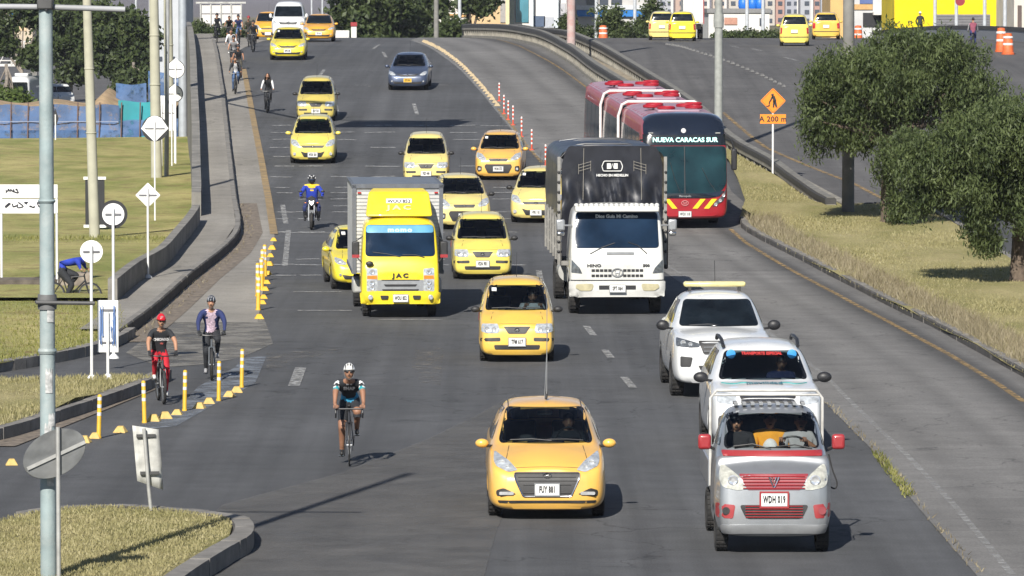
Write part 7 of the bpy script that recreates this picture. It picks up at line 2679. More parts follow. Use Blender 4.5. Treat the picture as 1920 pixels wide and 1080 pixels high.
J = {'pelvis': ((0, .92, .92), (.16, .14)), 'spine': ((0, .86, 1.10), (.165, .13)), 'chest': ((0, .78, 1.30), (.19, .14)), 'neck': ((0, .72, 1.46), .06), 'head': ((0, .70, 1.54), .05)}
bones = [('pelvis', 'spine'), ('spine', 'chest'), ('chest', 'neck'), ('neck', 'head')]
for n_, sg in (('r', 1), ('l', -1)):
    J['shoulder' + n_] = ((sg * .21, .76, 1.38), .085); J['elbow' + n_] = ((sg * .36, .60, 1.18), .062); J['wrist' + n_] = ((sg * .35, .47, 1.06), .042); J['palm' + n_] = ((sg * .34, .44, 1.05), .042)
    J['hip' + n_] = ((sg * .12, .90, .86), .11); J['knee' + n_] = ((sg * .24, .45, .72), .075); J['ankle' + n_] = ((sg * .22, .66, .34), .05); J['toe' + n_] = ((sg * .23, .50, .28), .045)
    bones += [('chest', 'shoulder' + n_), ('shoulder' + n_, 'elbow' + n_), ('elbow' + n_, 'wrist' + n_), ('wrist' + n_, 'palm' + n_), ('pelvis', 'hip' + n_), ('hip' + n_, 'knee' + n_), ('knee' + n_, 'ankle' + n_), ('ankle' + n_, 'toe' + n_)]


def of_moto(b, t, c):
    if b == 'finger' or 'palm' in b or b.startswith('wrist'): return 3
    if b in ('neck-head', 'chest-neck'): return 2
    if b == 'spine-chest' or b.startswith('chest-s'):
        return 2 if c.z > 1.40 or (c.z > 1.36 - .25 * (.12 - abs(c.x)) and abs(c.x) < .12 and c.z > 1.30) else 1
    if b.startswith('shoulder') or b.startswith('elbow'): return 1
    if b == 'pelvis-spine': return 1
    if b.startswith('knee') and t > .25: return 3
    if b.startswith('ankle'): return 3
    return 4


o, M = figure('person', J, bones, of_moto, [SKIN, BLUEC, YELC, BLKC, NAVYC], mc.location, tuple(mc.rotation_euler), 'motorcyclist in a royal blue and yellow jacket', lv=2, hands=[(J['palmr'][0], 1), (J['palml'][0], -1)], headc=(0, .69, 1.60))
hm = MB(); q = MB(); q.ball((0, .01, .02), (.125, .15, .15), 20, 12); hm.add([tuple(M @ Vector(v)) for v in q.v], q.f)
h_ = hm.build('helmet', BLACK, o)
hm = MB(); q = MB(); q.ball((0, -.03, .015), (.108, .125, .055), 16, 8); hm.add([tuple(M @ Vector(v)) for v in q.v], q.f); hm.build('visor', mat('visor', (.02, .03, .05), .06, spec=.9), h_)
hm = MB()
for s_ in (-1, 1):
    hm.tube([M @ Vector((s_ * .05, -.09, .135)), M @ Vector((s_ * .075, -.02, .155)), M @ Vector((s_ * .085, .05, .14))], .018, 6); hm.tube([M @ Vector((s_ * .115, -.05, .07)), M @ Vector((s_ * .12, .03, .08))], .014, 6)
hm.tube([M @ Vector((0, -.135, .10)), M @ Vector((0, -.10, .13))], .014, 6)
hm.build('white_stripes', WHTC, h_)


mc.scale = o.scale = (.88,) * 3


# ---- people sitting in the vehicles
def sitter(veh, x, y, z, mats_, label, wheel_at=None, hatm=None, shades=False, look=0, hands=True):
    """z: height of the seat above the vehicle's origin"""
    Mv = Matrix.LocRotScale(veh.location, veh.rotation_euler, None)
    J = {'pelvis': ((0, 0, .10), (.15, .13)), 'spine': ((0, .03, .27), (.145, .115)), 'chest': ((0, .04, .45), (.165, .12)), 'neck': ((0, .02, .58), .055), 'head': ((0, 0, .66), .05)}
    bn = [('pelvis', 'spine'), ('spine', 'chest'), ('chest', 'neck'), ('neck', 'head')]
    for n_, sg in (('r', 1), ('l', -1)):
        J['shoulder' + n_] = ((sg * .19, .03, .50), .072)
        if wheel_at:
            wx, wy, wz = wheel_at[0] - x, wheel_at[1] - y, wheel_at[2] - z
            J['elbow' + n_] = ((sg * .25, (wy) * .5, .30), .047); J['wrist' + n_] = ((wx + sg * .15, wy + .05, wz + .05), .03); J['palm' + n_] = ((wx + sg * .14, wy, wz + .07), .035)
        else:
            J['elbow' + n_] = ((sg * .23, -.10, .26), .047); J['wrist' + n_] = ((sg * .12, -.26, .17), .03); J['palm' + n_] = ((sg * .10, -.31, .16), .035)
        J['hip' + n_] = ((sg * .10, -.03, .08), .095); J['knee' + n_] = ((sg * .13, -.36, .12), .07); J['ankle' + n_] = ((sg * .13, -.44, -.20), .045)
        bn += [('chest', 'shoulder' + n_), ('shoulder' + n_, 'elbow' + n_), ('elbow' + n_, 'wrist' + n_), ('wrist' + n_, 'palm' + n_), ('pelvis', 'hip' + n_), ('hip' + n_, 'knee' + n_), ('knee' + n_, 'ankle' + n_)]
    loc = Mv @ Vector((x, y, z))
    o, M = figure('person', J, bn, outfit_of(1, 2, 2, 0, sleeve=.65), mats_, loc, tuple(veh.rotation_euler), label, None, headc=(0, -.02, .70), look=look,
                  hands=[(J['palmr'][0], 1), (J['palml'][0], -1)] if wheel_at else None)
    if hatm:
        q = MB(); q.ball((0, .0, .055), (.088, .108, .075), 16, 8); q.lathe([(.10, .055), (.125, .052), (.10, .062)], n=20)
        h_ = MB(); h_.add([tuple(M @ Vector(v)) for v in q.v], q.f); h_.build('cap', hatm, o)
    else: hair(o, M, 'short')
    if shades: glasses(o, M)
    return o


sitter(MINI, -.43, .62, .93, [SKIN, cloth('black_shirt', (.015, .015, .018)), BLKC, SHB], 'man in a dark hat and sunglasses in the silver lorry cab', hatm=cloth('dark_hat', (.03, .04, .05)), shades=True)
o = sitter(MINI, .02, .70, .95, [SKIN2, ORC, BLKC, SHB], 'person in an amber and white shirt in the middle of the silver lorry cab')
pb = MB(); pb.ball((0, -.07, .33), (.10, .06, .13), 12, 8); pb.build('white_bib', WHTC, o)
sitter(MINI, .42, .66, .93, [SKIN2, GREYC, BLKC, SHB], 'driver in pale grey at the wheel of the silver lorry', wheel_at=(.30, .42, 1.36))
sitter(T2, .33, .95, .52, [SKIN, WHTC, BLKC, SHB], 'driver in white with both hands on the wheel of the mustard taxi', wheel_at=(.34, .92 - .22, 1.0 + .02))
sitter(T1, .34, 1.30, .50, [SKIN2, BLKC, BLKC, SHB], 'driver in dark clothes inside the orange yellow saloon taxi')
sitter(SUV, .34, 1.15, .62, [SKIN2, NAVYC, BLKC, SHB], 'driver in navy inside the white estate car')
# ------------------------------------------------------------------ trees, shrubs, grass
def leaf_material(name, dark, light, trans=.35):
    m = bpy.data.materials.new(name); MAT[name] = m
    m.use_nodes = True
    t = m.node_tree; L = t.links.new
    b = t.nodes['Principled BSDF']
    out = t.nodes['Material Output']
    tc = N(t, 'ShaderNodeTexCoord')
    n1 = N(t, 'ShaderNodeTexNoise'); n1.inputs['Scale'].default_value = 1.3; n1.inputs['Detail'].default_value = 5
    L(tc.outputs['Object'], n1.inputs['Vector'])
    n2 = N(t, 'ShaderNodeTexNoise'); n2.inputs['Scale'].default_value = 9; n2.inputs['Detail'].default_value = 2
    L(tc.outputs['Object'], n2.inputs['Vector'])
    ad = N(t, 'ShaderNodeMath', operation='ADD'); L(n1.outputs[0], ad.inputs[0]); L(n2.outputs[0], ad.inputs[1])
    r_ = N(t, 'ShaderNodeValToRGB'); e = r_.color_ramp.elements
    e[0].position = .38; e[0].color = lin(dark); e[1].position = .62; e[1].color = lin(light)
    hf = N(t, 'ShaderNodeMath', operation='MULTIPLY'); hf.inputs[1].default_value = .5; L(ad.outputs[0], hf.inputs[0]); L(hf.outputs[0], r_.inputs[0])
    L(r_.outputs[0], b.inputs['Base Color'])
    b.inputs['Roughness'].default_value = .55; b.inputs['Specular IOR Level'].default_value = .35
    tr = N(t, 'ShaderNodeBsdfTranslucent'); L(r_.outputs[0], tr.inputs[0])
    mx = N(t, 'ShaderNodeMixShader'); mx.inputs[0].default_value = trans
    L(b.outputs[0], mx.inputs[1]); L(tr.outputs[0], mx.inputs[2]); L(mx.outputs[0], out.inputs[0])
    return m


LEAF_A = leaf_material('leaves_olive', (.042, .064, .022), (.155, .195, .072), .42)
LEAF_B = leaf_material('leaves_dark', (.030, .050, .020), (.095, .125, .040))
LEAF_C = leaf_material('leaves_bright', (.05, .085, .015), (.13, .18, .04))
BARK = mat('bark', (.10, .075, .055), .95, var=.4, scale=7, bump=.9, bscale=14)
BARKP = mat('pale_bark', (.22, .19, .16), .95, var=.35, scale=6, bump=.7, bscale=12)


def quads_mesh(name, P, m, parent=None):
    """P: (n, 4, 3) corners"""
    n = len(P)
    me = bpy.data.meshes.new(name)
    me.vertices.add(n * 4); me.loops.add(n * 4); me.polygons.add(n)
    me.vertices.foreach_set('co', P.reshape(-1).astype(np.float32))
    me.loops.foreach_set('vertex_index', np.arange(n * 4, dtype=np.int32))
    me.polygons.foreach_set('loop_start', np.arange(0, n * 4, 4, dtype=np.int32))
    me.polygons.foreach_set('loop_total', np.full(n, 4, dtype=np.int32))
    me.update(calc_edges=True)
    o = bpy.data.objects.new(name, me); C.objects.link(o)
    me.materials.append(m)
    if parent: o.parent = parent
    return o


def crown_quads(blobs, n_leaf, size, droop, clump=.32, seed=0, aspect=.28, fill_=.62, nsub=11):
    g = np.random.default_rng(seed)
    sub = []
    for b_ in blobs:
        c, r_ = np.array(b_[:3]), np.array(b_[3:])
        sub.append(list(c) + list(r_ * .72))
        for _ in range(nsub):
            d = g.normal(size=3); d /= np.linalg.norm(d)
            if d[2] < -.55: d[2] *= .4
            sub.append(list(c + d * r_ * g.uniform(.55, .92)) + list(r_ * g.uniform(.22, .50)))
    blobs = sub
    vols = np.array([b[3] * b[4] * b[5] for b in blobs]) ** .75
    cnt = (vols / vols.sum() * n_leaf).astype(int)
    out = []
    for b_, n in zip(blobs, cnt):
        c = np.array(b_[:3]); r_ = np.array(b_[3:])
        per = 34
        nc = max(6, n // per)
        d = g.normal(size=(nc, 3)); d /= np.linalg.norm(d, axis=1)[:, None]
        rad = fill_ + (1.08 - fill_) * g.random(nc) ** .55
        wob = 1 + .22 * np.sin(d[:, 0] * 5 + seed) * np.cos(d[:, 2] * 6 + seed * 2) + .12 * np.sin(d[:, 1] * 11 + d[:, 2] * 9)
        cc = c + d * r_ * (rad * wob)[:, None]
        sz = clump * (.6 + .8 * g.random(nc))
        k = np.repeat(np.arange(nc), per)
        off = g.normal(size=(len(k), 3)) * np.array([1, 1, .8]) * .55
        drop = g.random(len(k)) ** 1.5
        p = cc[k] + off * sz[k][:, None]
        p[:, 2] -= drop * droop * sz[k] * 1.6
        nrm = (d[k] * .7 + g.normal(size=(len(k), 3)) * .75); nrm /= np.linalg.norm(nrm, axis=1)[:, None]
        ax = g.normal(size=(len(k), 3)) * (1 - .55 * droop); ax[:, 2] -= 1.3 * droop
        ax -= nrm * (ax * nrm).sum(1)[:, None]; ax /= np.linalg.norm(ax, axis=1)[:, None] + 1e-9
        sd_ = np.cross(nrm, ax)
        L = size * (.6 + .8 * g.random(len(k)))[:, None]
        W = L * aspect
        q = np.stack([p - ax * L * .5, p + sd_ * W * .5, p + ax * L * .5, p - sd_ * W * .5], axis=1)
        out.append(q)
    return np.concatenate(out)


def tree(label, base, blobs, n_leaf, size, leafm, trunk_r, trunk_top, droop=.6, seed=0, clump=.32, barkm=None, cat='tree', name='tree', group=None, limbs=6, lean=(0, 0), aspect=.28):
    root = empty(name, base, label=label, cat=cat, group=group)
    bl = [(b_[0] - base[0], b_[1] - base[1], b_[2] - base[2], b_[3], b_[4], b_[5]) for b_ in blobs]
    rd = random.Random(seed)
    mb = MB()
    tp = Vector((lean[0], lean[1], trunk_top))
    pts = [Vector((0, 0, -.1)), Vector((0, 0, .12)), tp * .35 + Vector((rd.uniform(-.06, .06), 0, 0)), tp * .7 + Vector((rd.uniform(-.08, .08), 0, 0)), tp]
    mb.tube(pts, [trunk_r * 1.5, trunk_r * 1.08, trunk_r * .95, trunk_r * .86, trunk_r * .72], 12)
    for k in range(limbs):
        b_ = bl[k % len(bl)]
        e = Vector((b_[0] + rd.uniform(-.6, .6) * b_[3], b_[1] + rd.uniform(-.5, .5) * b_[4], b_[2] + rd.uniform(-.2, .7) * b_[5]))
        s_ = tp * rd.uniform(.72, 1)
        mid = s_.lerp(e, .5) + Vector((rd.uniform(-.2, .2), rd.uniform(-.2, .2), .15))
        mb.tube([s_, mid, e], [trunk_r * .5, trunk_r * .3, trunk_r * .08], 7)
    mb.build('trunk', barkm or BARK, root)
    quads_mesh('crown', crown_quads(bl, n_leaf, size, droop, clump, seed, aspect), leafm, root)
    return root


def onG(px, py, f=E, dz=.1):
    p = U(px, py, f)
    return (p.x, p.y, f(p.y) + dz)


b1 = onG(1667, 424)
def BL(px, py, Y, rx, ry, rz):
    c = AT(px, py, Y)
    return (c.x, Y, c.z, rx, ry, rz)


Yt = b1[1]
tree('big bushy drooping tree on the verge, its crown reaching the top of the road', b1,
     [BL(1650, 160, Yt + .5, 2.1, 2.2, 1.55), BL(1760, 165, Yt + 1, 1.75, 2.0, 1.6), BL(1562, 170, Yt, 1.0, 1.5, 1.35), BL(1530, 225, Yt - .3, .5, .9, 1.2), BL(1600, 235, Yt, 1.0, 1.3, .95),
      BL(1700, 290, Yt - 1.5, 1.25, 1.2, 1.1), BL(1830, 200, Yt + 1.3, .85, 1.4, 1.35), BL(1700, 90, Yt + .6, 1.7, 1.6, .8), BL(1800, 265, Yt - .4, .9, 1.0, .9), BL(1760, 105, Yt + 1, 1.2, 1.3, .8), BL(1690, 380, Yt - 1.2, .5, .6, .6)],
     80000, .15, LEAF_A, .23, 2.6, droop=.85, seed=3, clump=.24, limbs=16)
b2 = onG(1909, 536)
Yt = b2[1] - 1.0
tree('drooping tree at the right edge, nearest on the verge', b2,
     [BL(1865, 255, Yt, 1.7, 1.8, 1.2), BL(1945, 255, Yt, 1.6, 1.7, 1.4), BL(1740, 300, Yt, .85, 1.1, .85), BL(1925, 385, Yt, .8, 1.0, .7), BL(1805, 345, Yt - .4, .9, 1.2, .75), BL(1845, 395, Yt - .3, .5, .7, .65), BL(1900, 350, Yt, .75, 1.2, .85), BL(1842, 440, Yt, .32, .5, .35), BL(1740, 370, Yt, .4, .6, .4), BL(1990, 330, Yt, 1.2, 1.4, 1.4)],
     76000, .135, LEAF_A, .2, 2.2, droop=.9, seed=5, clump=.22, limbs=14)
# a third tree off to the right, whose shade touches the bottom of the verge
tree('tree beyond the right edge of the picture shading the grass', (13.2, 112.5, .1), [(13.0, 110.8, 3.1, 1.6, 1.5, 1.1), (12.1, 111.2, 2.6, 1.0, 1.0, .8)], 9000, .19, LEAF_A, .16, 2.2, droop=.8, seed=8)

# park trees far left, behind the netting
GT = 'dark trees behind the construction netting'
Yf = 372
for i, (lab, px, pyb, bl, n) in enumerate([
    ('tall dark tree between the pale blue pole and the leftmost cream pole', 132, 196, [(130, 60, 2.4, 2.2), (105, 85, 1.7, 1.5), (152, 95, 1.9, 1.6), (125, 22, 2.0, 1.4), (140, 135, 1.0, .6)], 8000),
    ('dark spreading tree right of the leftmost cream pole', 216, 200, [(212, 65, 2.3, 1.9), (188, 48, 1.8, 1.7), (250, 95, 1.9, 1.7), (232, 125, 1.7, 1.3), (200, 100, 1.6, 1.2), (270, 72, 1.1, 1.0), (228, 40, 1.6, 1.0)], 10000),
    ('small dark tree beside the teal netting', 251, 205, [(244, 160, 1.3, .9), (262, 150, .9, .8)], 3000),
    ('bushy tree at the left edge under the truss footbridge', 40, 200, [(-12, 45, 1.3, 1.6), (6, 82, .7, .5), (40, 8, 1.6, .6), (66, 30, .9, .6), (64, 105, .8, .6)], 3500),
    ('light green shrub at the left edge above the netting', 12, 205, [(8, 184, 1.2, .65), (32, 192, .8, .5)], 2500)]):
    Y = Yf - (6 * i)
    c = AT(px, pyb, Y)
    tree(lab, (c.x, Y, .0), [(AT(a, b_, Y).x, Y, AT(a, b_, Y).z, rx * 1.0, rx * .9, rz * .95) for a, b_, rx, rz in bl], n, .42, LEAF_C if 'light' in lab else LEAF_B, .15, 3.0, droop=.25, seed=20 + i, clump=.5, group=GT, barkm=BARKP, aspect=.5, limbs=8)
# trees beyond the crest, centre
GC = 'dark trees beyond the crest'
for i, (lab, px, Y, bl, n) in enumerate([
    ('dark conifer-like tree left of centre beyond the crest', 690, 340, [(675, 20, 2.4, 2.2), (700, 45, 2.2, 1.8), (655, 5, 1.6, 1.4), (720, 15, 1.9, 2.4), (700, 70, 2.2, .9)], 9000),
    ('dark tree just right of the first one beyond the crest', 748, 344, [(740, 15, 1.9, 2.2), (752, 45, 1.6, 1.7), (735, 68, 1.6, .9)], 7000),
    ('thin open tree in front of the white wall beyond the crest', 795, 350, [(785, 8, 1.6, 1.2), (800, 3, 1.3, 1.0), (775, 30, .9, .8), (780, 65, 1.5, .8)], 3500),
    ('round dark bush by the start of the guard rail', 850, 330, [(848, 62, 1.0, .9), (838, 70, .9, .6)], 2500),
    ('dark palm-like tree top above the beige building', 885, 380, [(890, 2, 1.4, .9)], 1800)]):
    tree(lab, ((px - 960) / PXM(Y), Y, 0), [(AT(a, b_, Y).x, Y + .3 * k, AT(a, b_, Y).z, rx, rx * .8, rz) for k, (a, b_, rx, rz) in enumerate(bl)], n, .42, LEAF_B, .2, 5.0, droop=.3, seed=40 + i, clump=.55, group=GC, aspect=.5)
GB = 'shrubs along the far edge of the flyover'
for i, (lab, px, Y, bl, n) in enumerate([
    ('bare twiggy shrub in front of the grey wall', 1145, 330, [(1142, 42, 1.0, 1.0), (1155, 60, 1.1, .8)], 1600),
    ('low bushes left of the orange barrel', 1100, 332, [(1085, 62, 1.0, .5), (1062, 50, .6, .8)], 1600),
    ('low bushes right of the orange barrel', 1175, 333, [(1172, 64, 1.3, .45)], 1400),
    ('tall shrub left of the taxis driving away', 1222, 334, [(1226, 25, .7, 1.2), (1212, 55, 1.0, .7)], 2400),
    ('weedy bushes at the foot of the grey fence', 1400, 318, [(1380, 70, 1.6, .3), (1420, 70, 1.4, .3)], 1600),
    ('low hedge on the crest left of the riders', 392, 322, [(380, 62, 1.1, .35), (372, 58, .6, .5)], 1400),
    ('low hedge on the crest behind the riders', 430, 322, [(430, 62, 1.3, .35), (452, 62, .8, .35)], 1500)]):
    tree(lab, ((px - 960) / PXM(Y), Y, 3.4), [(AT(a, b_, Y).x, Y, AT(a, b_, Y).z, rx, rx * .8, rz) for a, b_, rx, rz in bl], n, .22, LEAF_B if i != 0 else LEAF_A, .05, 1.0, droop=.2, seed=60 + i, clump=.3, name='shrub', cat='shrub', group=GB, aspect=.5, limbs=5)


def blades(name, region, n, h, w_, m, zf, seed, lean=.35):
    g = np.random.default_rng(seed)
    xs_ = [p[0] for p in region]; ys_ = [p[1] for p in region]
    P = []
    tries = 0
    pts = []
    while len(pts) < n and tries < n * 8:
        x, y = g.uniform(min(xs_), max(xs_)), g.uniform(min(ys_), max(ys_)); tries += 1
        if inside((x, y), region): pts.append((x, y, zf(x, y)))
    p = np.array(pts); n = len(p)
    a = g.uniform(0, math.pi, n); hh = h * (.4 + .9 * g.random(n)); ww = w_ * (.6 + .8 * g.random(n))
    sx, sy = np.cos(a) * ww / 2, np.sin(a) * ww / 2
    lx, ly = g.normal(size=n) * lean * hh, g.normal(size=n) * lean * hh
    z0 = np.zeros(n)
    q = np.stack([p + np.stack([-sx, -sy, z0], 1), p + np.stack([sx, sy, z0], 1), p + np.stack([lx + sx * .15, ly + sy * .15, hh], 1), p + np.stack([lx - sx * .15, ly - sy * .15, hh], 1)], axis=1)
    o = quads_mesh(name, q, m)
    o['kind'] = 'stuff'
    return o


BL_DRY = leaf_material('dry_blades', (.27, .25, .11), (.40, .355, .19), .3)
BL_GRN = leaf_material('green_blades', (.13, .15, .03), (.32, .30, .10), .3)
BL_BRN = leaf_material('brown_blades', (.20, .165, .10), (.37, .32, .21), .3)
blades('grass', [(p.x, p.y) for p in ISL3], 22000, .035, .018, BL_DRY, lambda x, y: .235, 1)
blades('grass', [(p.x, p.y) for p in ISL2], 9000, .07, .022, BL_DRY, lambda x, y: .22, 2)
blades('grass', [(p.x, p.y) for p in ISL1], 9000, .08, .025, BL_GRN, lambda x, y: .2, 3)
blades('grass', VRALL, 50000, .06, .026, BL_DRY, lambda x, y: E(y) + .1, 4)
ge = [(p.x + .15, p.y) for p in GRS[:-2]]
band = ge + [(x + 1.0, y) for x, y in reversed(ge)]
blades('tall_dry_grass', band, 13000, .24, .018, BL_BRN, lambda x, y: E(y) + .1, 5, .45)
blades('grass', [(-26, 122), (-9.4, 122), (-9.4, 150), (-22, 150)], 22000, .09, .03, BL_GRN, lambda x, y: .22, 6)
bnd = [(p.x, p.y) for p in BND[:4]]
wd = [(x - .02, y) for x, y in bnd] + [(x + .12, y) for x, y in reversed(bnd)]
blades('weeds', wd, 300, .06, .02, BL_BRN, lambda x, y: E(y) + .01, 7, .5)
pw = [U(q[0], q[1], FLAT) for q in ((1640, 850), (1668, 890), (1690, 915), (1700, 935))]
blades('weeds', [(p.x - .05, p.y) for p in pw] + [(p.x + .12, p.y) for p in reversed(pw)], 450, .08, .02, BL_GRN, lambda x, y: .01, 9, .5)
wk = [(p.x + .02, p.y) for p in KERB_L[:6]]
blades('weeds', wk + [(x + .35, y) for x, y in reversed(wk)], 350, .07, .02, BL_BRN, lambda x, y: E(y) + .01, 8, .6)

# ------------------------------------------------------------------ buildings and far things
WIN = mat('window_dark', (.05, .06, .08), .2, spec=.7)
PANE = mat('tall_glazing', (.06, .20, .26), .12, spec=.8, var=.4, scale=.3)


def bld(name, px0, px1, top, Y, col, label, cat='building', depth=14, py_base=None, base=0.0, parts=None, m=None, group=None):
    """a block standing on the ground between two picture columns"""
    x0, x1 = (px0 - 960) / PXM(Y), (px1 - 960) / PXM(Y)
    root = empty(name, ((x0 + x1) / 2, Y, base), label=label, cat=cat, group=group)
    w_ = x1 - x0
    m = m or mat('wall_' + name + str(px0), col, .85, var=.10, scale=.5, dirt=.25, dirtcol=tuple(c * .5 for c in col))
    MB().box((0, depth / 2, top / 2), (w_, depth, top)).build('wall', m, root)
    MB().box((0, depth / 2, top + .2), (w_ + .3, depth + .3, .4)).build('roof', mat('roof_grey', (.2, .2, .2), .9), root)
    return root, w_


def onb(root, px0, px1, py0, py1, m, name, Y=None, out=.12, deep=.3):
    Y = Y or root.location.y
    a, b_ = AT(px0, py0, Y), AT(px1, py1, Y)
    return MB().box(((a.x + b_.x) / 2 - root.location.x, -out + deep / 2 - .0, (a.z + b_.z) / 2 - root.location.z), (abs(b_.x - a.x), deep, abs(a.z - b_.z))).build(name, m, root)


WHB = mat('wall_white', (.60, .58, .55), .8, var=.08, scale=.4, dirt=.2, dirtcol=(.4, .38, .34))
BGE = mat('wall_beige', (.52, .37, .20), .85, var=.08, scale=.4, dirt=.2, dirtcol=(.35, .27, .17))
r, _ = bld('shop_building', 820, 884, 16, 420, None, 'white low building left of the beige wall', m=WHB)
onb(r, 842, 882, 26, 32, mat('ochre_band', (.5, .3, .12), .7), 'band'); 
for k in range(3): onb(r, 846 + 12 * k, 855 + 12 * k, 36, 42, WIN, 'window')
onb(r, 842, 882, 45, 58, mat('pale_blue_panel', (.42, .47, .53), .7), 'panel')
r, _ = bld('warehouse', 884, 952, 18, 410, None, 'plain beige building behind the crest of the bus lane', m=BGE)
onb(r, 938, 948, -40, 42, mat('grey_pipe', (.3, .28, .26), .7), 'pilaster')
onb(r, 948, 955, -40, 50, mat('cream_edge', (.62, .50, .30), .7), 'pilaster')
r, _ = bld('office_building', 953, 1062, 20, 414, None, 'white office building with a tall glazed bay', m=WHB)
onb(r, 967, 991, -60, 42, PANE, 'glazed_bay')
onb(r, 1000, 1022, 30, 50, mat('navy_door', (.06, .09, .15), .5), 'door')
onb(r, 1020, 1062, 32, 52, mat('grey_panel', (.36, .38, .42), .7), 'panel')
onb(r, 1048, 1060, 6, 28, mat('shutter', (.38, .38, .40), .7), 'window')
for px in (1043,): onb(r, px - 4, px + 4, -60, 52, mat('pale_column', (.50, .55, .58), .6), 'column', out=.8)
onb(r, 993, 1000, -60, 50, mat('pale_column', (.50, .55, .58), .6), 'column', out=.8)
onb(r, 952, 964, -60, 48, mat('green_column', (.36, .42, .38), .6), 'column', out=.8)
r, _ = bld('blue_banded_shed', 1076, 1226, 9.2, 425, (.45, .44, .43), 'grey building with a bright blue band under its windows')
onb(r, 1082, 1222, 19, 31, mat('signal_blue', (.01, .15, .45), .5), 'blue_band', out=.3)
onb(r, 1080, 1224, 10, 18, mat('pale_metal', (.50, .52, .54), .5), 'fascia', out=.3)
for a, b_ in ((1100, 1120), (1124, 1140), (1146, 1166)): onb(r, a, b_, -4, 10, WIN, 'window')
r, _ = bld('boundary_wall', 1072, 1228, 5.0, 380, (.34, .31, .27), 'long stained grey wall below the blue banded building', cat='wall', depth=.4)
# apartment towers, far away
TW = 'brick and grey apartment towers in the distance'
winm = MB().box((0, 0, 0), (1.5, .3, 1.4)).build('window', WIN)
winm_me = winm.data; bpy.data.objects.remove(winm)
rd = random.Random(12)
cols = [(.42, .30, .24), (.36, .37, .40), (.46, .42, .37), (.40, .24, .19), (.33, .34, .38), (.48, .40, .33)]
tx_ = [(1180, 1212, 0), (1216, 1232, 2), (1236, 1262, 1), (1266, 1290, 0), (1294, 1330, 2), (1336, 1362, 5), (1366, 1398, 2), (1400, 1414, 4), (1416, 1432, 3), (1434, 1452, 2), (1454, 1470, 3), (1472, 1498, 4), (1500, 1524, 1), (1526, 1536, 3), (1538, 1562, 4)]
names_ = ['first', 'second', 'third', 'fourth', 'fifth', 'sixth', 'seventh', 'eighth', 'ninth', 'tenth', 'eleventh', 'twelfth', 'thirteenth', 'fourteenth', 'fifteenth']
for i, (a, b_, ci) in enumerate(tx_):
    Y = 1700 + 90 * (i % 3)
    tone = {0: 'pinkish brick', 1: 'grey', 2: 'cream', 3: 'red brick', 4: 'blue grey', 5: 'pale sand'}[ci]
    r, w_ = bld('apartment_tower', a, b_, 34 + 3 * (i % 3), Y, cols[ci], tone + ' apartment tower, ' + names_[i] + ' from the left in the distant row', group=TW, m=mat('tower' + str(ci), cols[ci], .85, var=.06, scale=.1))
    nc_ = max(1, int(w_ / 2.4))
    for fl in range(5):
        for k in range(nc_):
            o = bpy.data.objects.new('window', winm_me); C.objects.link(o); o.parent = r
            o.location = (-w_ / 2 + w_ * (k + .5) / nc_, -.1, 1.6 + fl * 2.9)
    if w_ > 4: MB().box((w_ * .5 - .5, -.2, 17), (.9, .6, 34)).build('white_pilaster', WHB, r)
# low white building with three blue tanks, fence in front
r, _ = bld('low_white_building', 1328, 1442, 6.3, 470, (.60, .59, .57), 'low white building carrying three blue roof tanks')
onb(r, 1358, 1382, 33, 46, mat('brick_panel', (.42, .22, .16), .8), 'brick_panel'); onb(r, 1424, 1432, 34, 48, WIN, 'door')
for k, (px, wd_) in enumerate(((1394, 'left'), (1411, 'middle'), (1425, 'right'))):
    c = AT(px, 31, 474)
    tag(MB().lathe([(.42, 0), (.50, .2), (.48, .75), (.30, .98), (.1, 1.05)], n=18).build('water_tank', mat('tank_blue', (.01, .14, .55), .45)), wd_ + ' one of the three blue roof tanks', 'water tank', 'blue roof tanks').location = (c.x, 474, 6.7)
r = empty('grey_fence', ((1400 - 960) / PXM(340), 340, 2.2), label='grey panel fence beyond the crest of the opposite carriageway', cat='fence')
for k in range(6): MB().box((-1.9 + .78 * k, 0, 1.7), (.74, .08, 1.9)).build('panel', mat('fence_grey', (.24, .26, .30), .7, var=.12), r)
r, _ = bld('ochre_building', 1556, 1588, 16, 520, (.55, .36, .14), 'ochre building behind the thick concrete pole')
r, _ = bld('workshop', 1600, 1678, 12, 430, (.50, .50, .50), 'pale workshop with a dark loading bay beside the yellow building')
onb(r, 1618, 1655, 24, 50, mat('dark_bay', (.02, .02, .022), .8), 'loading_bay'); onb(r, 1600, 1636, 8, 18, mat('ochre_band', (.5, .3, .12), .7), 'band'); onb(r, 1612, 1636, -10, 7, mat('slate_sign', (.08, .12, .28), .6), 'sign_board')
onb(r, 1636, 1674, 22, 28, WHB, 'canopy', out=1.2, deep=1.4)
r, _ = bld('yellow_building', 1676, 1902, 15, 400, (.74, .56, .0), 'bright yellow building with a grey roller door')
onb(r, 1752, 1856, 27, 56, mat('grey_roller_door', (.16, .16, .17), .6), 'roller_door')
for k in range(5):
    z = AT(0, 31 + 5 * k, 400).z
    a, b_ = AT(1753, 0, 400).x - r.location.x, AT(1855, 0, 400).x - r.location.x
    MB().box(((a + b_) / 2, -.14, z), (b_ - a, .04, .03)).build('door_rib', mat('rib_grey', (.10, .10, .11), .6), r)
r2_, _ = bld('white_building', 1900, 1990, 14, 380, (.58, .54, .48), 'white building with a slanting dark slot at the top right corner')
onb(r2_, 1908, 1915, 10, 60, mat('brown_slot', (.10, .07, .06), .7), 'slot')
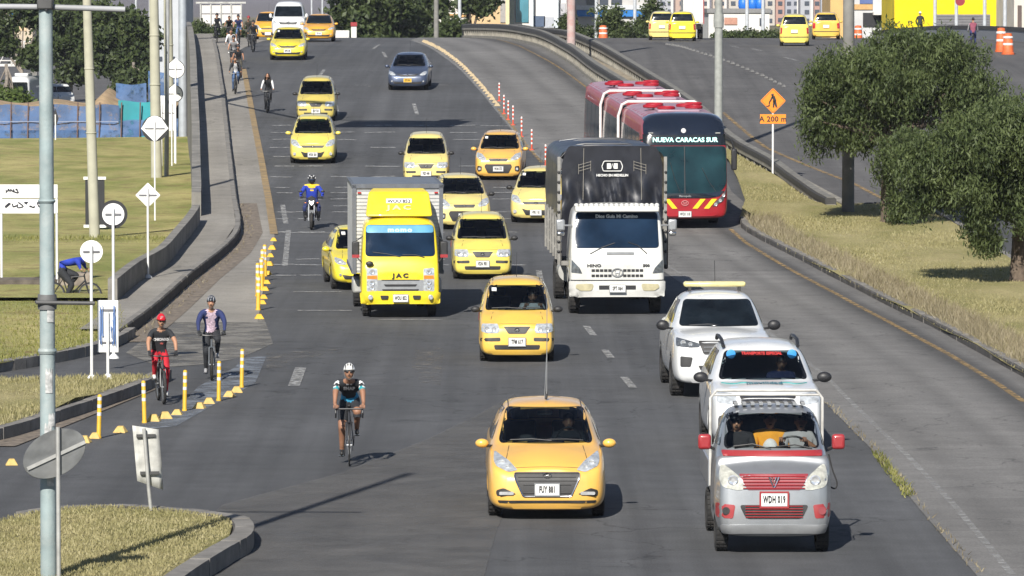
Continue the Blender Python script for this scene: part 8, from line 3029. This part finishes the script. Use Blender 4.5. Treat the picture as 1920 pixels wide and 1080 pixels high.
# railing beyond the opposite carriageway
mb = MB(); ln_ = [AT(x, y, Y) for x, y, Y in ((1640, 52, 330), (1700, 50, 318), (1800, 56, 300), (1870, 66, 285), (1930, 80, 270), (2000, 95, 262))]
rr_ = empty('guard_rail', (0, 0, 0), label='grey guard rail with dark top along the far side of the opposite carriageway', cat='guard rail')
mb = MB(); profile_run(mb, resample([Vector((p.x, p.y, 0)) for p in ln_], 2), [(.15, 0), (.15, .55), (-.15, .55), (-.15, 0)], lambda x, y: E2(y)); mb.build('wall', mat('rail_grey', (.20, .21, .23), .7, var=.15), rr_, smooth=False)
mb = MB(); profile_run(mb, resample([Vector((p.x, p.y, 0)) for p in ln_], 2), [(.18, .55), (.18, .75), (-.18, .75), (-.18, .55)], lambda x, y: E2(y)); mb.build('top_beam', DARKRAIL, rr_, smooth=False)

# barrels and wrapped cones of the road works
OB = mat('barrel_orange', (.62, .12, .03), .6, var=.25, scale=5, dirt=.3, dirtcol=(.2, .1, .06))


def barrel(px, py, Y, label, f=E2, h=1.0, r_=.3, wrap=False):
    c = AT(px, py, Y)
    b_ = empty('traffic_barrel', (c.x, Y, f(Y)), label=label, cat='traffic barrel', group='orange traffic barrels')
    MB().lathe([(r_ * 1.15, 0), (r_ * 1.15, .08), (r_, .1), (r_ * .97, h * .35), (r_ * .9, h * .4), (r_ * .88, h * .7), (r_ * .8, h * .75), (r_ * .72, h), (r_ * .2, h + .03)], n=20).build('body', OB, b_)
    for z in (.45, .78): MB().lathe([(r_ * .92, h * z), (r_ * .92, h * z + .1)], n=20).build('white_band', WHT, b_)
    return b_


barrel(1131, 66, 322, 'orange barrel with a white band beyond the guard rails', E, .95)
barrel(1609, 50, 330, 'orange barrel just right of the thick concrete pole', h=1.1)
barrel(1877, 84, 246, 'left barrel of the stack by the far right railing', h=1.15, r_=.26)
barrel(1890, 88, 243, 'right barrel of the stack by the far right railing', h=1.0, r_=.27)

# far poles at the top of the picture
GP = 'thin pale poles beyond the crest'
PP = mat('far_pole', (.42, .44, .46), .6)
for i, (px, Y, lab) in enumerate(((1118, 330, 'white pole standing behind the orange barrel'), (1400, 325, 'thin pole in front of the low white building'), (1430, 325, 'thin pole right of the blue tanks'),
                                  (1752, 330, 'thin grey pole left of the roller door'), (1792, 318, 'white thick pole in front of the roller door'), (1845, 318, 'grey pole near the right end of the roller door'),
                                  (1883, 300, 'brown pole near the right edge of the yellow building'), (256, 420, 'far lamp post left of the cream pole'), (585, 520, 'far lamp post above the white minibus'),
                                  (634, 470, 'far white lamp post right of the amber taxi'), (648, 480, 'second far white lamp post right of the amber taxi'), (605, 560, 'thin far mast above the amber taxi'), (1190, 345, 'pale pole in front of the blue band'),
                                  (1307, 420, 'thin far pole left of the grey lamp post'), (862, 330, 'dark thin pole at the start of the guard rail'))):
    pole('lamp_post', ((px - 960) / PXM(Y), Y, 0), 16, .13 if Y < 400 else .10, .09, PP, lab, group=GP, foot=False)
sg = empty('round_sign', ((1799 - 960) / PXM(317), 317, 5), label='dark red round sign on the thick white pole by the yellow building', cat='road sign')
MB().lathe([(.3, -.02), (.3, .02)], (0, 0, AT(0, 2, 317).z - 5), axis='Y', n=24).build('plate', mat('dark_red', (.25, .02, .03), .6), sg)

# white panelled frame above the riders at the crest
gr = empty('panel_frame', ((415 - 960) / PXM(345), 345, 0), label='white panelled frame standing behind the riders on the crest', cat='structure')
sP = PXM(345)
for px in (377, 396, 415, 434, 453):
    MB().box(((px - 415) / sP, 0, 4.4), (.09, .09, 5.6)).build('upright', GSTEEL, gr)
for i_, (a, b_) in enumerate(((378, 395), (397, 414), (416, 433), (435, 452))):
    for y0, y1 in ((9, 25), (27, 44)):
        z0, z1 = AT(0, y1, 345).z, AT(0, y0, 345).z
        MB().box((((a + b_) / 2 - 415) / sP, .08, (z0 + z1) / 2), ((b_ - a) / sP, .04, z1 - z0)).build('panel', WHB, gr)
MB().box((0, -.05, AT(0, 5, 345).z), (3.4, .12, .12)).build('top_rail', GSTEEL, gr)
tag(MB().box((0, 0, 0), (1.2, .5, .55)).build('road_barrier', WHB, bevel=.05), 'white low barrier on the crest right of the amber taxi', 'barrier').location = ((637 - 960) / PXM(306), 306, 5.25)
bt = empty('booth', ((664 - 960) / PXM(318), 318, 4.6), label='small white booth with a red board on the crest', cat='booth')
MB().box((0, 0, .6), (.35, .35, 1.5)).build('body', WHB, bt, bevel=.02); MB().box((0, -.03, 1.25), (.40, .4, .25)).build('red_board', REDT, bt)
# white lorry on the opposite carriageway, seen from behind
p = U(1322, 80, E2)
tl = empty('box_lorry', (p.x, 286, E2(286)), label='white box lorry with red edges driving away, half behind the grey lamp post', cat='lorry')
MB().box((0, 1.5, 1.75), (1.15, 4.2, 1.75)).build('cargo_box', WHITEP, tl, bevel=.01)
MB().box((0, -.62, 2.66), (1.2, .06, .07)).build('red_edge', REDT, tl); MB().box((.58, -.62, 1.75), (.05, .06, 1.75)).build('red_edge', REDT, tl)
for s_ in (-1, 1): MB().box((s_ * .28, -.63, 1.75), (.52, .03, 1.62)).build('rear_door', WHB, tl)
for x_ in (-.45, .45): wheel(x_, .2, .36, .2, tl)
for x_ in (-.45, .45): wheel(x_, 2.8, .36, .2, tl)
MB().box((0, 1.5, .72), (.9, 4, .3)).build('chassis', UNDER, tl)
# roof of a car sunk behind the crest
sk = build_car('sedan', 1201, 74, WHITEP, 'pale car whose roof just shows over the crest of the opposite carriageway', '', f=E2, rear=True, group=None, cat='car', name='car', antenna=False)
sk.location = (xs(1201, 360), 360, E2(360) - .1)

# left background: truss footbridge, coach, vans, road in shade, building
Yb_ = 392
fb = empty('footbridge', ((20 - 960) / PXM(Yb_), Yb_, 0), label='white steel truss footbridge at the left edge behind the trees', cat='footbridge')
sP = PXM(Yb_)
z0, z1 = AT(0, 122, Yb_).z, AT(0, 78, Yb_).z
L0, L1 = -140 / sP, 52 / sP
MB().box(((L0 + L1) / 2, 0, z0), (L1 - L0, 1.6, .18)).build('deck', WHB, fb)
tr_ = MB()
tr_.tube([(L0, -.8, z1), (L1, -.8, z1)], .06, 6); tr_.tube([(L0, -.8, z0 + .35), (L1, -.8, z0 + .35)], .05, 6)
for k in range(9):
    x = L0 + (L1 - L0) * k / 8
    tr_.tube([(x, -.8, z0), (x, -.8, z1)], .05, 6)
    if k < 8: tr_.tube([(x, -.8, z0), (x + (L1 - L0) / 8, -.8, z1)], .035, 6)
tr_.build('truss', WHB, fb)
for x in (L0 + 1, L1 - .3): MB().box((x, 0, z0 / 2), (.5, .5, z0)).build('pier', CONCP, fb)
cb = empty('coach', ((34 - 960) / PXM(352), 352, 0), rz=R(-8), label='white coach with a dark windscreen at the left edge behind the netting', cat='coach')
cb.scale = (.68,) * 3
_, bc = make_hull('coach', [bsec(0, 1.0, .4, 2.6, .2, .96), bsec(.1, 1.2, .35, 2.95, .25, .95), bsec(.5, 1.25, .35, 3.1, .25, .95), bsec(8, 1.25, .35, 3.1, .25, .95), bsec(8.2, 1.15, .4, 2.9, .25, .95)], (), lv=2)
hull_object('coach', WHITEP, cb)
patch(bc, 'windscreen', rounded([(-1.05, 1.3), (1.05, 1.3), (1.0, 2.5), (-1.0, 2.5)], .15), GLASS, cb, off=.02, step=.2)
patch(bc, 'headlight', [(.7, .75), (1.0, .8), (1.0, .6), (.7, .6)], LENS, cb, mirror=True)
for x_ in (-1.0, 1.0): wheel(x_, 1.6, .45, .28, cb); wheel(x_, 6.4, .45, .28, cb)
MB().box((0, 2.5, 3.25), (1.4, 2, .3)).build('roof_unit', WHITEP, cb, bevel=.08)
for px, lab in ((112, 'pale van partly hidden behind the pale blue pole'), (122, 'second pale van beside the trunks of the park trees')):
    p_ = ((px - 960) / PXM(358), 358, .0)
    v_ = empty('van', p_, rz=R(25), label=lab, cat='van', group='pale vans under the park trees'); v_.scale = (.7,) * 3
    hull_object('van', WHITEL if px == 112 else WHITEP, v_)
    patch(HULLS['van'][1], 'windscreen', rounded([(-.76, 1.30), (.76, 1.30), (.68, 1.86), (-.68, 1.86)], .07), GLASS, v_, off=.014, step=.1)
    patch(HULLS['van'][1], 'headlight', [(.80, 1.12), (.82, .86), (.66, .84), (.56, .90)], LENS, v_, rnd=.04, mirror=True)
    for x_ in (-.78, .78): wheel(x_, 0, .33, .2, v_); wheel(x_, 2.6, .33, .2, v_)
r, _ = bld('hill_houses', 10, 62, 22, 900, (.50, .42, .32), 'cream and white block with a blue window far behind the park trees')
onb(r, 18, 28, 18, 32, mat('signal_blue', (.01, .15, .45), .5), 'blue_window'); onb(r, 15, 22, 40, 60, WHB, 'white_bay'); onb(r, 32, 50, 26, 58, mat('cream_face', (.58, .44, .28), .8), 'cream_face')
r, _ = bld('low_shed', 280, 345, 7.8, 460, (.44, .46, .48), 'pale grey shed seen between the cream poles')
for k in range(3): onb(r, 296 + 12 * k, 304 + 12 * k, 106, 114, WIN, 'window')
# earth bank behind the netting
V = []
n = 40
for k in range(n + 1):
    px = -60 + 400 * k / n
    x = (px - 960) / PXM(300)
    hgt = 1.35 + .12 * math.sin(k * .5) + .75 * math.exp(-((px - 200) / 17) ** 2)
    V += [(x, 290, -.1), (x, 296, hgt * .8), (x, 302, hgt), (x, 312, -.1)]
mb = MB(); mb.add(V, [(4 * k + j, 4 * k + 4 + j, 4 * k + 5 + j, 4 * k + 1 + j) for k in range(n) for j in range(3)])
o = mb.build('earth_bank', mat('bare_earth', (.34, .24, .14), .95, var=.35, scale=1.2, bump=.8, bscale=3, dirt=.5, dirtcol=(.2, .17, .08)))
o['kind'] = 'structure'

# mountains
def ridge(name, Y, h, seed, col, x0=-1600, x1=1600):
    V, F = [], []
    nx, ny = 90, 10
    for j in range(ny + 1):
        for i in range(nx + 1):
            x = x0 + (x1 - x0) * i / nx
            t = j / ny
            q = 0
            for o_ in range(5):
                q += math.sin(x * .0021 * 2 ** o_ + seed * (o_ + 1) * 1.7 + t * 2.2 * o_) / 1.8 ** o_
            V.append((x, Y + t * 1400 + 60 * math.sin(x * .01 + j), -6 + h * (1 + .28 * q) * math.sin(t * math.pi * .5) ** .8 + 7 * math.sin(x * .05 + j * 2) * t))
    for j in range(ny):
        for i in range(nx):
            a = j * (nx + 1) + i; F.append((a, a + 1, a + nx + 2, a + nx + 1))
    mb = MB(); mb.add(V, F)
    o = mb.build(name, mat(name + '_hazed_cover', col, .95, var=.35, scale=.004, dirt=.7, dirtcol=(.12, .10, .07)))  # slope colour has the purple-grey of distance haze mixed in
    o['kind'] = 'structure'
    return o


ridge('mountains', 4200, 420, 1.3, (.13, .12, .13))
ridge('mountains', 2900, 120, 2.9, (.12, .115, .12), -1600, -100)

# ------------------------------------------------------------------ haze
hz = bpy.data.materials.new('haze'); hz.use_nodes = True
t = hz.node_tree; t.nodes.clear()
ou = N(t, 'ShaderNodeOutputMaterial'); pv = N(t, 'ShaderNodeVolumePrincipled')
pv.inputs['Color'].default_value = (.80, .84, 1.0, 1); pv.inputs['Density'].default_value = .00008; pv.inputs['Anisotropy'].default_value = .0
t.links.new(pv.outputs[0], ou.inputs['Volume'])
o = MB().box((0, 3300, 420), (5200, 7200, 860)).build('haze', hz, smooth=False)
o['kind'] = 'stuff'
